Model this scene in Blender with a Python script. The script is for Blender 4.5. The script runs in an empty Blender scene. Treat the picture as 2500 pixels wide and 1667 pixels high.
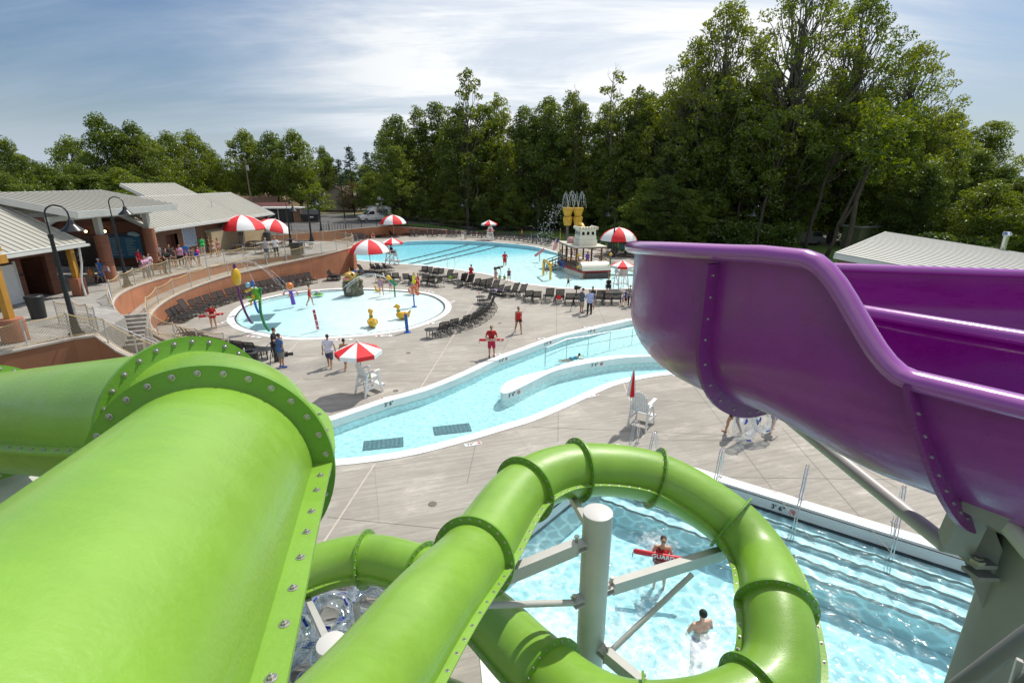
import bpy, bmesh, math, random
from mathutils import Vector, Matrix, geometry, noise
R = math.radians
random.seed(7)
scene = bpy.context.scene
COL = scene.collection
V = Vector
# ------------------------------------------------------------------ camera model
PITCH = R(17.5); F = 1250.0; CAMZ = 9.0
CP, SP = math.cos(PITCH), math.sin(PITCH)
def raydir(u, v):
    a = (u-1250)/F; b = (v-833.5)/F
    return V((a, CP-SP*b, -SP-CP*b))
def G(u, v, z=0.0):                       # point of the level z seen at photo pixel (u, v)
    d = raydir(u, v); t = (z-CAMZ)/d.z
    return V((d.x*t, d.y*t, z))
def GY(u, v, y):                          # point at depth y
    d = raydir(u, v); t = y/d.y
    return V((d.x*t, y, CAMZ+d.z*t))
cam = bpy.data.cameras.new('camera'); cam.lens = 18.0; cam.sensor_width = 36; cam.clip_end = 4000; cam.clip_start = 0.05
camo = bpy.data.objects.new('camera', cam); COL.objects.link(camo)
camo.location = (0, 0, CAMZ); camo.rotation_euler = (R(90)-PITCH, 0, 0)
scene.camera = camo
# ------------------------------------------------------------------ objects
def tagp(o, label=None, cat=None, group=None, kind=None):
    if label: o['label'] = label
    if cat: o['category'] = cat
    if group: o['group'] = group
    if kind: o['kind'] = kind
    return o
def thing(name, label, cat, loc=(0,0,0), rz=0, group=None, kind=None):
    o = bpy.data.objects.new(name, None); COL.objects.link(o)
    o.empty_display_size = 0.2
    o.location = loc; o.rotation_euler = (0,0,rz)
    return tagp(o, label, cat, group, kind)
class MB:
    def __init__(s): s.v=[]; s.f=[]
    def add(s, vs, fs, M=None):
        b=len(s.v)
        if M is not None: vs=[M@V(p) for p in vs]
        s.v += [tuple(p) for p in vs]; s.f += [tuple(i+b for i in f) for f in fs]
        return s
    def box(s, c, d, rz=0, M=None):
        x,y,z=[k/2 for k in d]
        vs=[V((sx*x,sy*y,sz*z)) for sz in(-1,1) for sy in(-1,1) for sx in(-1,1)]
        m=Matrix.Translation(V(c))@Matrix.Rotation(rz,4,'Z')
        if M is not None: m=M@m
        return s.add(vs,[(0,2,3,1),(4,5,7,6),(0,1,5,4),(2,6,7,3),(0,4,6,2),(1,3,7,5)],m)
    def beam(s, p0, p1, w, h, up=V((0,0,1))):
        p0=V(p0);p1=V(p1); t=(p1-p0).normalized(); sd=t.cross(up)
        if sd.length<1e-4: sd=V((1,0,0))
        sd.normalize(); u=sd.cross(t)
        vs=[p+sd*(a*w/2)+u*(b*h/2) for p in(p0,p1) for a,b in((-1,-1),(1,-1),(1,1),(-1,1))]
        return s.add(vs,[(0,1,2,3),(4,7,6,5),(0,4,5,1),(1,5,6,2),(2,6,7,3),(3,7,4,0)])
    def tube(s, pts, r, n=8, cap=True, closed=False):
        pts=[V(p) for p in pts]; m=len(pts)
        rs=r if isinstance(r,(list,tuple)) else [r]*m
        b=len(s.v); pn=None
        for i,p in enumerate(pts):
            if closed: t=pts[(i+1)%m]-pts[i-1]
            else: t=pts[min(i+1,m-1)]-pts[max(i-1,0)]
            if t.length<1e-9: t=V((0,0,1))
            t.normalize()
            if pn is None:
                pn=t.cross(V((0,0,1)))
                if pn.length<1e-3: pn=V((1,0,0))
            pn=(pn-t*pn.dot(t))
            if pn.length<1e-6: pn=t.orthogonal()
            pn.normalize(); q=t.cross(pn)
            for k in range(n):
                a=2*math.pi*k/n; s.v.append(tuple(p+(pn*math.cos(a)+q*math.sin(a))*rs[i]))
        for i in range(m if closed else m-1):
            j=(i+1)%m
            for k in range(n):
                s.f.append((b+i*n+k,b+i*n+(k+1)%n,b+j*n+(k+1)%n,b+j*n+k))
        if cap and not closed:
            s.f.append(tuple(b+k for k in range(n))[::-1]); s.f.append(tuple(b+(m-1)*n+k for k in range(n)))
        return s
    def cyl(s,p0,p1,r0,r1=None,n=12,cap=True):
        return s.tube([p0,p1],[r0,r0 if r1 is None else r1],n,cap)
    def caps(s,p0,p1,r0,r1=None,n=10):        # tapered capsule
        p0=V(p0);p1=V(p1); r1=r0 if r1 is None else r1
        t=(p1-p0); L=t.length
        if L<1e-6: t=V((0,0,1)); L=0
        t.normalize(); pts=[];rs=[]
        for a in (90,65,40,15): pts.append(p0-t*(r0*math.sin(R(a))));rs.append(max(r0*math.cos(R(a)),.0005))
        for a in (15,40,65,90): pts.append(p1+t*(r1*math.sin(R(a))));rs.append(max(r1*math.cos(R(a)),.0005))
        return s.tube(pts,rs,n)
    def ell(s,c,r,nu=12,nv=8,M=None):
        c=V(c); r=(r,r,r) if not isinstance(r,(tuple,list)) else r
        vs=[(0,0,-1)]
        for j in range(1,nv):
            a=-math.pi/2+math.pi*j/nv
            for i in range(nu):
                b=2*math.pi*i/nu; vs.append((math.cos(a)*math.cos(b),math.cos(a)*math.sin(b),math.sin(a)))
        vs.append((0,0,1)); fs=[]
        for i in range(nu):
            fs.append((0,1+(i+1)%nu,1+i))
            for j in range(nv-2):
                a=1+j*nu+i;b=1+j*nu+(i+1)%nu; fs.append((a,b,b+nu,a+nu))
            fs.append((1+(nv-2)*nu+i,1+(nv-2)*nu+(i+1)%nu,len(vs)-1))
        m=Matrix.Translation(c)@(M.to_4x4() if M is not None else Matrix.Identity(4))@Matrix.Diagonal((r[0],r[1],r[2],1))
        return s.add(vs,fs,m)
    def lathe(s,prof,c=(0,0,0),n=16,M=None,cap=True):
        vs=[];fs=[]
        for r,z in prof:
            for i in range(n):
                a=2*math.pi*i/n; vs.append((r*math.cos(a),r*math.sin(a),z))
        for j in range(len(prof)-1):
            for i in range(n): fs.append((j*n+i,j*n+(i+1)%n,(j+1)*n+(i+1)%n,(j+1)*n+i))
        if cap:
            fs.append(tuple(range(n))[::-1]); fs.append(tuple((len(prof)-1)*n+i for i in range(n)))
        m=Matrix.Translation(V(c))
        if M is not None: m=M@m
        return s.add(vs,fs,m)
    def prism(s,poly,z0,z1):
        n=len(poly); b=len(s.v)
        ar=sum(poly[i][0]*poly[(i+1)%n][1]-poly[(i+1)%n][0]*poly[i][1] for i in range(n))
        if ar<0: poly=poly[::-1]
        s.v+=[(p[0],p[1],z0) for p in poly]+[(p[0],p[1],z1) for p in poly]
        tr=geometry.tessellate_polygon([[V((p[0],p[1],0)) for p in poly]])
        for t in tr:
            a,bb,c=t
            q=[V((poly[i][0],poly[i][1],0)) for i in t]
            if (q[1]-q[0]).cross(q[2]-q[0]).z<0: t=t[::-1]
            s.f.append(tuple(b+n+i for i in t)); s.f.append(tuple(b+i for i in t)[::-1])
        for i in range(n): s.f.append((b+i,b+(i+1)%n,b+n+(i+1)%n,b+n+i))
        return s
    def wall(s,pts,w,zb,closed=False):          # pts (x,y,ztop); vertical wall of width w down to zb (number or list)
        n=len(pts); b=len(s.v)
        for i,p in enumerate(pts):
            p=V(p)
            if closed: t=V(pts[(i+1)%n])-V(pts[i-1])
            else: t=V(pts[min(i+1,n-1)])-V(pts[max(i-1,0)])
            t.z=0;t.normalize(); sd=V((t.y,-t.x,0))*(w/2); z=zb[i] if isinstance(zb,(list,tuple)) else zb
            for q in (p-sd,p+sd): s.v.append((q.x,q.y,p.z))
            for q in (p+sd,p-sd): s.v.append((q.x,q.y,z))
        for i in range(n if closed else n-1):
            j=(i+1)%n
            for k in range(4): s.f.append((b+i*4+k,b+i*4+(k+1)%4,b+j*4+(k+1)%4,b+j*4+k))
        if not closed:
            s.f.append((b,b+3,b+2,b+1)); e=b+(n-1)*4; s.f.append((e,e+1,e+2,e+3))
        return s
    def quad(s,a,b_,c,d): return s.add([a,b_,c,d],[(0,1,2,3)])
    def mesh(s,name,mat,smooth=False,off=None):
        me=bpy.data.meshes.new(name)
        vs=s.v if off is None else [(a-off[0],b-off[1],c-off[2]) for a,b,c in s.v]
        me.from_pydata(vs,[],s.f); me.validate(); 
        if mat is not None: me.materials.append(mat)
        if smooth:
            me.polygons.foreach_set('use_smooth',[True]*len(me.polygons))
            if smooth!='all':
                try: me.set_sharp_from_angle(angle=R(40))
                except Exception: pass
        return me
    def build(s,name,mat,parent=None,smooth=False,world=False):
        off=None
        if world and parent is not None: off=tuple(wloc(parent))
        me=s.mesh(name,mat,smooth,off)
        o=bpy.data.objects.new(name,me); COL.objects.link(o)
        if parent is not None: o.parent=parent
        return o
def wloc(o):
    l=V((0,0,0))
    while o is not None: l=l+V(o.location); o=o.parent
    return l
def copy_tree(o, parent=None):
    c=o.copy(); COL.objects.link(c)
    if parent is not None: c.parent=parent
    for ch in KIDS.get(o.name,None) or [k for k in o.children]:
        copy_tree(ch,c)
    return c
KIDS={}
def reg(o):
    KIDS[o.name]=list(o.children)
    for k in o.children: reg(k)
    return o
def catmull(P,step=0.06,closed=False):
    P=[V(p) for p in P]; n=len(P); out=[]
    rng=range(n) if closed else range(n-1)
    for i in rng:
        if closed: p0,p1,p2,p3=P[i-1],P[i],P[(i+1)%n],P[(i+2)%n]
        else: p0=P[i-1] if i>0 else P[0]*2-P[1]; p1=P[i]; p2=P[i+1]; p3=P[i+2] if i+2<n else P[-1]*2-P[-2]
        k=max(2,int((p2-p1).length/step))
        for j in range(k):
            t=j/k; out.append(.5*((2*p1)+(p2-p0)*t+(2*p0-5*p1+4*p2-p3)*t*t+(3*p1-p0-3*p2+p3)*t**3))
    if not closed: out.append(P[-1])
    return out
# ------------------------------------------------------------------ materials
def mat(name, col, rough=.6, metal=0, var=0.0, vscale=2.0, bump=0.0, bscale=40.0, coat=0, spec=.5, col2=None, transl=0, alpha=1, stretch=None, sheen=0, detail=4):
    m=bpy.data.materials.new(name); m.use_nodes=True; nt=m.node_tree; N=nt.nodes; L=nt.links
    b=N['Principled BSDF']; b.inputs['Base Color'].default_value=(*col,1); b.inputs['Roughness'].default_value=rough
    b.inputs['Metallic'].default_value=metal; b.inputs['Coat Weight'].default_value=coat; b.inputs['Coat Roughness'].default_value=.12
    b.inputs['Specular IOR Level'].default_value=spec; b.inputs['Alpha'].default_value=alpha
    tc=N.new('ShaderNodeTexCoord'); src=tc.outputs['Object']
    if stretch:
        mp=N.new('ShaderNodeMapping'); mp.inputs['Scale'].default_value=stretch; L.new(src,mp.inputs[0]); src=mp.outputs[0]
    if var>0 or col2:
        n=N.new('ShaderNodeTexNoise'); n.inputs['Scale'].default_value=vscale; n.inputs['Detail'].default_value=detail; n.inputs['Roughness'].default_value=.6
        L.new(src,n.inputs['Vector'])
        cr=N.new('ShaderNodeValToRGB'); cr.color_ramp.elements[0].position=.32; cr.color_ramp.elements[1].position=.68
        c2=col2 or tuple(min(1,c*(1+var)) for c in col); c1=col if col2 else tuple(c*(1-var) for c in col)
        cr.color_ramp.elements[0].color=(*c1,1); cr.color_ramp.elements[1].color=(*c2,1)
        L.new(n.outputs['Fac'],cr.inputs[0]); L.new(cr.outputs[0],b.inputs['Base Color'])
    if bump>0:
        n2=N.new('ShaderNodeTexNoise'); n2.inputs['Scale'].default_value=bscale; n2.inputs['Detail'].default_value=3; L.new(src,n2.inputs['Vector'])
        bp=N.new('ShaderNodeBump'); bp.inputs['Strength'].default_value=bump; bp.inputs['Distance'].default_value=.02
        L.new(n2.outputs['Fac'],bp.inputs['Height']); L.new(bp.outputs[0],b.inputs['Normal'])
    return m
M={}
M['green']=mat('green_gelcoat',(.20,.385,.038),.37,var=.12,vscale=.9,bump=.12,bscale=48,coat=.22)
M['greenring']=mat('green_flange_gelcoat',(.135,.31,.026),.38,var=.06,vscale=4,bump=.10,bscale=60)
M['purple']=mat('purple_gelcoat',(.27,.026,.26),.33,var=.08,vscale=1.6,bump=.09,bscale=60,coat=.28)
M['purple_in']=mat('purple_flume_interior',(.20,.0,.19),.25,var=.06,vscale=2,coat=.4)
def weather(m,amt=.10,sc=(1.2,7,7)):
    nt=m.node_tree; N=nt.nodes; L=nt.links; b=N['Principled BSDF']; src=b.inputs['Base Color'].links[0].from_socket
    tc=N.new('ShaderNodeTexCoord'); mp=N.new('ShaderNodeMapping'); mp.inputs['Scale'].default_value=sc; L.new(tc.outputs['Object'],mp.inputs[0])
    n=N.new('ShaderNodeTexNoise'); n.inputs['Scale'].default_value=1.6; n.inputs['Detail'].default_value=8; n.inputs['Roughness'].default_value=.78; L.new(mp.outputs[0],n.inputs['Vector'])
    r=N.new('ShaderNodeValToRGB'); r.color_ramp.elements[0].position=.36; r.color_ramp.elements[1].position=.62; r.color_ramp.elements[0].color=(1-amt,1-amt,1-amt*1.1,1); r.color_ramp.elements[1].color=(1+amt*.4,1+amt*.3,1+amt,1); L.new(n.outputs['Fac'],r.inputs[0])
    x=N.new('ShaderNodeMix'); x.data_type='RGBA'; x.blend_type='MULTIPLY'; x.inputs[0].default_value=1; L.new(src,x.inputs[6]); L.new(r.outputs[0],x.inputs[7]); L.new(x.outputs[2],b.inputs['Base Color'])
    q=N.new('ShaderNodeMapRange'); q.inputs[1].default_value=.35; q.inputs[2].default_value=.65; rb=b.inputs['Roughness'].default_value; q.inputs[3].default_value=rb-.06; q.inputs[4].default_value=rb+.14; L.new(n.outputs['Fac'],q.inputs[0]); L.new(q.outputs[0],b.inputs['Roughness'])
weather(M['green'],.03); weather(M['purple'],.08); weather(M['greenring'],.05,(3,3,3)); weather(M['purple_in'],.08)
M['steelw']=mat('painted_steel_column',(.50,.49,.46),.42,var=.05,vscale=3,bump=.03,bscale=25)
M['steelbolt']=mat('bolt_metal',(.42,.41,.38),.35,metal=.8,var=.2,vscale=60)
M['chrome']=mat('stainless_steel',(.62,.63,.64),.18,metal=1)
M['whitecop']=mat('white_coping',(.80,.80,.78),.55,var=.05,vscale=1.2)
M['whitepl']=mat('white_plastic',(.76,.76,.75),.45,var=.05,vscale=6)
M['whitepaint']=mat('white_paint',(.74,.74,.72),.35,var=.04,vscale=3)
M['blackm']=mat('black_metal',(.012,.012,.013),.4)
M['blackstrap']=mat('black_vinyl_strap',(.022,.022,.023),.5,var=.3,vscale=8)
M['blackpl']=mat('black_plastic',(.015,.015,.016),.45,bump=.1)
M['rope']=mat('tan_rope',(.52,.39,.20),.9,bump=.5,bscale=120,var=.15,vscale=20)
M['post']=mat('grey_white_post',(.52,.50,.50),.5,var=.08)
M['red']=mat('red_fabric',(.70,.018,.025),.7,var=.08,vscale=5)
M['white_f']=mat('white_fabric',(.80,.80,.79),.75,var=.04,vscale=5)
M['tile']=mat('black_tile',(.015,.017,.02),.3)
M['brown']=mat('brown_boat_timber',(.16,.055,.025),.6,var=.2,vscale=5)
M['cream']=mat('cream_fibreglass',(.72,.68,.56),.45,var=.05,vscale=3)
M['boatred']=mat('boat_red_trim',(.42,.02,.03),.45)
M['gold']=mat('golden_paint',(.55,.33,.03),.4,var=.3,vscale=7)
M['yellow']=mat('yellow_gelcoat',(.68,.40,.012),.28,var=.06,coat=.5)
M['orange']=mat('orange_gelcoat',(.65,.17,.02),.3,var=.08,coat=.4)
M['blue']=mat('blue_paint',(.02,.13,.48),.35,var=.1)
M['violet']=mat('violet_paint',(.16,.08,.50),.35,var=.1)
M['plum']=mat('plum_paint',(.12,.03,.13),.35,var=.1)
M['greenp']=mat('green_paint',(.02,.20,.07),.4,var=.2)
M['leafp']=mat('frog_green_paint',(.12,.40,.02),.35,var=.25,vscale=9)
M['fishor']=mat('orange_fish_paint',(.55,.13,.05),.4,col2=(.62,.18,.07),vscale=9)
M['darkglass']=mat('dark_glass',(.012,.014,.016),.08,spec=.8)
M['fasciawhite']=mat('pale_fascia_metal',(.60,.60,.57),.4,var=.04)
M['pink']=mat('tongue_pink',(.6,.18,.18),.4)
def finmat(m, fn):
    nt=m.node_tree; fn(nt,nt.nodes,nt.links,nt.nodes['Principled BSDF']); return m
def newmat(name):
    m=bpy.data.materials.new(name); m.use_nodes=True; return m
# concrete: brushed, blotchy broom-finished slabs
def conc(name, base, amp=.25, rz=0.0, slab=5.2):
    m=newmat(name); nt=m.node_tree; N=nt.nodes; L=nt.links; b=N['Principled BSDF']
    tc=N.new('ShaderNodeTexCoord')
    mp=N.new('ShaderNodeMapping'); mp.inputs['Rotation'].default_value=(0,0,rz); L.new(tc.outputs['Object'],mp.inputs[0])
    def noi(sc,st,det=4,rough=.6):
        q=N.new('ShaderNodeMapping'); q.inputs['Scale'].default_value=st; L.new(mp.outputs[0],q.inputs[0])
        n=N.new('ShaderNodeTexNoise'); n.inputs['Scale'].default_value=sc; n.inputs['Detail'].default_value=det; n.inputs['Roughness'].default_value=rough
        L.new(q.outputs[0],n.inputs['Vector']); return n.outputs['Fac']
    def ramp(f,p0,p1,c0,c1):
        r=N.new('ShaderNodeValToRGB'); r.color_ramp.elements[0].position=p0; r.color_ramp.elements[1].position=p1
        r.color_ramp.elements[0].color=(*c0,1); r.color_ramp.elements[1].color=(*c1,1); L.new(f,r.inputs[0]); return r.outputs[0]
    def mul(a,b2,fac=1,mode='MULTIPLY'):
        x=N.new('ShaderNodeMix'); x.data_type='RGBA'; x.blend_type=mode; x.inputs[0].default_value=fac
        L.new(a,x.inputs[6]); L.new(b2,x.inputs[7]); return x.outputs[2]
    big=ramp(noi(.22,(1,1,1),5),.3,.7,tuple(c*(1-amp*.55) for c in base),tuple(min(1,c*(1+amp*.5)) for c in base))
    streak=ramp(noi(2.2,(.18,3.2,1),5,.75),.40,.72,(.84,.84,.84),(1.15,1.15,1.16))
    fine=ramp(noi(6.0,(.35,2.6,1),6,.8),.35,.7,(.86,.86,.86),(1.1,1.1,1.1))
    pale=ramp(noi(.9,(.5,1.1,1),6,.72),.53,.62,(1,1,1),(1.28,1.28,1.28))
    br=N.new('ShaderNodeTexBrick'); br.inputs['Scale'].default_value=1; br.inputs['Mortar Size'].default_value=.012
    br.offset=.37; br.inputs['Brick Width'].default_value=slab; br.inputs['Row Height'].default_value=slab*.8
    br.inputs['Color1'].default_value=(1,1,1,1); br.inputs['Color2'].default_value=(.90,.89,.88,1); br.inputs['Mortar'].default_value=(.8,.79,.78,1)
    L.new(mp.outputs[0],br.inputs['Vector'])
    c=mul(mul(mul(mul(big,streak),fine),pale,.8),br.outputs['Color'])
    wet=ramp(noi(.16,(1,1.6,1),6,.68),.60,.66,(1,1,1),(.80,.80,.82)); c=mul(c,wet,.8)
    wr=N.new('ShaderNodeMapRange'); wr.inputs[1].default_value=.8; wr.inputs[2].default_value=1; wr.inputs[3].default_value=.42; wr.inputs[4].default_value=.82; L.new(wet,wr.inputs[0]); L.new(wr.outputs[0],b.inputs['Roughness'])
    L.new(c,b.inputs['Base Color'])
    bp=N.new('ShaderNodeBump'); bp.inputs['Strength'].default_value=.25; bp.inputs['Distance'].default_value=.01
    L.new(noi(14,(.4,4,1),4),bp.inputs['Height']); L.new(bp.outputs[0],b.inputs['Normal'])
    return m
M['deck']=conc('pool_deck_concrete',(.385,.355,.308),.3,R(-17))
M['plaza']=conc('plaza_concrete',(.37,.355,.325),.25,R(20),3.4)
M['walk']=conc('walkway_concrete',(.36,.33,.29),.25,R(50),3.0)
M['wallcap']=mat('wall_cap_concrete',(.50,.44,.38),.8,var=.1,vscale=2)
def brick(name,c1,c2,mort,w,h,ms=.012,rot=None,rough=.85,bump=.3):
    m=newmat(name); nt=m.node_tree; N=nt.nodes; L=nt.links; b=N['Principled BSDF']
    tc=N.new('ShaderNodeTexCoord'); sp=N.new('ShaderNodeSeparateXYZ'); L.new(tc.outputs['Object'],sp.inputs[0])
    ad=N.new('ShaderNodeMath'); ad.operation='ADD'; L.new(sp.outputs[0],ad.inputs[0]); L.new(sp.outputs[1],ad.inputs[1])
    cb=N.new('ShaderNodeCombineXYZ'); L.new(ad.outputs[0],cb.inputs[0]); L.new(sp.outputs[2],cb.inputs[1])
    br=N.new('ShaderNodeTexBrick'); br.inputs['Scale'].default_value=1; br.inputs['Mortar Size'].default_value=ms
    br.inputs['Brick Width'].default_value=w; br.inputs['Row Height'].default_value=h
    for k,c in (('Color1',c1),('Color2',c2),('Mortar',mort)): br.inputs[k].default_value=(*c,1)
    L.new(cb.outputs[0],br.inputs['Vector'])
    n=N.new('ShaderNodeTexNoise'); n.inputs['Scale'].default_value=.8; n.inputs['Detail'].default_value=5; L.new(tc.outputs['Object'],n.inputs['Vector'])
    r=N.new('ShaderNodeValToRGB'); r.color_ramp.elements[0].position=.3; r.color_ramp.elements[1].position=.7; r.color_ramp.elements[0].color=(.8,.8,.8,1); r.color_ramp.elements[1].color=(1.12,1.1,1.08,1)
    L.new(n.outputs['Fac'],r.inputs[0])
    x=N.new('ShaderNodeMix'); x.data_type='RGBA'; x.blend_type='MULTIPLY'; x.inputs[0].default_value=1; L.new(br.outputs['Color'],x.inputs[6]); L.new(r.outputs[0],x.inputs[7])
    L.new(x.outputs[2],b.inputs['Base Color']); b.inputs['Roughness'].default_value=rough
    bp=N.new('ShaderNodeBump'); bp.inputs['Strength'].default_value=bump; bp.inputs['Distance'].default_value=.01; bp.invert=True
    L.new(br.outputs['Fac'],bp.inputs['Height']); L.new(bp.outputs[0],b.inputs['Normal'])
    return m
M['brick']=brick('tan_brick_wall',(.27,.15,.09),(.22,.115,.07),(.16,.10,.07),.6,.2,.02)
M['brick_red']=brick('red_brick_wall',(.22,.085,.05),(.17,.06,.04),(.12,.07,.05),.6,.2,.02)
M['terra']=brick('terracotta_retaining_wall',(.47,.20,.105),(.44,.185,.098),(.20,.08,.05),4.6,8.0,.02,bump=.15)
M['rcol']=brick('round_block_pier',(.36,.15,.09),(.33,.14,.085),(.2,.09,.06),9,1.3,.02)
def seamroof(name,col,axis,sp=.42):
    m=newmat(name); nt=m.node_tree; N=nt.nodes; L=nt.links; b=N['Principled BSDF']
    n=N.new('ShaderNodeTexNoise'); n.inputs['Scale'].default_value=.5; tc=N.new('ShaderNodeTexCoord'); L.new(tc.outputs['Object'],n.inputs['Vector'])
    r=N.new('ShaderNodeValToRGB'); r.color_ramp.elements[0].color=(*[c*.88 for c in col],1); r.color_ramp.elements[1].color=(*[c*1.1 for c in col],1); L.new(n.outputs['Fac'],r.inputs[0])
    L.new(r.outputs[0],b.inputs['Base Color']); b.inputs['Roughness'].default_value=.42; b.inputs['Metallic'].default_value=.15
    return m
M['roof']=seamroof('standing_seam_roof_metal',(.43,.415,.36),0)
M['seam']=mat('roof_seam_metal',(.36,.35,.30),.45,metal=.1)
M['asphalt']=mat('asphalt_lot',(.105,.10,.095),.9,var=.25,vscale=.25,bump=.3,bscale=8)
M['line']=mat('road_paint',(.55,.5,.42),.7,var=.2,vscale=3)
def grassmat(name,c1,c2,sc=.25):
    m=mat(name,c1,.95,col2=c2,vscale=sc,bump=.8,bscale=9,detail=8); return m
M['grass']=grassmat('lawn',(.055,.10,.014),(.11,.19,.03))
M['grassd']=grassmat('worn_grass',(.06,.06,.025),(.10,.12,.03),1.2)
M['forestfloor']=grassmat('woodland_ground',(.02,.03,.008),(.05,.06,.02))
M['dirt']=mat('sandy_dirt',(.33,.25,.15),.95,var=.2,vscale=.4,bump=.5,bscale=5)
# ------------------------------------------------------------------ light and sky
SUN=V((.364,.458,.809)).normalized()
sl=bpy.data.lights.new('sun','SUN'); sl.energy=4.3; sl.angle=R(.55); sl.color=(1,.95,.87)
so=bpy.data.objects.new('sun',sl); COL.objects.link(so); so.rotation_euler=SUN.to_track_quat('Z','Y').to_euler(); so.location=(20,20,60)
w=bpy.data.worlds.new('World'); scene.world=w; w.use_nodes=True
nt=w.node_tree; N=nt.nodes; L=nt.links; bg=N['Background']; bg.inputs[1].default_value=.105
sky=N.new('ShaderNodeTexSky'); sky.sky_type='NISHITA'; sky.sun_disc=False
sky.sun_elevation=math.asin(SUN.z); sky.sun_rotation=math.atan2(SUN.x,SUN.y); sky.air_density=1.2; sky.dust_density=1.6; sky.ozone_density=1.5
tc=N.new('ShaderNodeTexCoord'); sp=N.new('ShaderNodeSeparateXYZ'); L.new(tc.outputs['Generated'],sp.inputs[0])
def mth(op,a,b=None,c=None):
    x=N.new('ShaderNodeMath'); x.operation=op
    for i,k in enumerate((a,b,c)):
        if k is None: continue
        if isinstance(k,(int,float)): x.inputs[i].default_value=k
        else: L.new(k,x.inputs[i])
    return x.outputs[0]
zz=mth('MAXIMUM',mth('ADD',sp.outputs[2],.22),.15)
px=mth('DIVIDE',sp.outputs[0],zz); py=mth('DIVIDE',sp.outputs[1],zz)
cb=N.new('ShaderNodeCombineXYZ'); L.new(px,cb.inputs[0]); L.new(py,cb.inputs[1])
def cl(rot,scl,sc,det,p0,p1,dist=.0,rough=.6):
    mp=N.new('ShaderNodeMapping'); mp.inputs['Rotation'].default_value=(0,0,rot); mp.inputs['Scale'].default_value=scl; L.new(cb.outputs[0],mp.inputs[0])
    n=N.new('ShaderNodeTexNoise'); n.inputs['Scale'].default_value=sc; n.inputs['Detail'].default_value=det; n.inputs['Roughness'].default_value=rough; n.inputs['Distortion'].default_value=dist
    L.new(mp.outputs[0],n.inputs['Vector'])
    mr=N.new('ShaderNodeMapRange'); mr.inputs[1].default_value=p0; mr.inputs[2].default_value=p1; mr.interpolation_type='SMOOTHSTEP'; L.new(n.outputs['Fac'],mr.inputs[0]); return mr.outputs[0]
c1=cl(R(8),(.55,1.6,1),.8,7,.40,.62,.6)
c2=cl(R(-12),(.4,2.4,1),2.0,8,.46,.72,1.0,.65)
# thick veil towards the right of centre, thinner at far left / far right
xf=N.new('ShaderNodeMapRange'); xf.inputs[1].default_value=-.60; xf.inputs[2].default_value=-.08; xf.interpolation_type='SMOOTHSTEP'; L.new(sp.outputs[0],xf.inputs[0])
xg=N.new('ShaderNodeMapRange'); xg.inputs[1].default_value=.72; xg.inputs[2].default_value=.42; xg.interpolation_type='SMOOTHSTEP'; L.new(sp.outputs[0],xg.inputs[0])
veil=mth('MULTIPLY',xf.outputs[0],xg.outputs[0])
fac=mth('ADD',mth('MULTIPLY',c1,.50),mth('MULTIPLY',c2,.28))
fac=mth('MULTIPLY',fac,mth('MULTIPLY_ADD',xf.outputs[0],.50,.50))
fac=mth('MINIMUM',mth('ADD',fac,mth('ADD',mth('MULTIPLY',veil,.66),.0)),.96)
ccol=N.new('ShaderNodeValToRGB'); ccol.color_ramp.elements[0].color=(4.6,5.5,6.9,1); ccol.color_ramp.elements[1].color=(10.2,10.3,10.2,1)
L.new(veil,ccol.inputs[0])
hz=N.new('ShaderNodeMix'); hz.data_type='RGBA'; hz.inputs[7].default_value=(1,1,1,1); hz.blend_type='MULTIPLY'; hz.inputs[0].default_value=1
dk=N.new('ShaderNodeValToRGB'); dk.color_ramp.elements[0].color=(.86,.89,.95,1); dk.color_ramp.elements[1].color=(1,1,1,1)
L.new(c1,dk.inputs[0]); L.new(ccol.outputs[0],hz.inputs[6]); L.new(dk.outputs[0],hz.inputs[7])
mx=N.new('ShaderNodeMix'); mx.data_type='RGBA'; L.new(fac,mx.inputs[0])
hzr=N.new('ShaderNodeMapRange'); hzr.inputs[1].default_value=.16; hzr.inputs[2].default_value=-.02; hzr.interpolation_type='SMOOTHSTEP'; L.new(sp.outputs[2],hzr.inputs[0])
hzm=N.new('ShaderNodeMix'); hzm.data_type='RGBA'; L.new(mth('MULTIPLY',hzr.outputs[0],.85),hzm.inputs[0]); hzm.inputs[7].default_value=(5.7,6.6,7.7,1); skm=N.new('ShaderNodeMix'); skm.data_type='RGBA'; skm.blend_type='MULTIPLY'; skm.inputs[0].default_value=1; skm.inputs[7].default_value=(.60,.72,.86,1); L.new(sky.outputs[0],skm.inputs[6]); L.new(skm.outputs[2],mx.inputs[6]); L.new(hz.outputs[2],mx.inputs[7])
L.new(mx.outputs[2],hzm.inputs[6]); L.new(hzm.outputs[2],bg.inputs[0])
scene.view_settings.view_transform='Standard'; scene.view_settings.look='None'; scene.view_settings.exposure=0
scene.cycles.max_bounces=8; scene.cycles.transparent_max_bounces=24; scene.cycles.caustics_reflective=False; scene.cycles.caustics_refractive=False
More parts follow.
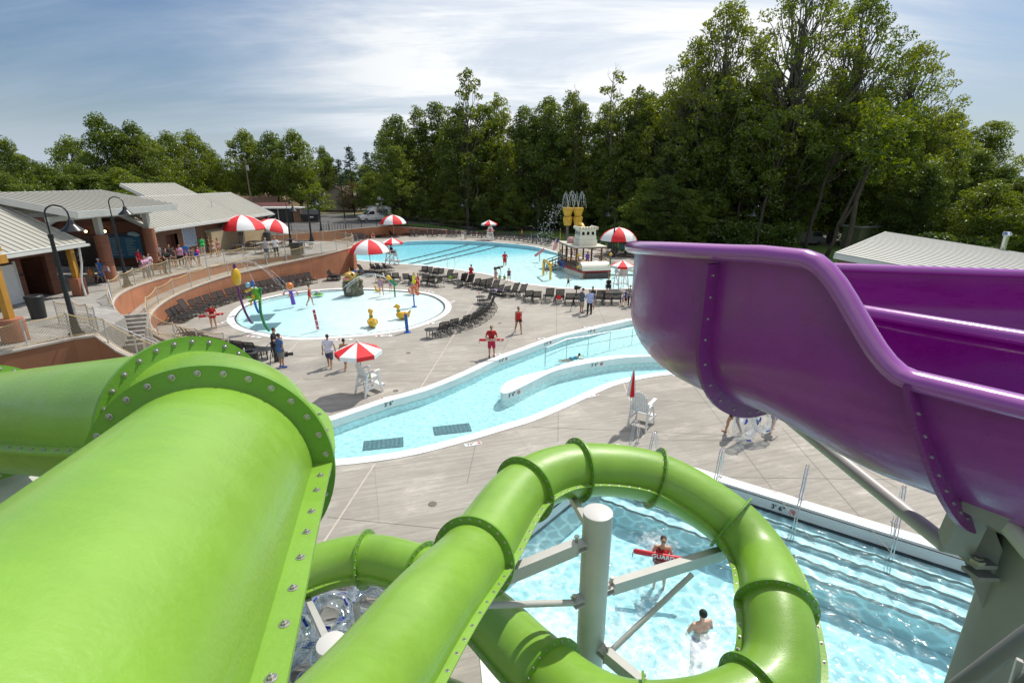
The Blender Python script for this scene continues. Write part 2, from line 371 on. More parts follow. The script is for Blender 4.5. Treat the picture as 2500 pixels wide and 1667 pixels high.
# ------------------------------------------------------------------ water material (real surface over a painted basin)
def water(name,tint,wscale,caus,strength,freq=(1,1,1),foam=None,refl=.55,milk=.12,mcol=(.45,.80,.88)):
    m=newmat(name); nt=m.node_tree; N=nt.nodes; L=nt.links; N.remove(N['Principled BSDF']); out=N['Material Output']
    tc=N.new('ShaderNodeTexCoord'); mp=N.new('ShaderNodeMapping'); mp.inputs['Scale'].default_value=freq; L.new(tc.outputs['Object'],mp.inputs[0])
    n=N.new('ShaderNodeTexNoise'); n.inputs['Scale'].default_value=wscale; n.inputs['Detail'].default_value=4; n.inputs['Roughness'].default_value=.55; n.inputs['Distortion'].default_value=.5; L.new(mp.outputs[0],n.inputs['Vector'])
    bp=N.new('ShaderNodeBump'); bp.inputs['Strength'].default_value=strength; bp.inputs['Distance'].default_value=.12; L.new(n.outputs['Fac'],bp.inputs['Height'])
    # light focused by the ripples: brighter and darker transmission
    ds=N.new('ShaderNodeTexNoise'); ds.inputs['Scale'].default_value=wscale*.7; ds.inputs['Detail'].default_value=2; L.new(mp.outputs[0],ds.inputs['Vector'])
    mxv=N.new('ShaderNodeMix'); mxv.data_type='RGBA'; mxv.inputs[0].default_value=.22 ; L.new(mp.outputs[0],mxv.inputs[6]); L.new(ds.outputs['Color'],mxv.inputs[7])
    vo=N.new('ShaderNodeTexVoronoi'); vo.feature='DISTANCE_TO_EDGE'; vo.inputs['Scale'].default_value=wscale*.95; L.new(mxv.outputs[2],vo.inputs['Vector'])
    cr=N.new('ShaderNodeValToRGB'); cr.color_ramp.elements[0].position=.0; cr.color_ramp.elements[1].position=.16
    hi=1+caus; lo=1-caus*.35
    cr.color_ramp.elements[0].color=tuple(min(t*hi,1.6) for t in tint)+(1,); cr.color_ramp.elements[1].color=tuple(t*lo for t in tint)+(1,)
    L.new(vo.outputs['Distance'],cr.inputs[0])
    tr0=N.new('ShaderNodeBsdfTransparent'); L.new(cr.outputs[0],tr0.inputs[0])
    dfm=N.new('ShaderNodeBsdfDiffuse'); dfm.inputs[0].default_value=(*mcol,1); L.new(bp.outputs[0],dfm.inputs['Normal']); tr=N.new('ShaderNodeMixShader'); tr.inputs[0].default_value=milk; L.new(tr0.outputs[0],tr.inputs[1]); L.new(dfm.outputs[0],tr.inputs[2])
    gl=N.new('ShaderNodeBsdfGlossy'); gl.inputs['Roughness'].default_value=.06; L.new(bp.outputs[0],gl.inputs['Normal'])
    fr=N.new('ShaderNodeFresnel'); fr.inputs[0].default_value=1.33; L.new(bp.outputs[0],fr.inputs['Normal'])
    mm=N.new('ShaderNodeMath'); mm.operation='MULTIPLY'; mm.inputs[1].default_value=refl; L.new(fr.outputs[0],mm.inputs[0])
    mx=N.new('ShaderNodeMixShader'); L.new(mm.outputs[0],mx.inputs[0]); L.new(tr.outputs[0],mx.inputs[1]); L.new(gl.outputs[0],mx.inputs[2])
    last=mx.outputs[0]
    if foam:
        fn=N.new('ShaderNodeTexNoise'); fn.inputs['Scale'].default_value=5; fn.inputs['Detail'].default_value=7; fn.inputs['Roughness'].default_value=.75; L.new(tc.outputs['Object'],fn.inputs['Vector'])
        tot=None
        for (x,y,rad,am) in foam:
            vd=N.new('ShaderNodeVectorMath'); vd.operation='DISTANCE'; vd.inputs[1].default_value=(x,y,0)
            mpz=N.new('ShaderNodeMapping'); mpz.inputs['Scale'].default_value=(1,1,0); L.new(tc.outputs['Object'],mpz.inputs[0]); L.new(mpz.outputs[0],vd.inputs[0])
            mr=N.new('ShaderNodeMapRange'); mr.inputs[1].default_value=rad; mr.inputs[2].default_value=0; mr.inputs[4].default_value=am; L.new(vd.outputs['Value'],mr.inputs[0])
            if tot is None: tot=mr.outputs[0]
            else:
                a=N.new('ShaderNodeMath'); a.operation='MAXIMUM'; L.new(tot,a.inputs[0]); L.new(mr.outputs[0],a.inputs[1]); tot=a.outputs[0]
        a=N.new('ShaderNodeMath'); a.operation='ADD'; L.new(tot,a.inputs[0]); L.new(fn.outputs['Fac'],a.inputs[1])
        mr=N.new('ShaderNodeMapRange'); mr.inputs[1].default_value=.68; mr.inputs[2].default_value=1.15; mr.inputs[4].default_value=.9; L.new(a.outputs[0],mr.inputs[0])
        df=N.new('ShaderNodeBsdfDiffuse'); df.inputs[0].default_value=(.85,.9,.92,1); L.new(bp.outputs[0],df.inputs['Normal'])
        m2=N.new('ShaderNodeMixShader'); L.new(mr.outputs[0],m2.inputs[0]); L.new(last,m2.inputs[1]); L.new(df.outputs[0],m2.inputs[2]); last=m2.outputs[0]
    L.new(last,out.inputs[0]); return m
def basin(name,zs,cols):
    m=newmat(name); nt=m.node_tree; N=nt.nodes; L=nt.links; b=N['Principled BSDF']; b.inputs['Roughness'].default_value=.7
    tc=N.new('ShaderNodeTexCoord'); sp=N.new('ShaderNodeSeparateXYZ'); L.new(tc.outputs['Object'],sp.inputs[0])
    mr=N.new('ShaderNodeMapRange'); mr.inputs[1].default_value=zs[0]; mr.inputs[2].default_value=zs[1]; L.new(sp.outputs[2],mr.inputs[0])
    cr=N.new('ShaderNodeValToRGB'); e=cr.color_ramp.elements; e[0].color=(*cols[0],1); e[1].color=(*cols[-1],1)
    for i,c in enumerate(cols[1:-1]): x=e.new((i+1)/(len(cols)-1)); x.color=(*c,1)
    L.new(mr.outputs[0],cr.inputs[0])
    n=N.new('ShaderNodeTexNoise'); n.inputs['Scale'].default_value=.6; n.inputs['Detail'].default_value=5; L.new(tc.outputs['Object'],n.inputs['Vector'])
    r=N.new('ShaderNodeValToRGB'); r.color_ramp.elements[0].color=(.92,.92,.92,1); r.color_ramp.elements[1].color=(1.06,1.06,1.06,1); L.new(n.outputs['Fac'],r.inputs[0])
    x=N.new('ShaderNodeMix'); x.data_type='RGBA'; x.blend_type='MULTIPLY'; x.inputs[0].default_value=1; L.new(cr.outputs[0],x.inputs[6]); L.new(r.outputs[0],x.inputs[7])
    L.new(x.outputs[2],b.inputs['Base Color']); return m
# ------------------------------------------------------------------ polygons
def area(P): return sum(P[i][0]*P[(i+1)%len(P)][1]-P[(i+1)%len(P)][0]*P[i][1] for i in range(len(P)))/2
def ccw(P): return P if area(P)>0 else P[::-1]
def offs(P,d):                       # outward offset of a ccw polygon
    n=len(P); out=[]
    for i in range(n):
        a,b,c=V(P[i-1]),V(P[i]),V(P[(i+1)%n])
        t1=(b-a).normalized(); t2=(c-b).normalized()
        n1=V((t1.y,-t1.x)); n2=V((t2.y,-t2.x)); m=n1+n2
        if m.length<1e-3: m=n1
        m.normalize(); k=d/max(m.dot(n1),.5); out.append(b+m*k)
    return out
def inpoly(p,P):
    x,y=p[0],p[1]; r=False; j=len(P)-1
    for i in range(len(P)):
        if (P[i][1]>y)!=(P[j][1]>y) and x<(P[j][0]-P[i][0])*(y-P[i][1])/(P[j][1]-P[i][1])+P[i][0]: r=not r
        j=i
    return r
def sheet(mb,outer,holes,zf,grid=None):
    vs=[];ed=[]
    for P in [outer]+holes:
        b=len(vs); vs+=[V((p[0],p[1])) for p in P]; ed+=[(b+i,b+(i+1)%len(P)) for i in range(len(P))]
    if grid:
        xs=[p[0] for p in outer]; ys=[p[1] for p in outer]
        x=min(xs)+grid*.37
        while x<max(xs):
            y=min(ys)+grid*.41
            while y<max(ys):
                if inpoly((x,y),outer) and not any(inpoly((x,y),h) for h in holes): vs.append(V((x,y)))
                y+=grid
            x+=grid
    ov,oe,of,_,_,_=geometry.delaunay_2d_cdt(vs,ed,[],0,1e-4)
    fs=[]
    for f in of:
        c=sum((ov[i] for i in f),V((0,0)))/len(f)
        if inpoly(c,outer) and not any(inpoly(c,h) for h in holes):
            f=list(f)
            if (ov[f[1]]-ov[f[0]]).cross(ov[f[2]]-ov[f[0]])<0: f=f[::-1]
            fs.append(tuple(f))
    return mb.add([(p.x,p.y,zf(p.x,p.y) if callable(zf) else zf) for p in ov],fs)
def xy(P): return [V((p[0],p[1])) for p in P]
def smooth2(P,step=.5,closed=True):
    return [V((p.x,p.y)) for p in catmull([V((p[0],p[1],0)) for p in P],step,closed)]
def ring(mb,inner,outer_,z0,z1):        # flat kerb ring between two loops of equal length
    n=len(inner); b=len(mb.v)
    for a,c in zip(inner,outer_):
        mb.v+=[(a[0],a[1],z1),(c[0],c[1],z1),(a[0],a[1],z0),(c[0],c[1],z0)]
    for i in range(n):
        j=(i+1)%n; A=b+4*i; B=b+4*j
        mb.f+=[(A,A+1,B+1,B),(A+2,B+2,B,A)[::-1],(A+1,A+3,B+3,B+1)[::-1]]
    return mb
# ------------------------------------------------------------------ outlines (world metres)
river_top=[(1568,778),(1478.6,791),(1443,799),(1359,819),(1300,839),(1276,848),(1199,876),(1123,911),(1026,949),(944,971),(842,1005),(773,1024)]
river_bot=[(801,1139),(918.6,1127),(1020.6,1109.5),(1148,1076),(1250,1045),(1300,1030),(1361,1005),(1427.6,974.7),(1478.6,951),(1522,936),(1606,919),(1688,913.5)]
rt=[G(*p) for p in river_top]; rb=[G(*p) for p in river_bot]
riv_out=[V((15,28.5)),V((11,29.5))]+[V((p.x,p.y)) for p in rt]+[V((-9.8,17.9)),V((-13,16.4)),V((-15.5,14.2)),V((-14.6,12.4)),V((-11,13.6)),V((-8.2,14.6))]+[V((p.x,p.y)) for p in rb]+[V((11,23.0)),V((15,23.2)),V((17.5,25.5))]
riv_out=ccw(smooth2(riv_out,.6))                     # outer edge of the coping
RIV=offs(riv_out,-.42)
isl_top=[(1340,903),(1402,883),(1504,869),(1619,866)]; isl_bot=[(1276,946),(1340,913),(1453,883),(1529.6,872.6),(1631.6,869)]
a=[V((p.x,p.y)) for p in [G(*q,.02) for q in isl_top]]; tip=G(1222,958,.02)
isl=[V((12.5,26.3)),V((9.5,26.8))]+[V((p[0],p[1])) for p in a[::-1]]+[V((G(1276,920,0).x,G(1276,920,0).y)),V((G(1232,938,0).x,G(1232,938,0).y)),V((tip.x,tip.y)),V((G(1240,962,0).x,G(1240,962,0).y))]+[V((G(u,v,0).x,G(u,v,0).y)) for u,v in [(1276,946),(1340,914),(1380,901),(1453,886),(1529.6,875),(1631.6,871)]]+[V((9.5,26.0)),V((12.5,25.6))]
ISL=ccw(smooth2(isl,.35))
main=[(853,633),(886,637.5),(952.7,644),(1019,648),(1096,657),(1173.8,668.4),(1204.7,675),(1240,686),(1284,695),(1340,701),(1378,705),(1457,707),(1516,706),(1563.8,704)]
mainb=[(1636,672),(1575.6,655),(1536,646),(1477,640),(1400,626),(1358,615),(1299,600.5),(1200,591),(1107,587),(1019,588),(963.7,592),(900,602),(864,611),(851,621)]
mp_=[G(*p) for p in main+[(1620,695)]+mainb]
MAINO=ccw(smooth2([(p.x,p.y) for p in mp_],1.0)); MAIN=offs(MAINO,-.35)
pad=[(553.6,783.7),(560,768),(580,750),(623,733),(660,723.5),(711.7,714),(800,705.5),(886,703.5),(952.7,706),(1019,711),(1063,719),(1090,732),(1102,746),(1096,763.5),(1063,783.4),(997,805.5),(908.4,819),(820,826),(733.8,830.6),(667,825),(601,812),(568,800)]
PADO=ccw(smooth2([(G(*p).x,G(*p).y) for p in pad],.6)); PAD=offs(PADO,-.45)
E0=V((3.75,16.35)); ED=V((.82,-.573)).normalized()
ACTO=[E0,E0+ED*22,V((20,-9)),V((-.2,-9)),V((-.45,6.5)),V((-.7,8.2)),V((-1.5,10.2))]
ACTO=ccw(ACTO); ACT=offs(ACTO,-.4)
# venue deck
deck_out=[(26,-10),(29,20),(29,44),(22,55),(16.5,64),(10,76),(4,85),(-3,90),(-12,91.5),(-21,87),(-26,81),(-31,75),(-40,70),(-40,63),(-28.8,61.2),(-28.8,52),(-25,30),(-21,24.0),(-16.2,22.4),(-19,21.6),(-21,19),(-26,12),(-26,-10)]
DECK=ccw([V(p) for p in deck_out])
mb=MB(); sheet(mb,DECK,[riv_out,MAINO,PADO,ACTO],0.0)
tagp(mb.build('pool_deck',M['deck']),kind='structure')
# ---- terrain: one sheet to the horizon, sunk below the basins inside the venue
ins=offs(DECK,-2.2); DECKG=offs(DECK,.9)
def sst(a,b,x): t=max(0,min(1,(x-a)/(b-a))); return t*t*(3-2*t)
def lotside(x,y):        # >0 where the raised parking side lies (left / far left)
    return sst(0,9,-( (x+12) + .0*(y-90)))
def terr(x,y):
    if inpoly((x,y),ins): return -3.0
    if inpoly((x,y),DECKG): return -.5
    z=-.06
    if y>60: z+=1.56*sst(-17,-23,x) if x<-16 else 0
    elif x<-26.5: z+=2.42
    d=math.hypot(x,y)
    if y>60 and x<-33 and y<74.0: z=max(z,1.5)
    return z
def axis(a,b,st,ext):
    s=[];x=a
    while x<=b: s.append(x); x+=st
    lo=[];k=a;d=st
    while k>-ext: d*=1.35; k-=d; lo.append(k)
    hi=[];k=s[-1];d=st
    while k<ext: d*=1.35; k+=d; hi.append(k)
    return lo[::-1]+s+hi
X=axis(-60,60,1.5,1600); Y=axis(-14,125,1.5,1600)
vs=[(x,y,terr(x,y)) for y in Y for x in X]; nx=len(X)
fs=[(j*nx+i,j*nx+i+1,(j+1)*nx+i+1,(j+1)*nx+i) for j in range(len(Y)-1) for i in range(nx-1)]
tagp(MB().add(vs,fs).build('ground',M['grass'],smooth='all'),kind='structure')
# ---- parking lot, road, kerb, dirt, lawns on the raised side
def flat(name,poly,z,m,kind='structure'):
    mb=MB(); sheet(mb,ccw([V((p[0],p[1])) for p in poly]),[],z); return tagp(mb.build(name,m),kind=kind)
LZ=1.5
lot=[(-21.9,88.9),(-31.2,76.6),(-40,71.3),(-60,72),(-75,95),(-62,124),(-30,118),(-19,104),(-6,101),(8,101),(16,99),(15,96.5),(4,97.5),(-8,97.5),(-17,98.5),(-20,93.5)]
def lotz(x,y): return LZ*(1-sst(-22,-3,x))+.05+.03
mb=MB(); sheet(mb,ccw([V(p) for p in lot]),[],lambda x,y:lotz(x,y),2.5); tagp(mb.build('parking_lot',M['asphalt']),kind='structure')
flat('sandy_verge',[(-75,118),(-60,126),(-30,121),(-18,108),(-4,104),(-4,110),(-20,118),(-34,130),(-62,134),(-80,124)],LZ+.03,M['dirt'])
# woodland floor at the right
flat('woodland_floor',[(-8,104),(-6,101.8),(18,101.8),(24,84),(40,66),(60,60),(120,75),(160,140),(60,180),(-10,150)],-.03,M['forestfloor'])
# raised grass bank between far wall and lot
mb=MB(); sheet(mb,ccw([V(p) for p in [(-22,90.5),(-20.2,93.2),(-17,98.2),(-8,97.3),(4,97.2),(15,96),(17,70),(10.5,78.5),(4.5,87.6),(-3,92.4),(-12.5,94),(-19.5,91.5)]]),[],lambda x,y:max(-.02,(LZ+.02)*(1-sst(-21,-6,x))),2); tagp(mb.build('grass_bank',M['grass']),kind='structure')
# deck joints
mb=MB()
def strip(mb,a,b,w,z):
    a=V(a);b=V(b); t=(b-a).normalized(); s=V((-t.y,t.x,0))*w/2
    mb.quad(a-s+V((0,0,z)),b-s+V((0,0,z)),b+s+V((0,0,z)),a+s+V((0,0,z)))
pal=MB(); drk=MB()
for p,q in [((1026,948),(1166,726)),((795,1316),(916,1131)),((667,1500),(795,1316)),((667,900),(728,834)),((1522,934),(1570,1068))]: strip(pal,G(*p),G(*q),.055,.005)
for p,q in [((740,925),(1300,938)),((800,1262),(1290,1311)),((1363,1008),(1362,1078)),((1140,1180),(1162,1080)),((1300,1042),(1780,1062)),((1673,916),(1990,1330)),((1590,1075),(1900,1073)),((1910,1045),(2230,1410)),((1780,1165),(2330,1172)),((2070,1120),(2190,1190)),((1560,975),(2080,1000)),
            ((1359,700),(1359,817)),((1460,752),(1478,789)),((1080,900),(1300,872)),((1220,870),(1290,735)),((830,905),(1190,905)),((1050,840),(1240,845)),((700,870),(900,866)),((1320,800),(1180,797))]: strip(drk,G(*p),G(*q),.022,.004)
tagp(pal.build('pale_deck_joint',M['wallcap']),kind='structure'); tagp(drk.build('dark_deck_joint',mat('joint_dark',(.20,.185,.17),.9)),kind='structure')
flat('bounce_dimming_bed',[(-25.5,11.5),(-16,10.5),(-9.5,9.0),(-6.5,4),(-6.5,-9),(-25.5,-9)],.02,M['grassd'])  # unseen dark grass bed added below the tube to cut bounce light
for i,(p,r) in enumerate([((983,637+22),1.3),((1135,828),1.1),((1700,1035),.35)]):
    pass
# ------------------------------------------------------------------ pools
def copings(name,IN,OUT,m=M['whitecop'],top=.03,bot=-.45,label=None):
    mb=MB(); ring(mb,IN,OUT,bot,top); return tagp(mb.build(name,m),kind='structure')
def poolwalls(name,IN,top,bot,m):
    mb=MB(); n=len(IN); b=0
    for p in IN: mb.v+=[(p[0],p[1],top),(p[0],p[1],bot)]
    for i in range(n): j=(i+1)%n; mb.f.append((2*i,2*i+1,2*j+1,2*j))
    return tagp(mb.build(name,m),kind='structure')
mb=MB()
# river
copings('river_coping',RIV,riv_out,bot=-.34)
Briv=basin('river_basin_paint',(-.75,-.36),[(.52,.74,.77),(.70,.81,.81),(.84,.85,.83)])
def rivz(x,y):
    s=sst(1.5,9,x)*sst(24,27.5,y+ (x-2)*-.12)      # beach entry behind the island
    return -.64+.27*s
poolwalls('river_wall',[p for p in RIV],-.30,-.66,mat('river_wall_paint',(.62,.78,.80),.5))
mb=MB(); sheet(mb,RIV,[],rivz,1.0); tagp(mb.build('river_floor',Briv,smooth='all'),kind='structure')
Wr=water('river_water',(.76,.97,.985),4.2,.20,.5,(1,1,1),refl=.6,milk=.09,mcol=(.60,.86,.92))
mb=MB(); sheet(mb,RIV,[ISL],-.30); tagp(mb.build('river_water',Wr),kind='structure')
isw=thing('river_island_wall','long white curved divider wall with a rounded tip in the winding river','divider wall',(ISL[0][0],ISL[0][1],-1.0))
mb=MB(); mb.prism([tuple(p) for p in ISL],-1.0,.06)
mb.build('wall',M['whitecop'],isw,world=True)
# main pool
copings('main_pool_coping',MAIN,MAINO,bot=-.10)
def mainz(x,y):
    s=sst(54,72,y-.45*x-1.5); k=sst(60,78,y)
    return -.14-.36*max(s*.75,0)-.14*k*s
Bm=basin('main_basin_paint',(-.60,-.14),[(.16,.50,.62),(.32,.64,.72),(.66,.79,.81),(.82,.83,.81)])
poolwalls('main_pool_wall',MAIN,-.08,-.7,mat('main_wall_paint',(.40,.68,.74),.5))
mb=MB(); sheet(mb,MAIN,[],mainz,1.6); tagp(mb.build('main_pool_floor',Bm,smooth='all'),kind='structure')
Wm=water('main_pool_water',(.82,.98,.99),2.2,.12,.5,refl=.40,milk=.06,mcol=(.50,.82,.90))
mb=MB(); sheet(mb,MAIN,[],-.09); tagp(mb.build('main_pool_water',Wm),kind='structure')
lane=MB()
for p,q in [((968,640),(1149,595.5)),((1001,645),(1182.6,598)),((1035.6,647),(1218,600.5))]:
    a=G(*p,-.3);b=G(*q,-.5); n=40; t=(b-a).normalized(); s=V((-t.y,t.x,0))
    L0=[]
    for i in range(n+1):
        c=a.lerp(b,i/n); z=mainz(c.x,c.y)+.012; wv=.05*math.sin(i*1.9)+.03*math.sin(i*4.1)
        L0.append((c+s*(wv-.26),c+s*(wv+.26),z))
    for i in range(n):
        A,B,z=L0[i];C,D,z2=L0[i+1]
        lane.quad((A.x,A.y,z),(C.x,C.y,z2),(D.x,D.y,z2),(B.x,B.y,z))
tagp(lane.build('lane_marking',mat('lane_tile',(.004,.02,.04),.5)),kind='structure')
# splash pad
copings('splash_pad_coping',PAD,PADO,bot=-.08,top=.02)
mb=MB(); ring(mb,offs(PADO,-.56),offs(PADO,-.45),-.03,.012); tagp(mb.build('splash_pad_trench_drain',mat('drain_grate_dark',(.05,.055,.06),.6)),kind='structure')
Bp=basin('splash_basin_paint',(-.30,-.05),[(.55,.78,.80),(.72,.82,.82),(.84,.84,.82)])
def padz(x,y): return -.06-.26*sst(-8,-19,x+.25*(y-34))
PI_=offs(PADO,-.56)
poolwalls('splash_pad_wall',PI_,0,-.35,M['whitecop'])
mb=MB(); sheet(mb,PI_,[],padz,1.0); tagp(mb.build('splash_pad_floor',Bp,smooth='all'),kind='structure')
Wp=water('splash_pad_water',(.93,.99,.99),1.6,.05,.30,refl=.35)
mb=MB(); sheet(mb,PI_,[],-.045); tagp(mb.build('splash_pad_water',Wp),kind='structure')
# activity pool
Ba=basin('plunge_basin_paint',(-1.6,-.5),[(.54,.77,.81),(.60,.79,.82),(.70,.82,.83)])
mb=MB(); ring(mb,ACT,ACTO,-.06,.02); tagp(mb.build('plunge_pool_coping',M['whitecop']),kind='structure')
A2=offs(ACTO,-.43)
mb=MB(); ring(mb,A2,offs(ACTO,-.33),-.13,-.06); tagp(mb.build('plunge_pool_gutter_stripe',M['tile']),kind='structure')
poolwalls('plunge_pool_wall',offs(ACTO,-.46),-.05,-1.6,mat('plunge_wall_paint',(.66,.68,.68),.5))
poolwalls('plunge_pool_waterline_tile',offs(ACTO,-.475),-.36,-.46,M['tile'])
mb=MB(); sheet(mb,offs(ACTO,-.44),[],-1.45,2); tagp(mb.build('plunge_pool_floor',Ba),kind='structure')
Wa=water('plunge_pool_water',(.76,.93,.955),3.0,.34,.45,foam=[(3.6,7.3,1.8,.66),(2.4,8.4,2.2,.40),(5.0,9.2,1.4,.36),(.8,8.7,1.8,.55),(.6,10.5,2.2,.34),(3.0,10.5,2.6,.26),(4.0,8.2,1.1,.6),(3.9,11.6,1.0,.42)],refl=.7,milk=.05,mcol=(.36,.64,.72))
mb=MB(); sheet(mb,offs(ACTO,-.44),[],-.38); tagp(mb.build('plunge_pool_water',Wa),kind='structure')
nrm=V((-ED.y,ED.x)); nrm=nrm if nrm.y<0 else -nrm          # into the pool
stp=MB(); nos=MB()
for k in range(4):
    d0=.46; d1=.46+.48*(k+1); z=-.46-.10*k
    a=E0+ED*.5+nrm*d0; b=E0+ED*21+nrm*d0; c=E0+ED*21+nrm*d1; e=E0+ED*.5+nrm*d1
    stp.prism([tuple(a),tuple(b),tuple(c),tuple(e)],-1.44+.002*k,z)
    n=110; prev=None
    for i in range(n+1):
        t=i/n; q=(E0+ED*(.5+t*20.5))+nrm*(d1-.01); wv=.022*math.sin(i*.9+k)+.03*math.sin(i*2.7+2*k)+.022*math.sin(i*5.1+k)
        p0=q-nrm*(.10-wv); p1=q+nrm*(.015+wv*1.1)
        if prev: nos.quad((prev[0].x,prev[0].y,z+.006),(prev[1].x,prev[1].y,z+.006),(p1.x,p1.y,z+.006),(p0.x,p0.y,z+.006))
        prev=(p0,p1)
tagp(stp.build('plunge_pool_steps',Ba),kind='structure'); tagp(nos.build('plunge_pool_step_edge',M['tile']),kind='structure')
# drain grates on basin floors
def grate(px,z,w,l,rz,label):
    c=G(*px,z); t=thing('floor_drain',label,'drain',(c.x,c.y,z),rz)
    if z>-.5: t.rotation_euler=(0,-R(1.3),rz)
    mb=MB(); mb.box((0,0,0),(w,l,.012)); mb.build('frame',mat('drain_plate',(.03,.09,.11),.6),t)
    mb=MB()
    for i in range(9): mb.box((-w/2+w*(i+.5)/9,0,.012),(w/24,l*.94,.012))
    mb.build('grate',mat('drain_bars',(.06,.15,.18),.6),t)
grate((936,1083),-.625,1.5,.75,R(12),'dark rectangular drain on the river floor nearest the green tube slide')
grate((1104,1047),-.625,1.5,.75,R(14),'dark rectangular drain on the river floor left of the island tip')
grate((634,775.5),padz(G(634,775.5).x,G(634,775.5).y)+.010,1.7,1.9,R(10),'dark square drain beside the foot of the blue pole in the splash pad')
grate((646,797),padz(G(646,797).x,G(646,797).y)+.010,1.7,1.7,R(8),'dark square drain at the foot of the green frog pole in the splash pad')
for px in [(997,861.5),(966,954),(1220,789),(1056,1230),(1134,834)][:4]:
    c=G(*px); mb=MB(); mb.lathe([(.13,0),(.13,.008),(.10,.010)],n=14); o=mb.build('deck_drain',mat('deck_drain_metal',(.16,.14,.12),.6,metal=.3)); o.location=(c.x,c.y,.001)
    tagp(o,{(997,861.5):'small round drain in the deck below the yellow duck side of the pad',(966,954):'small round drain in the deck beside the empty white lifeguard chair under the umbrella',(1220,789):'small round drain in the deck between the two walking lifeguards',(1056,1230):'small round drain in the deck left of the green tube flanges'}[px],'drain')
# ------------------------------------------------------------------ depth markings (real lettering)
def text(s,size,mat_,loc,rot,parent=None,name='lettering',ext=.002,bold=False,align='CENTER'):
    cu=bpy.data.curves.new('t','FONT'); cu.body=s; cu.size=size; cu.align_x=align; cu.align_y='CENTER'; cu.extrude=ext; cu.resolution_u=2
    if bold: cu.offset=size*.018
    ob=bpy.data.objects.new('t',cu); COL.objects.link(ob); bpy.context.view_layer.update()
    dg=bpy.context.evaluated_depsgraph_get(); me=bpy.data.meshes.new_from_object(ob.evaluated_get(dg)); bpy.data.objects.remove(ob)
    me.materials.clear(); me.materials.append(mat_); me.name=name
    o=bpy.data.objects.new(name,me); COL.objects.link(o); o.location=loc; o.rotation_euler=rot
    if parent: o.parent=parent
    return o
M['ink']=mat('black_ink',(.01,.01,.01),.5); M['inkred']=mat('red_ink',(.5,.03,.03),.5)
def nodive(mb,c,r,ux,uy,w):
    c=V(c); n=20
    pts=[c+ux*(r*math.cos(2*math.pi*i/n))+uy*(r*math.sin(2*math.pi*i/n)) for i in range(n)]
    mb.tube(pts,w,5,closed=True); mb.tube([c+(ux*.7+uy*.7)*r,c-(ux*.7+uy*.7)*r],w,5); mb.tube([c+(-ux*.5+uy*.2)*r,c+(ux*.1-uy*.1)*r,c+(ux*.5-uy*.5)*r],w*1.2,5)
def nearest(poly,p):
    best=None
    for i in range(len(poly)):
        a=V(poly[i]);b=V(poly[(i+1)%len(poly)]); d=b-a; t=max(0,min(1,(V(p)-a).dot(d)/max(d.dot(d),1e-9))); q=a+d*t
        if best is None or (q-V(p)).length<best[0]: best=((q-V(p)).length,q,d.normalized())
    return best
def wallmark(px,s,poly,zc,size,label,flip=1,z0=None):
    g=G(*px,zc); d,q,t=nearest(poly,(g.x,g.y))
    if t.x<0: t=-t
    n=V((t.y,-t.x))                                   # towards the camera
    q=q+n*.012
    rz=math.atan2(t.y,t.x)
    th=thing('depth_marking',label,'depth marking',(q.x,q.y,zc),rz)
    text(s,size,M['ink'],(-size*.45,0,0),(R(90),0,0),th,'number',bold=True)
    mb=MB(); nodive(mb,(size*1.45,0,0),size*.36,V((1,0,0)),V((0,0,1)),size*.045); mb.build('no_diving_symbol',M['inkred'],th)
wallmark((960,987),"3' 6\"",RIV,-.10,.24,'black 3 foot 6 marking on the river wall below the umbrella lifeguard chair')
wallmark((1226,879),"2' 6\"",RIV,-.10,.21,'small depth marking on the river wall below the guard holding the red tube')
wallmark((1334,838),"2' 0\"",RIV,-.10,.21,'small 2 foot depth marking on the river wall left of the handrail')
wallmark((1443,809),"1' 0\"",RIV,-.10,.20,'small 1 foot depth marking on the river wall above the handrail')
wallmark((1561,789),"0' 6\"",RIV,-.10,.19,'small depth marking on the river wall next to the purple slide')
wallmark((1256,963),"3' 6\"",ISL,-.10,.23,'black 3 foot 6 marking on the rounded tip of the island wall')
wallmark((1457,891),"3' 6\"",ISL,-.10,.23,'black 3 foot 6 marking on the middle of the island wall')
wallmark((1909,1238),"3' 6\"",offs(ACTO,-.46),-.215,.20,'black 3 foot 6 marking on the plunge pool wall beside the ladder')
def decktile(px,s,rz,label,w=.62,h=.2,flip=True):
    c=G(*px); th=thing('deck_depth_tile',label,'depth tile',(c.x,c.y,.004),rz+(math.pi if flip else 0))
    mb=MB(); mb.box((0,0,.004),(w,h,.008)); mb.build('tile',M['whitepl'],th)
    text(s,h*.8,M['ink'],(-h*.5,0,.011),(0,0,0),th,'number',bold=True)
    mb=MB(); nodive(mb,(h*1.1,0,.011),h*.32,V((1,0,0)),V((0,1,0)),h*.045); mb.build('no_diving_symbol',M['inkred'],th)
decktile((945,971),"3'6\"",R(31),'white depth tile beside the feet of the umbrella lifeguard chair')
decktile((1155,1084),"3'6\"",R(20),'white depth tile on the near river bank left of the tube slide loop',flip=False)
decktile((1447,966),"3'6\"",R(30),'white depth tile on the near bank left of the closed umbrella',flip=False)
decktile((1658,916),"3'6\"",R(2),'white depth tile on the near bank under the purple slide',flip=False)
decktile((1911,1209),"3'6\"",R(-35),'white depth tile beside the plunge pool ladder')
decktile((1211,866),"2'6\"",R(30),'white depth tile at the feet of the guard holding a red tube')
decktile((1319,827),"2'0\"",R(25),'white depth tile on the far river bank above the 2 foot wall marking')
decktile((1430,799),"1'0\"",R(14),'white depth tile on the far bank, nearest the purple slide')
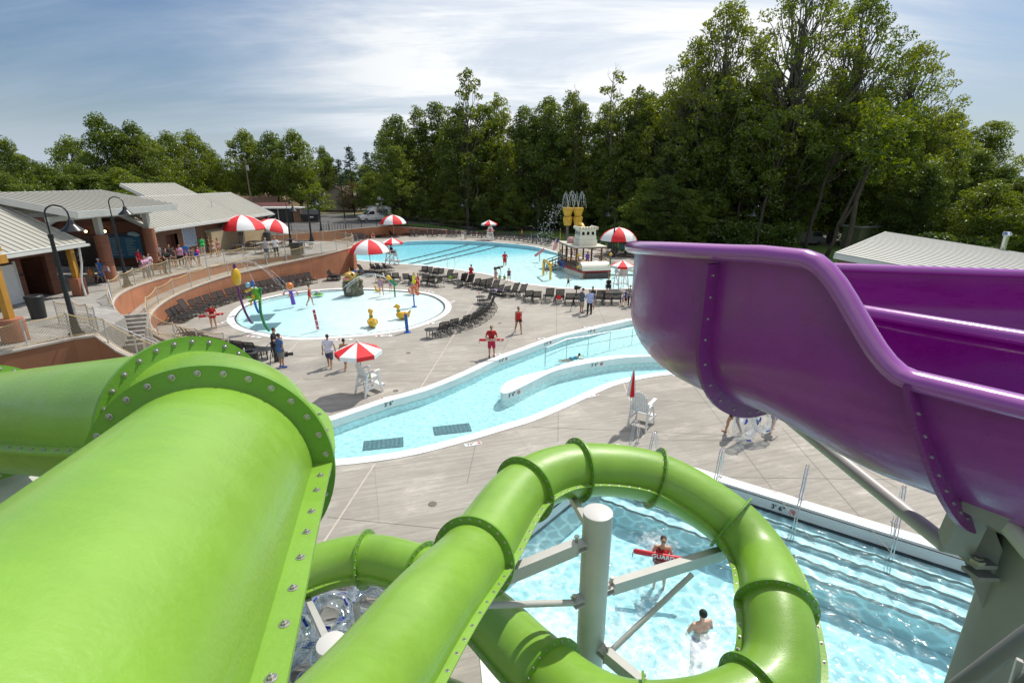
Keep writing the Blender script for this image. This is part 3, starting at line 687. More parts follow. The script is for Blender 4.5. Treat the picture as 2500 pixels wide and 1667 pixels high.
for i,(px,lb) in enumerate([((937,820),'between the ducks and the walking boy'),((1061,789),'below the round black table'),((1103,738),'at the right rim of the splash pad'),((1049,712),'behind the clown-coloured fish post'),((545,787),'at the left rim of the splash pad'),((620,822),'by the cameraman'),((840,829),'below the red post'),((698,718),'behind the orange ball figure')]):
    decktile(px,"0'6\"",R([8,28,75,-35,80,-20,3,12][i]),'white deck tile '+lb,w=1.0,h=.26)
# ------------------------------------------------------------------ slides
def frames(pts):
    out=[]
    for i in range(len(pts)):
        t=(pts[min(i+1,len(pts)-1)]-pts[max(i-1,0)]).normalized()
        s=t.cross(V((0,0,1))).normalized(); u=s.cross(t); out.append((pts[i],t,s,u))
    return out
boltmb=MB().lathe([(.019,0),(.019,.003),(.014,.004)],n=14); boltmb.lathe([(.0105,.003),(.0105,.011),(.008,.013)],n=6); boltmb.lathe([(.0045,.012),(.0045,.018),(.003,.019)],n=8)
BOLT=boltmb.mesh('bolt',M['steelbolt'])
BOLTBIG=BOLT
def put_bolt(parent,p,nrm,base,sc=1.0,me=None):
    o=bpy.data.objects.new('bolt',me or BOLT); COL.objects.link(o); o.parent=parent
    o.location=V(p)-V(base); o.rotation_euler=nrm.to_track_quat('Z','Y').to_euler(); o.scale=(sc,)*3
def idx_near(pts,p): return min(range(len(pts)),key=lambda i:(pts[i]-V(p)).length)
def tube_slide(name,label,P,flanges,r=.45,rf=.545,nseg=64,boltn=24,seam=(True,True),sf=.085,bolt_sp=.15,bsc=1.0):
    pts=catmull(P,.05); fr=frames(pts); base=V((pts[0].x,pts[0].y,pts[0].z-r))
    root=thing(name,label,'water slide',tuple(base),group=None)
    ids=sorted(idx_near(pts,p) for p in flanges); cuts=[0]+ids+[len(pts)-1]
    for a,b in zip(cuts[:-1],cuts[1:]):
        if b-a<2: continue
        mb=MB(); m=b-a+1
        for i in range(a,b+1):
            p,t,s,u=fr[i]
            for k in range(nseg):
                an=2*math.pi*k/nseg; mb.v.append(tuple(p+(s*math.cos(an)+u*math.sin(an))*r))
        for i in range(m-1):
            for k in range(nseg): mb.f.append((i*nseg+k,i*nseg+(k+1)%nseg,(i+1)*nseg+(k+1)%nseg,(i+1)*nseg+k))
        sec=mb.build('tube_section',M['green'],root,smooth='all',world=True)
        # horizontal seam flanges both sides
        for sd,on in ((1,seam[0]),(-1,seam[1])):
            if not on: continue
            mb=MB(); th=.012
            for i in range(a,b+1):
                p,t,s,u=fr[i]
                for x,z in ((r-.01,th),(r+.02,th*.9),(r+sf,th*.7),(r+sf,-th*.7),(r-.01,-th)): mb.v.append(tuple(p+s*(sd*x)+u*z))
            for i in range(m-1):
                for k in range(5): 
                    q=(i*5+k,i*5+(k+1)%5,(i+1)*5+(k+1)%5,(i+1)*5+k); mb.f.append(q if sd<0 else q[::-1])
            fl=mb.build('seam_flange',M['green'],root,world=True)
            acc=.06; last=pts[a]
            for i in range(a+1,b):
                acc+=(pts[i]-last).length*(1+ (0)); last=pts[i]
                if acc>=bolt_sp:
                    acc=0; p,t,s,u=fr[i]; put_bolt(fl,p+s*(sd*(r+sf*.55))+u*(th*.75),u,base,bsc)
    for i in ids:
        p,t,s,u=fr[i]; mb=MB(); th=.016
        prof=((r-.008,-th*1.6),(r+.014,-th*1.2),(rf,-th),(rf,th),(r+.014,th*1.2),(r-.008,th*1.6))
        n=96
        for k in range(n):
            an=2*math.pi*k/n; d=s*math.cos(an)+u*math.sin(an)
            for x,z in prof: mb.v.append(tuple(p+d*x+t*z))
        for k in range(n):
            for j in range(6): mb.f.append((k*6+j,k*6+(j+1)%6,((k+1)%n)*6+(j+1)%6,((k+1)%n)*6+j)[::-1])
        fo=mb.build('ring_flange',M['greenring'],root,world=True,smooth=True)
        for k in range(boltn):
            an=2*math.pi*(k+.5)/boltn; d=s*math.cos(an)+u*math.sin(an)
            cs=V((0,0,CAMZ))-p; sg=1 if t.dot(cs)>0 else -1
            put_bolt(fo,p+d*((r+rf)/2+.012)+t*(sg*(th+.002)),t*sg,base,bsc)
    return root,pts,fr
# nearest tube
T1=[(-.52,-1.3,8.10),(-.85,0,7.95),(-1.11,.96,7.80),(-1.36,1.9,7.68),(-1.47,2.32,7.64),(-1.68,2.72,7.58),(-2.15,3.05,7.50),(-3.0,3.45,7.30),(-4.0,3.95,7.05),(-5.2,4.5,6.75),(-6.6,5.0,6.45),(-8.0,5.2,6.2),(-10.5,4.6,5.7),(-12.5,2.5,5.1)]
tube_slide('tube_slide','large bright green tube slide in the left foreground, bending away to the left',T1,[(-1.42,2.16,7.66),(-2.02,2.98,7.53),(-4.9,4.38,6.83)],bolt_sp=.155,boltn=30,bsc=.85)
# the descending loop
def T(u,v,t): d=raydir(u,v); return V((0,0,CAMZ))+d*t
C0=[(-1.45,.9,6.1),(-1.25,2.1,5.6),tuple(T(919,1665,4.1)),tuple(T(1043,1494,5.1)),tuple(T(1163,1352,6.5)),tuple(T(1275,1199,8.0)),tuple(T(1409,1147,8.75)),tuple(T(1598,1166,9.05)),tuple(T(1768,1262,8.75)),(3.98,6.75,3.22),tuple(T(1893,1476,7.2)),(3.35,4.9,3.05),(2.55,4.45,2.98),(1.6,4.42,2.85),(.95,4.72,2.75),(.3,5.45,2.6),(-.32,6.33,2.42),(-1.1,7.2,2.3),(-1.79,7.7,2.2),(-2.79,8.10,2.08),(-3.77,7.95,1.95),(-4.9,7.2,1.8),(-5.6,6.0,1.65)]
tube_slide('tube_slide','bright green tube slide looping around a grey column over the plunge pool',C0,[tuple(T(919,1665,4.1)-V((.05,1.1,-.3))),tuple(T(1163,1356,6.4)),tuple(T(1271,1199,8.1)),tuple(T(1409,1147,8.7)),tuple(T(1598,1166,9.05)),tuple(T(1783,1272,8.7)),tuple(T(1893,1476,7.15)),(2.95,4.62,3.0),(1.6,4.42,2.85),(.55,5.15,2.67),(-1.6,7.6,2.22),(-2.79,8.10,2.08)],boltn=24,bolt_sp=.2,bsc=1.05)
# lower slide seen between the tubes at the bottom edge
tube_slide('tube_slide','short piece of bright green tube low down at the bottom edge',[(.9,4.3,1.25),(-.2,5.3,1.15),(-1.0,5.9,1.05),(-2.2,6.2,.95)],[],seam=(True,False),bolt_sp=.3)
# ------------------------------------------------------------------ purple open flume
HW=.62; HD=.53; ZB=7.62
Cb=V((2.50,3.56)); Rb=.97
# centre line: straight in, bend, straight out
dirn=V((-.63,.78)).normalized(); nin=V((dirn.y,-dirn.x))       # right-hand normal (towards bend centre)
st=Cb-nin*Rb; seg=[]
Lst=3.6
for i in range(int(Lst/.05)): q=st-dirn*(Lst-i*.05); seg.append((q.x,q.y))
a0=math.atan2(st.y-Cb.y,st.x-Cb.x); turn=R(131)
n=int(Rb*turn/.05)
for i in range(n+1): a=a0-turn*i/n; seg.append((Cb.x+Rb*math.cos(a),Cb.y+Rb*math.sin(a)))
a=a0-turn; d2=V((math.sin(a),-math.cos(a))); q0=V(seg[-1])
for i in range(1,90): q=q0+d2*(i*.05); seg.append((q.x,q.y))
pp=[V((x,y,0)) for x,y in seg]; s_acc=[0]
for i in range(1,len(pp)): s_acc.append(s_acc[-1]+(pp[i]-pp[i-1]).length)
sA=Lst-.78                      # where the outer wall starts to rise
def ext(s): return .03+.45*sst(Lst-.70,Lst-.20,s)-.17*sst(Lst+.2,Lst+2.6,s)
def zb(s): return ZB+.02-.12*min(max(0,s-Lst),2.6)-.03*max(0,s-Lst-2.6)
fl=thing('open_slide','wide purple open flume slide curving around at the right edge','water slide',(seg[0][0],seg[0][1],ZB))
def prof_pts(s,o=0.0):
    # from the inner rim down round to the outer rim; returns (lateral, height) ; lateral + = inner side
    e=ext(s); P=[]; kd=.98+.28*sst(Lst+.15,Lst-.65,s)
    ri=HW+o
    P.append((ri,HD))
    for k in range(0,25):
        an=math.pi*k/24; P.append((ri*math.cos(an),HD-(HD+o)*kd*math.sin(an)))
    for k in range(1,9): P.append((-ri-.02*0,HD+e*k/8))
    return P
def flume(sec,a,b,name,parent):
    outm=MB(); inn=MB(); 
    for i in range(a,b+1):
        t=(pp[min(i+1,len(pp)-1)]-pp[max(i-1,0)]).normalized(); nn=V((t.y,-t.x,0)); z=zb(s_acc[i])
        for mb,o in ((outm,.018),(inn,0)):
            for x,h in prof_pts(s_acc[i],o): mb.v.append(tuple(pp[i]+nn*x+V((0,0,z+h))))
    m=len(prof_pts(0))
    for mb,flip in ((outm,False),(inn,True)):
        for i in range(b-a):
            for k in range(m-1):
                q=(i*m+k,(i+1)*m+k,(i+1)*m+k+1,i*m+k+1); mb.f.append(q[::-1] if flip else q)
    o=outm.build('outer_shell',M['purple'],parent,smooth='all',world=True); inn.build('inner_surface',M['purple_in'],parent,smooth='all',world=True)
cutA=min(range(len(pp)),key=lambda i:abs(s_acc[i]-(Lst-.70)))
cutB=min(range(len(pp)),key=lambda i:abs(s_acc[i]-(Lst+.14)))
cutC=min(range(len(pp)),key=lambda i:abs(s_acc[i]-(Lst+2.7)))
for a,b in ((0,cutA),(cutA,cutB),(cutB,cutC),(cutC,len(pp)-1)): flume(None,a,b,'s',fl)
# rolled rims
for side in (0,1):
    mb=MB(); n=18; b=0; rows=[]
    for i in range(len(pp)):
        t=(pp[min(i+1,len(pp)-1)]-pp[max(i-1,0)]).normalized(); nn=V((t.y,-t.x,0)); s=s_acc[i]; z=zb(s)
        h=HD if side==0 else HD+ext(s)
        sg=1 if side==0 else -1
        c=pp[i]+nn*(sg*(HW+.035))+V((0,0,z+h))
        tt=V((t.x,t.y,0))
        if side==1:
            dz=(ext(min(s+.05,99))-ext(s-.05))/.1; tt=V((t.x,t.y,dz)).normalized()
        up=nn.cross(tt); up=up if up.z>0 or True else -up
        if up.z<-.01: up=-up
        for k in range(n):
            an=2*math.pi*k/n; mb.v.append(tuple(c+nn*(.06*math.cos(an))+up*(.045*math.sin(an))))
    for i in range(len(pp)-1):
        for k in range(n): mb.f.append((i*n+k,(i+1)*n+k,(i+1)*n+(k+1)%n,i*n+(k+1)%n))
    mb.build('rolled_rim',mat('purple_rim_gelcoat',(.36,.09,.38),.22,var=.05,coat=.6,bump=.04,bscale=30),fl,smooth='all',world=True)
# ring flanges
def skew(ci,h): return .20*max(0,1-h/HD) if ci==0 else 0
for ci,i in enumerate((cutA,cutB,cutC)):
    t=(pp[i+1]-pp[i-1]).normalized(); nn=V((t.y,-t.x,0)); s=s_acc[i]; z=zb(s); mb=MB(); th=.012; P0=prof_pts(s,.012); P1=prof_pts(s,.105)
    P0=P0[1:-1]; P1=P1[1:-1]; m=len(P0)
    for (x0,h0),(x1,h1) in zip(P0,P1):
        for x,h,w_ in ((x0,h0,-th*1.5),(x1,h1,-th),(x1,h1,th),(x0,h0,th*1.5)): mb.v.append(tuple(pp[i]+nn*x+V((0,0,z+h))+t*(w_-skew(ci,h))))
    for k in range(m-1):
        for j in range(4): mb.f.append((k*4+j,k*4+(j+1)%4,(k+1)*4+(j+1)%4,(k+1)*4+j))
    fo=mb.build('ring_flange',mat('purple_flange_gelcoat',(.19,.025,.19),.35,bump=.2,bscale=60),fl,world=True,smooth=True)
    base=V(fl.location); acc=0; PM=prof_pts(s,.062)[1:-1]
    for k in range(1,len(PM)):
        acc+=math.hypot(PM[k][0]-PM[k-1][0],PM[k][1]-PM[k-1][1])
        if acc>.088:
            acc=0; p=pp[i]+nn*PM[k][0]+V((0,0,z+PM[k][1]))-t*skew(ci,PM[k][1]); cs=V((0,0,CAMZ))-p; sg=1 if t.dot(cs)>0 else -1
            put_bolt(fo,p+t*(sg*th),t*sg,base,.62)
# ------------------------------------------------------------------ columns and arms
def column(x,y,z0,z1,r,label,name='support_column'):
    t=thing(name,label,'column',(x,y,z0))
    mb=MB(); mb.cyl((0,0,0),(0,0,z1-z0-.012),r,n=48); mb.build('shaft',M['steelw'],t,smooth=True)
    mb=MB(); mb.lathe([(r*1.004,z1-z0-.016),(r*1.004,z1-z0),(r*.98,z1-z0+.003)],n=48); mb.build('cap_plate',mat('cap_plate_steel',(.58,.57,.54),.5),t,smooth=True)
    return t
def lug(mb,p,d,w=.16):
    p=V(p);d=V(d).normalized()
    for s in (-1,1): mb.beam(p-d*.02+V((0,0,s*.045)),p+d*.20+V((0,0,s*.045)),w,.014)
def pin(mb,p): mb.cyl(V(p)+V((0,0,-.07)),V(p)+V((0,0,.075)),.022,n=10); mb.cyl(V(p)+V((0,0,.06)),V(p)+V((0,0,.085)),.035,n=6)
def arm(t,p0,p1,w=.13,h=.17,pipe=False,name='arm'):
    base=wloc(t); mb=MB()
    if pipe: mb.tube([p0,p1],w/2,16)
    else: mb.beam(p0,p1,w,h)
    a=mb.build(name,M['steelw'],t,world=True,smooth=pipe)
    d=(V(p1)-V(p0)); d.z=0
    mb=MB(); lug(mb,V(p0)-d.normalized()*.18,d); mb.build('bracket',M['steelw'],a).location=-base+V((0,0,0))
    mb=MB(); pin(mb,V(p0)+V((0,0,h/2))); mb.build('pin',M['steelbolt'],a).location=-base
    return a
def CT(p,t):                        # point on column at given photo pixel row
    return GY(p[0],p[1],t)
c1=column(1.19,6.05,-1.4,4.62,.205,'tall pale grey round column standing in the plunge pool inside the green loop')
cx,cy=1.19,6.05
def rad(px,yy=cy,r=.32):
    g=GY(*px,yy); return g
def armto(z0,target,**k):
    d=V(target)-V((cx,cy,z0)); dd=V((d.x,d.y,0)).normalized(); return arm(c1,V((cx,cy,z0))+dd*.33,V(target),**k)
armto(4.15,(-.30,5.38,4.03),w=.13,h=.2)
armto(3.2,(-.32,5.30,3.75),w=.09,h=.09,pipe=True,name='strut')
armto(4.1,(1.02,7.45,3.88),w=.10,h=.12,name='strut')
armto(3.2,(3.62,7.25,2.95),w=.13,h=.2)
armto(1.9,(2.95,6.85,2.85),w=.09,h=.09,pipe=True,name='strut')
armto(2.35,(2.35,4.6,2.45),w=.13,h=.2)
armto(1.7,(.75,5.0,2.2),w=.12,h=.16)
c2=column(-2.5,5.5,-.0,2.9,.2,'short pale grey round column rising between the stacked clear tubes')
def arm2(z0,target,**k):
    d=V(target)-V((-2.5,5.5,z0)); dd=V((d.x,d.y,0)).normalized(); return arm(c2,V((-2.5,5.5,z0))+dd*.32,V(target),**k)
arm2(2.55,(-3.75,7.55,1.62),w=.10,h=.14); arm2(2.35,(-3.9,4.9,2.1),w=.10,h=.1,pipe=True,name='strut'); arm2(1.6,(-3.6,4.3,1.5),w=.12,h=.16); arm2(2.2,(-1.35,3.2,4.4),w=.12,h=.16)
c4=column(-2.85,7.5,0,1.6,.06,'slim pale post under the far bend of the green tube'); 
STW=M['steelw']; MIDST=mat('shaded_bracket_steel',(.27,.27,.255),.45,var=.1,vscale=5); M['steelw']=mat('shaded_column_paint',(.30,.30,.28),.5,var=.12,vscale=1)  # darker copies of the column paint, shade put into the colour
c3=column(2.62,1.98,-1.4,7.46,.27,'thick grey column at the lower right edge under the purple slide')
# brackets from the purple column
mb=MB(); base=wloc(c3)
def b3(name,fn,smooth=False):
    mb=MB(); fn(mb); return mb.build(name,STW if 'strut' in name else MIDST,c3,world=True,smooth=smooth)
jx=T(2345,1215,2.75); jf=T(2338,1225,2.3)
PA=pp[cutA]; under=V((PA.x,PA.y,zb(0)-.10))
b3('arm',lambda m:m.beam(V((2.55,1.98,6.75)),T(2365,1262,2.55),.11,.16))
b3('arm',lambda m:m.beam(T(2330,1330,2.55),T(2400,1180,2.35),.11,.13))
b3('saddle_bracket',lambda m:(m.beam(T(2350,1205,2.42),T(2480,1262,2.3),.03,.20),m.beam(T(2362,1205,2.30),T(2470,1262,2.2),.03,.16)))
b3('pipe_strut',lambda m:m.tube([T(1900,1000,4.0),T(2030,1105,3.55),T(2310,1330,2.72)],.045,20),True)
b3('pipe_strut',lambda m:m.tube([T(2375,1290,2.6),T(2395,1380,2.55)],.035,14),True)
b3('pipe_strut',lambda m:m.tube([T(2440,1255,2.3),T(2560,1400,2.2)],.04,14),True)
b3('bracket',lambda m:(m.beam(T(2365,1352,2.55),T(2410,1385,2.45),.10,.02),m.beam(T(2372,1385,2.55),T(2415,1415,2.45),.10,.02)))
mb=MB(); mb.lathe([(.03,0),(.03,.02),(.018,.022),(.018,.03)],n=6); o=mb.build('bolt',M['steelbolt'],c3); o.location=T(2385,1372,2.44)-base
M['steelw']=STW
# column carrying the far-left tube
c5=column(-4.78,4.25,0,6.2,.33,'white capped column top under the left green tube')
# tower railing at the lower right corner
rl=thing('tower_railing','blurred grey metal railing at the lower right corner','railing',(1.6,.75,7.4))
mb=MB(); mb.tube([T(2320,1690,1.25),T(2500,1555,1.15),T(2700,1420,1.1)],.018,12); mb.tube([T(2420,1720,1.25),T(2530,1640,1.15),T(2700,1520,1.1)],.012,12); mb.build('rail',mat('railing_dark_steel',(.16,.16,.15),.5),rl,smooth=True,world=True)
mb=MB()
for k in range(4): mb.beam(T(2490+k*30,1610-k*18,1.2),T(2440+k*30,1780,1.2),.012,.03)
mb.build('baluster',M['steelw'],rl,world=True)
# ------------------------------------------------------------------ terraces, retaining walls, ramp, stairs
PZ=2.4
LW=[V(p) for p in [(-20.0,58.9,PZ),(-18.3,57.6,PZ),(-17.0,55.6,PZ),(-16.6,53.6,PZ),(-16.95,51.4,PZ-.03),(-18.2,48.8,2.22),(-19.8,46.2,2.05),(-21.5,43.3,1.88),(-22.7,40.3,1.75),(-23.35,37.0,1.55),(-23.45,34.0,1.30),(-23.0,31.6,.98),(-22.0,29.8,.70),(-20.4,28.3,.48),(-18.2,27.0,.32),(-16,26.1,.24),(-13.7,25.45,.16)]]
UW=[V(p) for p in [(-19.6,48.6,PZ),(-20.6,47.3,PZ),(-22.3,45.3,PZ),(-23.6,43.0,PZ),(-24.3,40.4,PZ),(-24.8,37.4,PZ),(-24.85,34.4,PZ),(-24.4,31.8,PZ),(-23.6,29.6,2.3),(-22.6,28.0,1.9),(-21.4,26.9,1.25),(-20.0,26.0,.75),(-18.0,25.35,.40),(-16.2,25.1,.26),(-14.5,24.95,.16)]]
LWs=catmull(LW,.6); UWs=catmull(UW,.6)
def wallthing(name,label,pts,w,zb,m=M['terra'],cap=True):
    base=pts[len(pts)//2]; t=thing(name,label,'retaining wall',(base.x,base.y,0))
    mb=MB(); mb.wall([(p.x,p.y,p.z-.07) for p in pts],w,zb); mb.build('wall_face',m,t,world=True)
    if cap:
        mb=MB(); mb.wall([(p.x,p.y,p.z+.02) for p in pts],w+.06,[p.z-.069 for p in pts]); mb.build('wall_cap',M['wallcap'],t,world=True)
    return t
wallthing('retaining_wall','tall curved terracotta retaining wall behind the row of black loungers',LWs,.28,-.1)
wallthing('retaining_wall','upper curved terracotta wall between the plaza and the ramp',UWs,.25,[min(p.z-.25,1.0 if p.z>1.5 else 0) for p in UWs])
# plaza slab
PL=[(-20.0,58.9),(-18.3,57.6),(-17.0,55.6),(-16.65,53.6),(-17.0,51.4),(-18.2,48.8),(-19.0,47.6),(-20.2,47.6)]+[(p.x,p.y) for p in UW[2:8]]+[(-23.75,29.9),(-22.95,28.6),(-22.2,27.6),(-19.6,25.1),(-18.75,22.05),(-19.4,21.6),(-20.65,19.5),(-21.75,17.65),(-24,15.2),(-30,14),(-60,14),(-60,59.4),(-27,59.4)]
mb=MB(); mb.prism([tuple(p) for p in PL],1.1,PZ-.03); tagp(mb.build('plaza_paving',M['plaza']),kind='structure')
mb=MB(); 
STc=[V((-22.4,26.9,0)),V((-19.6,25.1,0))]
# ramp surface between the two curved walls
def atpar(P,t): 
    x=t*(len(P)-1); i=min(int(x),len(P)-2); return P[i].lerp(P[i+1],x-i)
RU=UWs; RL=[p for p in LWs if p.y<49.3]
n=80; mb=MB(); prev=None
for i in range(n+1):
    a=atpar(RU,i/n); b=atpar(RL,i/n); z=min(atpar(RL,i/n).z-.12,PZ-.06); z=max(z,.02)
    q=((a.x,a.y,z),(b.x,b.y,z))
    if prev: mb.quad(prev[0],prev[1],q[1],q[0])
    prev=q
tagp(mb.build('ramp',M['walk']),kind='structure')
# lower walkway and stairs
tw=V((.40,-.92,0)).normalized(); sd=V((-tw.y,tw.x,0))
top0=V((-20.9,26.15,PZ)); 
stair=thing('stairs','short flight of concrete steps from the plaza down to the walkway','stairs',(top0.x,top0.y,1.3),0)
mb=MB()
for k in range(8):
    c=top0+tw*(k*.29+.15); z=PZ-.04-.155*(k+1)
    h=z-(-.3)
    mb.box((c.x,c.y,z-h/2),(.29,2.9,h),math.atan2(tw.y,tw.x))
mb.build('steps',M['walk'],stair,world=True)
mb=MB(); walk=[(-22.3,25.4,1.1),(-19.6,22.6,1.1),(-17.4,21.9,.8),(-14.8,22.9,.02),(-13.4,25.3,.02),(-16,25.9,.03),(-18,26.6,.12),(-20.2,27.2,.4),(-21.6,26.7,.9)]
mb.add([V(p) for p in walk],[tuple(range(len(walk)))]); tagp(mb.build('walkway',M['walk']),kind='structure')
FW=[V(p) for p in [(-21.6,17.6,PZ),(-20.5,19.4,PZ),(-19.3,21.5,PZ),(-18.6,21.95,PZ),(-17.6,21.75,1.75),(-16.6,21.7,1.2),(-15.4,21.9,.7),(-14.2,22.3,.3),(-12.8,23.2,.18)]]
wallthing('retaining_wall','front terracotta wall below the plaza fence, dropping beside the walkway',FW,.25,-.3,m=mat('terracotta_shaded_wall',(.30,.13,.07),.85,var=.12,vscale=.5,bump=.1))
# lawn in front of that wall
flat('lower_lawn',[(-21.4,17.4),(-19.2,21.4),(-18.4,21.8),(-15,21.7),(-12.8,23),(-13.8,20),(-16,16.6),(-19,14.5)],.02,M['grassd'])
# far orange wall beside the parking lot
B2=[V(p) for p in [(-40,69.5,1.62),(-31,75,1.65),(-26,81,1.68),(-21,87,1.72),(-17.8,89.2,1.35),(-12,91.2,.75),(-6,91.3,.3),(-2,90.4,.12)]]
wallthing('retaining_wall','low terracotta wall along the parking lot behind the far loungers',B2,.25,-.1)
# ------------------------------------------------------------------ fences with rope and netting
def netmat(name,col,op,sc,w=.10):
    m=newmat(name); nt=m.node_tree; N=nt.nodes; L=nt.links; b=N['Principled BSDF']; b.inputs['Base Color'].default_value=(*col,1); b.inputs['Roughness'].default_value=.9
    tc=N.new('ShaderNodeTexCoord'); sp=N.new('ShaderNodeSeparateXYZ'); L.new(tc.outputs['UV'],sp.inputs[0])
    def mt(op_,a,b_=None):
        x=N.new('ShaderNodeMath'); x.operation=op_
        for i,k in enumerate((a,b_)):
            if k is None: continue
            if isinstance(k,(int,float)): x.inputs[i].default_value=k
            else: L.new(k,x.inputs[i])
        return x.outputs[0]
    u=sp.outputs[0];v=sp.outputs[1]
    p=mt('ABSOLUTE',mt('SUBTRACT',mt('FRACT',mt('MULTIPLY',mt('ADD',u,v),sc)),.5)); q=mt('ABSOLUTE',mt('SUBTRACT',mt('FRACT',mt('MULTIPLY',mt('SUBTRACT',u,v),sc)),.5))
    al=mt('MAXIMUM',mt('GREATER_THAN',p,.5-w),mt('GREATER_THAN',q,.5-w))
    L.new(mt('MULTIPLY',al,op),b.inputs['Alpha']); return m
M['net']=netmat('rope_netting',(.46,.36,.22),1.0,9,.085)
M['chain']=netmat('chain_link_mesh',(.012,.012,.013),.8,11,.05)
def netsheet(parent,pts,z0,z1,m,name):
    me=bpy.data.meshes.new(name); base=wloc(parent); vs=[];fs=[];us=[];acc=0
    for i,p in enumerate(pts):
        if i: acc+=(V(p)-V(pts[i-1])).length
        vs+=[tuple(V(p)+V((0,0,z0))-base),tuple(V(p)+V((0,0,z1))-base)]; us+=[(acc,z0),(acc,z1)]
    for i in range(len(pts)-1): fs.append((2*i,2*i+2,2*i+3,2*i+1))
    me.from_pydata(vs,[],fs); uv=me.uv_layers.new(name='UVMap')
    for lo in me.loops: uv.data[lo.index].uv=us[lo.vertex_index]
    me.materials.append(m); o=bpy.data.objects.new(name,me); COL.objects.link(o); o.parent=parent; return o
def resample(P,sp):
    P=[V(p) for p in P]; out=[P[0].copy()]; acc=0; tot=sum((P[i+1]-P[i]).length for i in range(len(P)-1)); n=max(1,round(tot/sp)); st=tot/n; tgt=st
    for i in range(len(P)-1):
        d=(P[i+1]-P[i]).length
        while acc+d>=tgt-1e-6 and len(out)<=n:
            out.append(P[i].lerp(P[i+1],(tgt-acc)/d)); tgt+=st
        acc+=d
    return out
def ropefence(label,P,sp=1.75,h=1.1,pr=.032,pm=M['post']):
    t=thing('rope_fence',label,'fence',tuple(P[len(P)//2]))
    ps=resample(P,sp); fine=resample(P,.4)
    pmb=MB().cyl((0,0,0),(0,0,h),pr,n=8); pmb.lathe([(pr*1.15,h),(pr*1.15,h+.03),(pr*.4,h+.06)],n=8); me=pmb.mesh('post',pm,True); base=wloc(t)
    for p in ps: o=bpy.data.objects.new('post',me); COL.objects.link(o); o.parent=t; o.location=p-base
    top=[]
    for a,b in zip(ps[:-1],ps[1:]):
        for k in range(6): q=a.lerp(b,k/6); top.append(q+V((0,0,h-.03-.10*math.sin(math.pi*k/6))))
    top.append(ps[-1]+V((0,0,h-.03)))
    mb=MB(); mb.tube(top,.024,6); mb.build('top_rope',M['rope'],t,world=True,smooth=True)
    mb=MB(); mb.tube([p+V((0,0,.08)) for p in fine],.016,5); mb.build('bottom_rope',M['rope'],t,world=True,smooth=True)
    netsheet(t,[ (p+V((0,0,0))) for p in fine],.06,h-.12,M['net'],'netting')
    return t
ropefence('rope net fence with pale posts on top of the tall curved wall',[p for p in LWs if p.y>25.8] ,1.9)
ropefence('rope net fence along the plaza edge in front of the crowd',[p for p in UWs if p.y>29.5],1.9)
ropefence('lower rope net fence along the inner side of the ramp end',[p for p in UWs if p.y<=29.5],1.5)
ropefence('rope net fence around the back of the plaza tables',[(-20.0,58.9,PZ),(-22,59.2,PZ),(-25,59.3,PZ),(-27.6,59.3,PZ)],1.6)
ropefence('rope net fence on the front wall at the left edge',[p+V((0,0,.02)) for p in FW],1.6)
ropefence('short rope net fence between the lamp post and the stairs',[(-21.9,23.9,PZ),(-20.3,23.6,PZ),(-19.0,22.6,PZ)],1.3)
# stair handrails
hr=thing('stair_handrail','pale metal handrail beside the stairs and walkway','handrail',(-19,24.5,1.2))
mb=MB()
for off in (0,):
    P=[V((-22.2,27.7,PZ+.85)),V((-21.0,26.4,1.9)),V((-19.6,25.5,1.35)),V((-18.4,25.2,1.2)),V((-17.6,25.1,.5))]
    mb.tube(P,.025,8)
    for p,z in zip(P[:4],(1.5,.8,.4,.3)): mb.tube([p,(p.x,p.y,z)],.022,6)
P=[V((-19.2,22.6,3.2)),V((-17.8,22.4,2.6)),V((-16.2,22.2,1.9)),V((-14.6,22.8,1.1))]; mb.tube(P,.025,8)
for p in P: mb.tube([p,(p.x,p.y,p.z-.9)],.02,6)
mb.build('rail',M['post'],hr,world=True,smooth=True)
# black perimeter chain-link fence
def chain(label,P,sp=2.9,h=1.5):
    t=thing('chain_link_fence',label,'fence',tuple(P[len(P)//2])); ps=resample(P,sp); base=wloc(t); fine=resample(P,1.5)
    me=MB().cyl((0,0,-.1),(0,0,h+.05),.04,n=6).mesh('post',M['blackm'],True)
    for p in ps: o=bpy.data.objects.new('post',me); COL.objects.link(o); o.parent=t; o.location=p-base
    mb=MB(); mb.tube([p+V((0,0,h)) for p in fine],.022,5); mb.build('top_rail',M['blackm'],t,world=True)
    netsheet(t,fine,.03,h,M['chain'],'mesh')
    return t
def zf(x,y): return 1.55*(1-sst(-20,-3,x)) if x>-21 else 1.62
chain('black chain-link fence between the parking lot and the far pool deck',[V((x,y,zf(x,y))) for x,y in [(-34,73.2),(-31,75.1),(-26,81.1),(-21,87.1),(-17.8,89.5),(-12,91.6),(-3,90.6),(4,85.6),(10,76.6),(16.5,64.4),(22,55.4),(29,44.4)]])
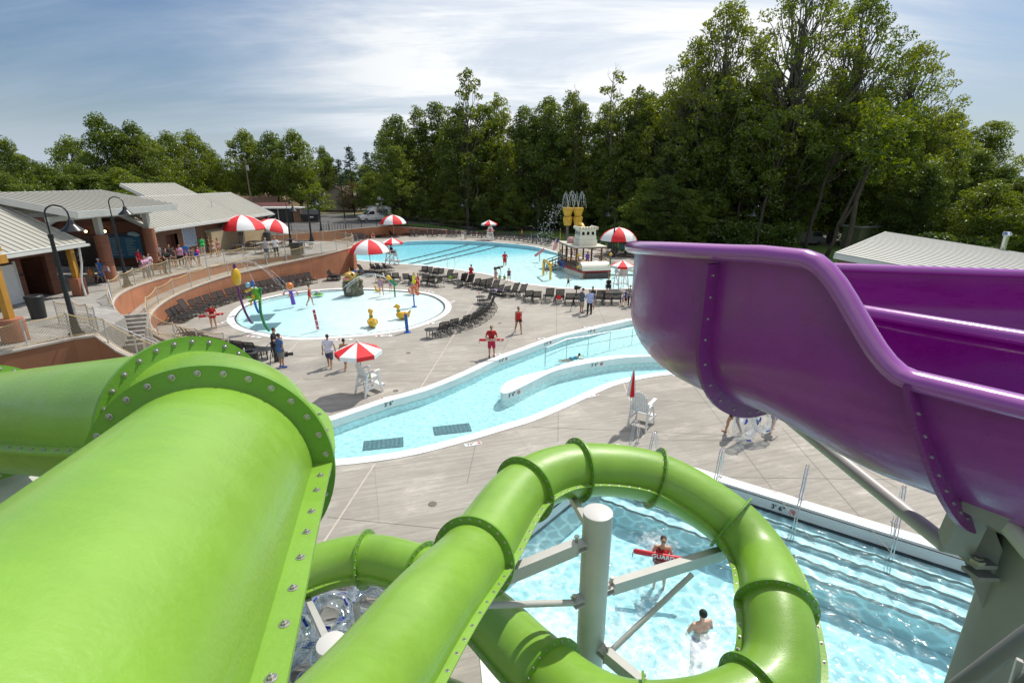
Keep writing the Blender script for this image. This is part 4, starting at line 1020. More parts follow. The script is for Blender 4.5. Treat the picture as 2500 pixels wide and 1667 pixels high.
# ------------------------------------------------------------------ buildings
def roofplane(parent,A,B,C,D,th=.16,sp=.43,fascia=True,name='roof',m=None,seamdir=None,sw=.035,sh=.045):
    # A,B eave ; D,C ridge (A-D and B-C are rakes). seams run from eave to ridge
    A,B,C,D=[V(p) for p in (A,B,C,D)]; n=(B-A).cross(D-A).normalized()
    if n.z<0: n=-n
    dn=-n*th; mb=MB(); mb.add([A,B,C,D,A+dn,B+dn,C+dn,D+dn],[(0,1,2,3),(4,7,6,5),(0,4,5,1),(1,5,6,2),(2,6,7,3),(3,7,4,0)])
    r=mb.build(name,m or M['roof'],parent,world=True)
    mb=MB(); k=max(2,int((B-A).length/sp))
    for i in range(k+1):
        t=i/k; p=A.lerp(B,t)+n*(sh/2-.005); q=D.lerp(C,t)+n*(sh/2-.005)
        mb.beam(p,q,sw,sh,n)
    s=mb.build('standing_seams',M['seam'],r,world=False); 
    base=wloc(r); 
    for v in s.data.vertices: v.co-=base
    if fascia:
        mb=MB(); u=n
        for P,Q,wd in ((A,B,.05),(B,C,.05),(C,D,.05),(D,A,.05)):
            mb.beam(P-u*(th/2+.02),Q-u*(th/2+.02),.06,th+.10,u)
        f=mb.build('fascia',M['fasciawhite'],r,world=False)
        for v in f.data.vertices: v.co-=base
    return r
# locker building
lb=thing('locker_building','tan brick locker building with pale standing seam roof beside the plaza','building',(-32,50,PZ))
mb=MB()
def wbox(mb,x0,x1,y0,y1,z0,z1): mb.box(((x0+x1)/2,(y0+y1)/2,(z0+z1)/2),(abs(x1-x0),abs(y1-y0),z1-z0))
wbox(mb,-28.95,-28.7,41.4,43.0,PZ-1,5.35); wbox(mb,-28.95,-28.7,44.6,61,PZ-1,5.35); wbox(mb,-28.95,-28.7,43.0,44.6,4.65,5.35)
wbox(mb,-38,-28.95,60.75,61,PZ-1,5.35); wbox(mb,-38,-28.95,41.4,41.65,PZ-1,6.2)
wbox(mb,-31.5,-31.25,43.0,46,PZ-1,5.3); wbox(mb,-31.3,-28.95,42.75,43.0,PZ,5.2)
mb.add([V((-28.95,60.99,5.35)),V((-38,60.99,5.35)),V((-32.4,60.99,7.3))],[(0,1,2)])
mb.build('wall',M['brick'],lb,world=True)
mb=MB(); wbox(mb,-31.2,-28.72,44.6,44.75,PZ-.02,5.3); mb.build('doorway_return',M['brick_red'],lb,world=True)
E=-27.95;ez=5.33
roofplane(lb,(E,40.7,ez),(E,47.3,ez),(-32.5,47.3,7.6),(-32.5,40.7,7.6))
roofplane(lb,(E,47.3,ez),(E,55.0,ez),(-34.6,55.0,8.66),(-34.6,47.3,8.66))
roofplane(lb,(E,55.0,ez),(E,61.6,ez),(-32.5,61.6,7.6),(-32.5,55.0,7.6))
roofplane(lb,(-37.0,61.6,ez),(-37.0,40.7,ez),(-32.5,40.7,7.6),(-32.5,61.6,7.6))
mb=MB(); mb.beam((E+.08,40.5,ez-.14),(E+.08,61.7,ez-.14),.16,.14); mb.tube([(E+.08,41.0,ez-.2),(E-.5,41.0,ez-.5),(E-.6,41.0,PZ)],.06,8); mb.tube([(E+.08,61.4,ez-.2),(E-.5,61.3,ez-.5),(E-.6,61.3,PZ)],.06,8); mb.build('gutter',M['fasciawhite'],lb,world=True)
mb=MB(); wbox(mb,-28.72,-28.66,59.3,60.6,PZ+.75,PZ+2.2); mb.build('window',M['darkglass'],lb,world=True)
mb=MB(); mb.tube([(-30.0,52.9,6.4),(-30.0,52.9,7.0)],.05,8); mb.build('vent_pipe',M['fasciawhite'],lb,world=True)
# mural poster
ps=thing('wave_poster','framed blue and white wave picture on the tan brick wall','poster',(-28.66,46.2,PZ+1.9))
def mural():
    m=newmat('wave_print'); nt=m.node_tree;N=nt.nodes;L=nt.links;b=N['Principled BSDF']; tc=N.new('ShaderNodeTexCoord')
    wv=N.new('ShaderNodeTexWave'); wv.wave_type='RINGS'; wv.inputs['Scale'].default_value=2.2; wv.inputs['Distortion'].default_value=6; L.new(tc.outputs['Object'],wv.inputs['Vector'])
    cr=N.new('ShaderNodeValToRGB'); e=cr.color_ramp.elements; e[0].color=(.16,.22,.36,1); e[1].color=(.62,.66,.72,1); x=e.new(.5); x.color=(.30,.38,.50,1); L.new(wv.outputs['Fac'],cr.inputs[0]); L.new(cr.outputs[0],b.inputs['Base Color']); return m
mb=MB(); mb.box((0,0,0),(.05,1.9,1.9)); mb.build('frame',M['whitepaint'],ps)
mb=MB(); mb.box((.03,0,0),(.012,1.76,1.76)); mb.build('picture',mural(),ps)
mb=MB()
for a in range(5):
    an=R(40+25*a); mb.add([V((.04,.05*math.sin(an),.35)),V((.04,-.9*math.cos(an)*.9,.35+.55*math.sin(an)-.06)),V((.04,-.9*math.cos(an)*.8,.35+.55*math.sin(an)))],[(0,1,2)])
mb.build('sunburst',mat('sunburst_print',(.55,.42,.22),.6),ps)
# lockers
lk=thing('locker_bank','long beige bank of coin lockers against the tan brick wall','lockers',(-28.4,54,PZ))
def lockermat():
    m=newmat('beige_lockers'); nt=m.node_tree;N=nt.nodes;L=nt.links;b=N['Principled BSDF']; tc=N.new('ShaderNodeTexCoord'); sp=N.new('ShaderNodeSeparateXYZ'); L.new(tc.outputs['Object'],sp.inputs[0]); cb=N.new('ShaderNodeCombineXYZ'); L.new(sp.outputs[1],cb.inputs[0]); L.new(sp.outputs[2],cb.inputs[1])
    br=N.new('ShaderNodeTexBrick'); br.offset=0; br.inputs['Scale'].default_value=1; br.inputs['Brick Width'].default_value=.33; br.inputs['Row Height'].default_value=.46; br.inputs['Mortar Size'].default_value=.008
    br.inputs['Color1'].default_value=(.45,.36,.22,1); br.inputs['Color2'].default_value=(.43,.34,.21,1); br.inputs['Mortar'].default_value=(.28,.22,.13,1); L.new(cb.outputs[0],br.inputs['Vector']); L.new(br.outputs[0],b.inputs['Base Color']); b.inputs['Roughness'].default_value=.45; return m
mb=MB(); mb.box((0,0,.95),(.5,10.6,1.84)); mb.build('cabinet',lockermat(),lk)
mb=MB(); mb.add([V((-.27,-5.35,1.88)),V((.27,-5.35,1.88)),V((.27,5.35,1.88)),V((-.27,5.35,1.88)),V((-.27,-5.35,2.12)),V((-.27,5.35,2.12))],[(0,1,2,3),(1,4,5,2),(0,4,1),(2,5,3),(0,3,5,4)]); mb.build('sloped_top',mat('locker_top',(.52,.43,.28),.5),lk)
mb=MB()
for i in range(32):
    for j in range(4): mb.cyl((.25,-5.28+.33*i+.08,.30+.46*j),(.27,-5.28+.33*i+.08,.30+.46*j),.028,n=8)
mb.build('lock',M['steelbolt'],lk)
mb=MB(); mb.box((.03,0,.95),(.52,.95,1.5)); mb.build('changer_panel',mat('changer_grey',(.22,.20,.17),.4,metal=.4),lk)
mb=MB(); mb.box((.30,-.15,1.25),(.02,.28,.4)); mb.box((.30,.3,1.2),(.03,.18,.35)); mb.build('changer_screen',M['darkglass'],lk)
# entrance canopy with piers
cn=thing('entrance_canopy','large pale shed canopy on round block piers over the entrance','canopy',(-29,36,PZ))
roofplane(cn,(-25.5,30.9,7.2),(-25.5,40.3,7.2),(-31.0,40.3,8.25),(-31.0,30.9,8.25),th=.30)
roofplane(cn,(-36.0,40.3,7.25),(-36.0,30.9,7.25),(-31.0,30.9,8.25),(-31.0,40.3,8.25),th=.30)
for i,(x,y) in enumerate([(-27.45,34.7),(-27.6,39.6),(-34.5,34.7)]):
    mb=MB(); mb.cyl((x,y,PZ-.05),(x,y,5.5),.40,n=20); pr=mb.build('block_pier',M['rcol'],cn,smooth=True,world=True)
    mb=MB(); mb.box((x,y,6.15),(.34,.34,1.3)); o=mb.build('pier_post',M['fasciawhite'],cn,world=True)
for bx,bz in ((-27.5,6.75),(-34.5,6.85)): MB().beam((bx,31,bz),(bx,40.2,bz),.2,.3).build('beam',M['fasciawhite'],cn,world=True)
# entrance wall, gates and sign
ew=thing('entrance_building','shaded brick entrance building behind the canopy piers','building',(-34,43,PZ))
mb=MB(); wbox(mb,-32.2,-28.95,41.1,41.35,PZ-.5,5.9); wbox(mb,-45,-37.5,41.1,41.35,PZ-.5,6.2); wbox(mb,-37.5,-32.2,41.1,41.35,4.9,6.2); wbox(mb,-45,-29,52,52.3,PZ,5); wbox(mb,-29.6,-29.3,41.4,52,PZ,5)
mb.build('wall',M['brick_red'],ew,world=True)
mb=MB(); wbox(mb,-41,-29,41.05,41.3,6.21,7.9); mb.build('gable_panel',mat('grey_gable_siding',(.20,.19,.17),.7),ew,world=True)
mb=MB(); wbox(mb,-45,-29.4,44,52,PZ-.01,PZ+.01); mb.build('lobby_floor',M['walk'],ew,world=True)
gt=thing('entrance_gate','tall dark picket gates under the canopy','gate',(-34.8,41,PZ))
mb=MB()
for i in range(34): mb.box((-37.4+i*.155,40.95,PZ+1.05),(.06,.05,2.1))
mb.box((-34.85,40.95,PZ+.2),(5.3,.06,.08)); mb.box((-34.85,40.95,PZ+2.0),(5.3,.06,.08)); mb.build('pickets',M['blackm'],gt,world=True)
bs=thing('rules_board','blue rules board with rows of pale text on the entrance wall','sign',(-30.6,41.0,PZ+1.6))
M['boardblue']=mat('board_blue',(.02,.15,.26),.4,var=.2,vscale=1); M['boardtop']=mat('board_navy',(.01,.03,.09),.4); M['boardtx']=mat('board_text',(.35,.55,.62),.5)
mb=MB(); mb.box((0,0,0),(2.5,.06,1.9)); mb.build('panel',M['boardblue'],bs)
mb=MB(); mb.box((-.25,-.035,.85),(2.0,.02,.25)); mb.build('header',M['boardtop'],bs)
mb=MB(); mb.ell((.75,-.045,.95),(.42,.02,.16)); mb.ell((1.0,-.045,.86),(.3,.02,.12)); mb.build('cloud_emblem',M['boardtx'],bs)
mb=MB(); rr=random.Random(3)
for cxx in (-.65,.55):
    for k in range(11): w_=.35+rr.random()*.55; mb.box((cxx-.5+w_/2,-.034,.55-.125*k),(w_,.01,.035))
mb.build('text_rows',M['boardtx'],bs)
for i,(x,lb_) in enumerate([(-33.4,'lit round wall lamp left of the first pier'),(-31.9,'lit round wall lamp between the two piers')]):
    t=thing('wall_lamp',lb_,'lamp',(x,40.9,5.15)); me=newmat('lit_bulb'); me.node_tree.nodes['Principled BSDF'].inputs['Emission Color'].default_value=(1,.75,.35,1); me.node_tree.nodes['Principled BSDF'].inputs['Emission Strength'].default_value=6
    MB().box((0,.06,0),(.16,.1,.2)).build('back_plate',M['blackm'],t); MB().ell((0,-.05,0),.10).build('globe',me,t,smooth='all')
# left building
la=thing('bathhouse','red brick bathhouse with pale seam roof at the left edge','building',(-29,26,PZ))
mb=MB(); wbox(mb,-27.95,-27.7,20,28.85,PZ-.5,5.2); wbox(mb,-27.95,-27.7,30.45,31,PZ-.5,5.2); wbox(mb,-27.95,-27.7,28.85,30.45,4.75,5.2); wbox(mb,-40,-27.95,30.75,31.0,PZ-.5,5.9); wbox(mb,-30.2,-30,28.0,30.7,PZ,5.1); wbox(mb,-30,-27.95,28.65,28.85,PZ,5.1)
mb.build('wall',M['brick_red'],la,world=True)
mb=MB(); wbox(mb,-27.69,-27.62,27.35,28.3,PZ,PZ+2.15); d=mb.build('door',M['whitepaint'],la,world=True)
mb=MB(); wbox(mb,-27.68,-27.6,27.22,27.35,PZ,PZ+2.3); wbox(mb,-27.68,-27.6,28.3,28.43,PZ,PZ+2.3); mb.build('door_frame',M['fasciawhite'],la,world=True)
mb=MB(); mb.box((-27.66,28.64,PZ+1.5),(.02,.3,.1)); mb.build('door_plaque',M['blackm'],la,world=True)
roofplane(la,(-25.7,18,5.42),(-25.7,31.2,5.42),(-31.2,31.2,8.2),(-31.2,18,8.2))
roofplane(la,(-37.5,31.2,5.42),(-37.5,18,5.42),(-31.2,18,8.2),(-31.2,31.2,8.2))
mb=MB(); mb.beam((-25.6,18,5.27),(-25.6,31.3,5.27),.16,.14); mb.tube([(-25.65,30.6,5.2),(-25.75,30.6,4.2),(-25.75,30.3,3.3),(-25.55,30.1,PZ)],.06,8); mb.build('gutter',M['fasciawhite'],la,world=True)
M['ochre']=mat('ochre_timber',(.48,.24,.035),.55,var=.12,vscale=3)
mb=MB(); mb.box((-26.0,30.3,4.3),(.28,.28,2.1)); mb.build('ochre_post',M['ochre'],la,world=True)
mb=MB(); mb.box((-26.0,30.3,PZ+.5),(.55,.55,1.05)); mb.build('brick_pier',M['rcol'],la,world=True)
# ochre shade shelter at the far left
sh=thing('timber_shelter','ochre timber shelter post and louvred roof edge at the far left','shelter',(-21.4,21.0,PZ))
mb=MB(); mb.lathe([(.46,0),(.46,.9),(.42,.98),(.42,1.02)],(-21.4,21.1,PZ-.05),n=24); mb.build('round_pier',M['rcol'],sh,world=True,smooth=True)
mb=MB(); mb.box((-21.4,21.1,PZ+2.15),(.26,.26,2.4)); mb.build('post',M['ochre'],sh,world=True)
mb=MB(); mb.beam((-21.35,21.6,PZ+3.45),(-21.35,17.5,PZ+3.45),.24,.34); mb.build('beam',M['ochre'],sh,world=True)
mb=MB()
for i in range(9): mb.box((-23.2,21.4-.22*i,PZ+3.9),(3.4,.06,.16))
mb.box((-21.45,20.2,PZ+3.85),(.07,2.9,.2)); mb.build('louvre',M['ochre'],sh,world=True)
mb=MB(); mb.tube([(-21.9,19.9,PZ+1),(-24,19.9,PZ+1)],.03,8); mb.tube([(-21.9,19.9,PZ+.6),(-24,19.9,PZ+.6)],.03,8); mb.tube([(-22.3,19.9,PZ),(-22.3,19.9,PZ+1)],.03,8); mb.build('rail',M['blackm'],sh,world=True)
# pump house at the right
ph=thing('pump_house','pale standing seam roof building behind the purple slide','building',(22,30,0))
Aq,Bq=V((16.2,25.8,5.5)),V((26.4,36.8,5.5)); dv=V((.73,-.69,-.115))*11
_s=M['seam']; M['seam']=mat('shadow_toned_seam',(.24,.24,.22),.6); r=roofplane(ph,Aq+dv,Bq+dv,Bq,Aq,th=.2,sp=.62,sw=.07,sh=.035,m=mat('pump_roof_metal',(.66,.65,.59),.45,var=.05)); M['seam']=_s  # seams coloured darker to carry their own shadow lines
dv2=V((-.73,.69,-.115))*6
mb=MB()
for P,Q in ((Aq+dv+V((-.6,.5,-.3)),Bq+dv+V((-.7,-.4,-.3))),(Aq+V((.5,.5,-.4)),Aq+dv+V((-.6,.5,-.3))),(Bq+V((-.5,-.6,-.4)),Bq+dv+V((-.7,-.4,-.3))),(Aq+V((.5,.5,-.4)),Bq+V((-.5,-.6,-.4)))):
    P=V(P);Q=V(Q); mb.add([V((P.x,P.y,0)),V((Q.x,Q.y,0)),Q,P],[(0,1,2,3)])
mb.build('wall',M['brick'],ph,world=True)
vp=GY(2450,600,33); mb=MB(); mb.lathe([(.16,-.6),(.16,.85),(.26,.88),(.26,1.0),(.18,1.12)],(vp.x,vp.y,4.75),n=14); mb.build('vent_pipe',M['chrome'],ph,world=True,smooth=True)
# houses across the street, dumpster shed
def house(label,c,sz,rz,wallm,roofc,zb=1.5,h=2.6,rh=1.6,chim=False,gable=True):
    t=thing('house',label,'house',(c[0],c[1],zb),rz); w,d=sz
    mb=MB(); mb.box((0,0,h/2),(w,d,h)); mb.add([V((-w/2,-d/2,h)),V((-w/2,d/2,h)),V((-w/2,0,h+rh*.95))],[(0,1,2)]); mb.add([V((w/2,-d/2,h)),V((w/2,d/2,h)),V((w/2,0,h+rh*.95))],[(0,1,2)]); mb.build('wall',wallm,t)
    rm=mat('shingle_roof',roofc,.9,var=.2,vscale=1.5,bump=.4,bscale=8); o=.5; mb=MB()
    for s in (-1,1): mb.add([V((-w/2-o,s*(d/2+o),h-.25)),V((w/2+o,s*(d/2+o),h-.25)),V((w/2+o,0,h+rh)),V((-w/2-o,0,h+rh)),V((-w/2-o,s*(d/2+o),h-.4)),V((w/2+o,s*(d/2+o),h-.4)),V((w/2+o,0,h+rh-.15)),V((-w/2-o,0,h+rh-.15))],[(0,1,2,3),(4,7,6,5),(0,4,5,1),(1,5,6,2),(3,7,4,0)])
    rf=mb.build('roof',rm,t)
    if chim: MB().box((w*.15,.6,h+rh+.1),(.9,.6,1.4)).build('chimney',M['brick_red'],rf)
    for x in (-w*.3,0,w*.28):
        f=MB().box((x,-d/2-.02,1.5),(1.3,.06,1.1)).build('window',M['whitepaint'],t); MB().box((x,-d/2-.055,1.5),(1.1,.03,.9)).build('pane',M['darkglass'],f)
    return t
house('low brick house with brown shingle roof behind the utility pole',(-58,112),(15,9),R(20),M['brick_red'],(.13,.07,.045))
house('white garage with dark red roof in front of the brown roofed house',(-47,101),(7,6),R(28),M['whitepaint'],(.10,.035,.03),h=2.3,rh=1.1)
house('house with grey roof and brick chimney behind the left buildings',(-74,80),(20,10),R(5),mat('cream_siding',(.42,.35,.25),.8),(.05,.05,.055),chim=True,zb=3.2,h=2.8,rh=1.7)
house('tan roofed house half hidden by the maple trees',(-62,136),(16,9),R(-10),mat('tan_siding',(.42,.28,.18),.8),(.30,.20,.13),zb=1.8)
house('pale gabled house beyond the lawn right of the utility pole',(-42,134),(9,10),R(80),mat('grey_siding',(.33,.30,.26),.8),(.18,.14,.11),zb=1.8,h=3.2,rh=2.6)
house('small cream building with arched roof beyond the green lawn',(-27,158),(12,7),R(5),mat('cream_shed_wall',(.45,.38,.28),.8),(.42,.36,.24),zb=2,h=2.6,rh=1.1)
house('small red brick house among the far trees',(-110,150),(12,8),R(15),M['brick_red'],(.12,.09,.08),zb=2.2)
ds=thing('dumpster_enclosure','open brick dumpster enclosure with flat pale roof at the lot edge','shed',(-42.5,97.0,LZ),R(6))
mb=MB(); mb.box((0,2,1.25),(7.0,.25,2.5)); mb.box((-3.4,.6,1.25),(.25,3,2.5)); mb.box((3.0,.6,1.25),(1.3,3,2.5)); mb.build('wall',M['brick'],ds)
MB().box((0,.4,2.62),(7.6,3.9,.22)).build('roof',M['fasciawhite'],ds)
mb=MB(); mb.box((-1.6,-.9,1.2),(2.9,.08,2.2)); mb.box((.9,-.9,1.2),(2.7,.08,2.2)); mb.build('gate',M['blackm'],ds)
mb=MB(); mb.box((-.2,-1,1.25),(.12,.12,2.5)); mb.build('gate_post',M['fasciawhite'],ds)
dm=thing('dumpster','black dumpster with sloping lid right of the brick enclosure','dumpster',(-36.9,96.6,LZ),R(6))
mb=MB(); mb.add([V((-1.4,-.9,.15)),V((1.4,-.9,.15)),V((1.4,.9,.15)),V((-1.4,.9,.15)),V((-1.5,-1,1.5)),V((1.5,-1,1.5)),V((1.5,1,2.1)),V((-1.5,1,2.1))],[(0,3,2,1),(0,1,5,4),(1,2,6,5),(2,3,7,6),(3,0,4,7)]); mb.build('bin',M['blackpl'],dm)
mb=MB(); mb.add([V((-1.55,-1.05,1.52)),V((1.55,-1.05,1.52)),V((1.55,.1,2.3)),V((-1.55,.1,2.3)),V((1.55,1.05,2.1)),V((-1.55,1.05,2.1))],[(0,1,2,3),(3,2,4,5),(1,4,2),(0,3,5)]); mb.build('lid',M['blackpl'],dm)
mb=MB(); mb.box((.35,-1.01,1.05),(.6,.02,.18)); mb.build('label_plate',M['whitepaint'],dm)
# ------------------------------------------------------------------ pixel helpers of the survey views
def z1(x,y): return (x*.30618,420+y*.30618)
def z2(x,y): return (480+x*.22109,400+y*.22109)
def z3(x,y): return (380+x*.22109,640+y*.22109)
def z4(x,y): return (820+x*.22109,580+y*.22109)
def z5(x,y): return (1200+x*.19774,470+y*.19774)
def z6(x,y): return (740+x*.2551,760+y*.2551)
def z8(x,y): return (1300+x*.2551,740+y*.2551)
# ------------------------------------------------------------------ loungers
def make_lounger(tall,name='lounger'):
    t=thing(name,'','lounger',(0,0,-50))
    bl=.88 if tall else .62; ang=R(62 if tall else 66); B0=V((0,-.12,.34)); YE=.98 if tall else .70; d=V((0,-math.cos(ang),math.sin(ang)))
    mb=MB(); w=.33
    for s in(-1,1):
        mb.tube([(s*w,-.45,.30),(s*w,.2,.33),(s*w,YE,.31)],.019,6)
        mb.tube([(s*w,-.40,.31),(s*w,-.55,.02),(s*w,-.05,.02),(s*w,.12,.32)],.016,6)
        mb.tube([(s*w,YE-.36,.32),(s*w,YE-.42,.02),(s*w,YE-.04,.02),(s*w,YE-.08,.31)],.016,6)
        b=B0+V((s*(w-.02),0,0)); mb.tube([b,b+d*bl],.019,6)
        mb.tube([(s*(w+.03),-.34,.52),(s*(w+.03),.25,.50),(s*(w+.02),.42,.33)],.014,6)
        mb.tube([B0+V((s*w,0,0))+d*.28,(s*w,-.42,.30)],.012,5)
    b=B0+d*bl; mb.tube([b+V((-w+.02,0,0)),b+V((w-.02,0,0))],.019,6)
    mb.tube([(-w,YE,.31),(w,YE,.31)],.019,6); mb.tube([(-w,-.55,.02),(w,-.55,.02)],.014,5); mb.tube([(-w,YE-.04,.02),(w,YE-.04,.02)],.014,5)
    mb.build('frame',M['blackm'],t)
    mb=MB(); n=8
    for i in range(n):
        x=-w+.05+(2*w-.10)*i/(n-1); p=B0+V((x,0,0))+d*.03; mb.beam(p,p+d*(bl-.05),.052,.006,V((0,1,0)))
    k=9 if tall else 6
    for i in range(k):
        c=B0+d*(.06+(bl-.1)*i/(k-1)); mb.beam(c+V((-w+.02,0,0)),c+V((w-.02,0,0)),.05,.009,d.cross(V((1,0,0))))
    mb.build('backrest',M['blackstrap'],t)
    mb=MB()
    for i in range(6): x=-w+.06+(2*w-.12)*i/5; mb.beam((x,-.10,.335),(x,YE-.02,.318),.046,.006)
    for i in range(9): y=-.06+(YE)*i/8.6; mb.beam((-w+.01,y,.338-.018*i/10),(w-.01,y,.338-.018*i/10),.05,.009)
    mb.build('seat',M['blackstrap'],t)
    return t
LT=reg(make_lounger(True)); LLo=reg(make_lounger(False))
cnt=[0]; used_src={}
def lounger(p,yaw,tall,label,group):
    src=LT if tall else LLo
    if src.name not in used_src: used_src[src.name]=1; c=src
    else: c=copy_tree(src)
    c.location=(p.x,p.y,p.z); c.rotation_euler=(0,0,yaw); c['label']=label; c['category']='lounger'; c['group']=group; return c
def yawto(a,b): d=V(b)-V(a); return math.atan2(d.y,d.x)-math.pi/2
padc=V((-11.5,36,0)); rnd=random.Random(11)
GA='loungers lined up under the curved wall'
A=[(135,670),(180,640),(225,615),(285,585),(355,550),(425,520),(500,490),(570,460),(640,440),(715,410),(790,385),(865,360),(945,340),(1030,325),(1130,312),(1225,297),(1320,280),(1410,268),(1500,255),(1590,240),(1675,225),(1760,212),(1835,200),(1920,190)]
for i,q in enumerate(A):
    g=G(*z3(*q)); d,n_,t_=nearest(xy(LWs),(g.x,g.y)); 
    aw=V((padc.x-n_.x,padc.y-n_.y)).normalized(); nn_=V((t_.y,-t_.x)); nn_=nn_ if nn_.dot(aw)>0 else -nn_; g=V((n_.x+nn_.x*1.0,n_.y+nn_.y*1.0,0)); y=math.atan2(nn_.y,nn_.x)-math.pi/2
    lounger(g,y+rnd.uniform(-.06,.06),i in(3,),'black strap lounger with its back to the tall terracotta wall',GA)
GB='loungers seen from behind the rope fence'
for q in [(330,850),(385,875),(450,905),(525,930),(600,950),(690,975),(790,995),(880,1010),(980,1025),(1095,1040)]:
    g=G(*z3(*q)); lounger(g,yawto(g,padc)+rnd.uniform(-.05,.05),False,'black strap lounger seen from behind through the rope net fence',GB)
GC='loungers in the arc right of the splash pad'
for q in [(1175,1075),(1280,1040),(1405,1000),(1500,965),(1570,925),(1625,885),(1665,845),(1690,810),(1700,775),(1670,735)]:
    g=G(*z4(*q)); lounger(g,yawto(g,V((-8,35.5,0)))+rnd.uniform(-.05,.05),False,'black strap lounger in the curved row facing the splash pad',GC)
GD='loungers in the long row before the main pool'
for k,(q,tl) in enumerate([((1240,478),1),((1300,495),0),((1395,525),1),((1470,535),1),((1545,560),0),((1605,570),0),((1670,585),1),((1745,605),1),((1800,635),0),((1870,650),0),((1955,640),1),((2040,655),1)]):
    g=G(*z4(*q)); lounger(g,R(38)+rnd.uniform(-.08,.08),tl,'black lounger angled left in the row below the main pool',GD)
for q,tl,yw in [((455,1340),0,12),((555,1350),0,6),((710,1340),1,3),((840,1355),1,0),((965,1375),0,-2),((1060,1375),0,-3),((1335,1370),1,-4),((1425,1375),0,-4),((1540,1375),0,-5),((1780,1390),1,-12)]:
    g=G(*z5(*q)); lounger(g,R(yw)+rnd.uniform(-.05,.05),tl,'black lounger with its back to the camera near the news crew',GD+' by the crew')
GE='loungers between the splash pad and the main pool'
for q,tl,yw in [((500,490),0,175),((590,490),0,178),((670,490),0,180),((790,500),0,175),((855,520),0,178),((985,530),0,200),((1050,535),0,200),((1125,545),0,230)]:
    g=G(*z4(*q)); lounger(g,R(yw-180)+math.pi*0+rnd.uniform(-.06,.06),tl,'black lounger in the short row above the splash pad rim',GE)
for q,tl,yw in [((975,410),0,30),((1025,420),0,32),((1100,435),0,35),((1150,440),0,35)]:
    g=G(*z4(*q)); lounger(g,R(-yw)*-1+rnd.uniform(-.06,.06),tl,'black lounger on the deck left of the guard in red',GE+' near the guard')
for q,tl,yw in [((215,425),0,-40),((310,415),1,-40),((430,385),0,-30),((490,380),0,-35),((565,375),0,-50)]:
    g=G(*z4(*q)); lounger(g,R(yw),tl,'black lounger under the big striped umbrella beside the terracotta wall end',GE+' by the umbrella')
GF='loungers along the far edge of the main pool'
farL=[((1655,862),1),((1700,858),1),((1740,852),1),((1785,845),1),((1825,835),0),((1860,833),0),((1895,822),1),((1935,818),1),((1975,812),1),((2010,810),1),((2060,802),0),((2160,800),0)]
for q,tl in farL:
    g=G(*z2(*q)); lounger(g,R(-120),tl,'black lounger angled along the low wall at the far left of the pool',GF)
fx=[(986,574,0),(997,574,0),(1005,577,1),(1017,577,1),(1028,575,0),(1038,575,0),(1050,577,1),(1062,577,1),(1073,576,0),(1083,577,0),(1096,578,1),(1108,579,1),(1120,577,0),(1144,579,1),(1157,580,1),(1171,580,0),(1182,581,0),(1207,584,1),(1218,583,0),(1228,584,0),(1239,585,1),(1250,586,1),(1262,587,0),(1273,588,0),(1284,590,1),(1296,591,1),(1306,593,1),(1316,595,0),(1328,597,1),(1340,600,1)]
for u,v,tl in fx: g=G(u,v); lounger(g,R(180+rnd.uniform(-8,8)-(u-1150)*.07),tl,'black lounger in the far row before the chain-link fence',GF+' by the fence')
for q,tl,yw in [((1250,690),1,150),((1290,700),1,150),((1360,712),0,150),((1440,735),1,140),((1480,765),0,120),((1520,780),0,110),((1640,790),0,110),((1720,795),1,100),((1790,800),1,95),((1850,805),1,95)]:
    g=G(*z5(*q)); lounger(g,R(yw),tl,'dark lounger in the shade around the far right umbrella',GF+' by the right umbrella')
# ------------------------------------------------------------------ small tables, bins, picnic tables
def side_table(p,label,group='small black deck tables'):
    t=thing('side_table',label,'table',(p.x,p.y,p.z),0,group)
    MB().lathe([(.36,.50),(.38,.51),(.38,.53),(.36,.54)],n=24).build('table_top',M['blackpl'],t,smooth=True)
    for k in range(4):
        a=k*math.pi/2+.5; MB().beam((.26*math.cos(a),.26*math.sin(a),0),(.26*math.cos(a),.26*math.sin(a),.5),.04,.04,V((1,0,0))).build('leg',M['blackm'],t)
for q,f,lb in [((1052,1105),z4,'round black table at the lower end of the lounger arc'),((1600,725),z4,'round black table with a red cup at the upper end of the lounger arc'),((400,425),z4,'round black table around the pole of the big umbrella by the wall'),((1975,200),z3,'round black table at the right end of the wall row'),((1060,440),z4,'round black table between the angled loungers'),((1235,1060),z3,'round black table beside the tripod and the cameraman'),((1372,550),z4,'round black table beside the towel covered loungers')]:
    side_table(G(*f(*q)),lb)
t=G(*z4(1582,700)); tt=thing('drink_cup','red cup standing on the round table of the lounger arc','cup',(t.x+.0,t.y+.0,.545)); MB().lathe([(.035,0),(.045,.13)],n=12).build('cup',M['red'],tt); MB().cyl((0,0,.13),(.01,0,.2),.006,n=6).build('straw',M['whitepl'],tt)
def bin_(name,label,p,h,r,m=M['blackpl'],lid=True):
    t=thing(name,label,'bin',(p.x,p.y,p.z)); mb=MB(); mb.lathe([(r*.86,0),(r,h)],n=24); mb.build('body',m,t,smooth=True)
    mb=MB(); mb.lathe([(r*1.06,h-.04),(r*1.08,h+.03),(r*.98,h+.08),(r*.55,h+.07),(r*.5,h+.0)],n=24); mb.build('rim',m,t,smooth=True); return t
bin_('trash_can','tall black bin on the plaza beside the front lamp post',G(96,775,PZ),1.05,.36)
bin_('trash_can','black bin with open top beside the end of the lounger row',G(615,905,0),.95,.40)
bin_('trash_can','grey green bin at the corner of the locker building',G(*z2(790,850),PZ),.9,.36,mat('bin_grey',(.05,.065,.07),.5))
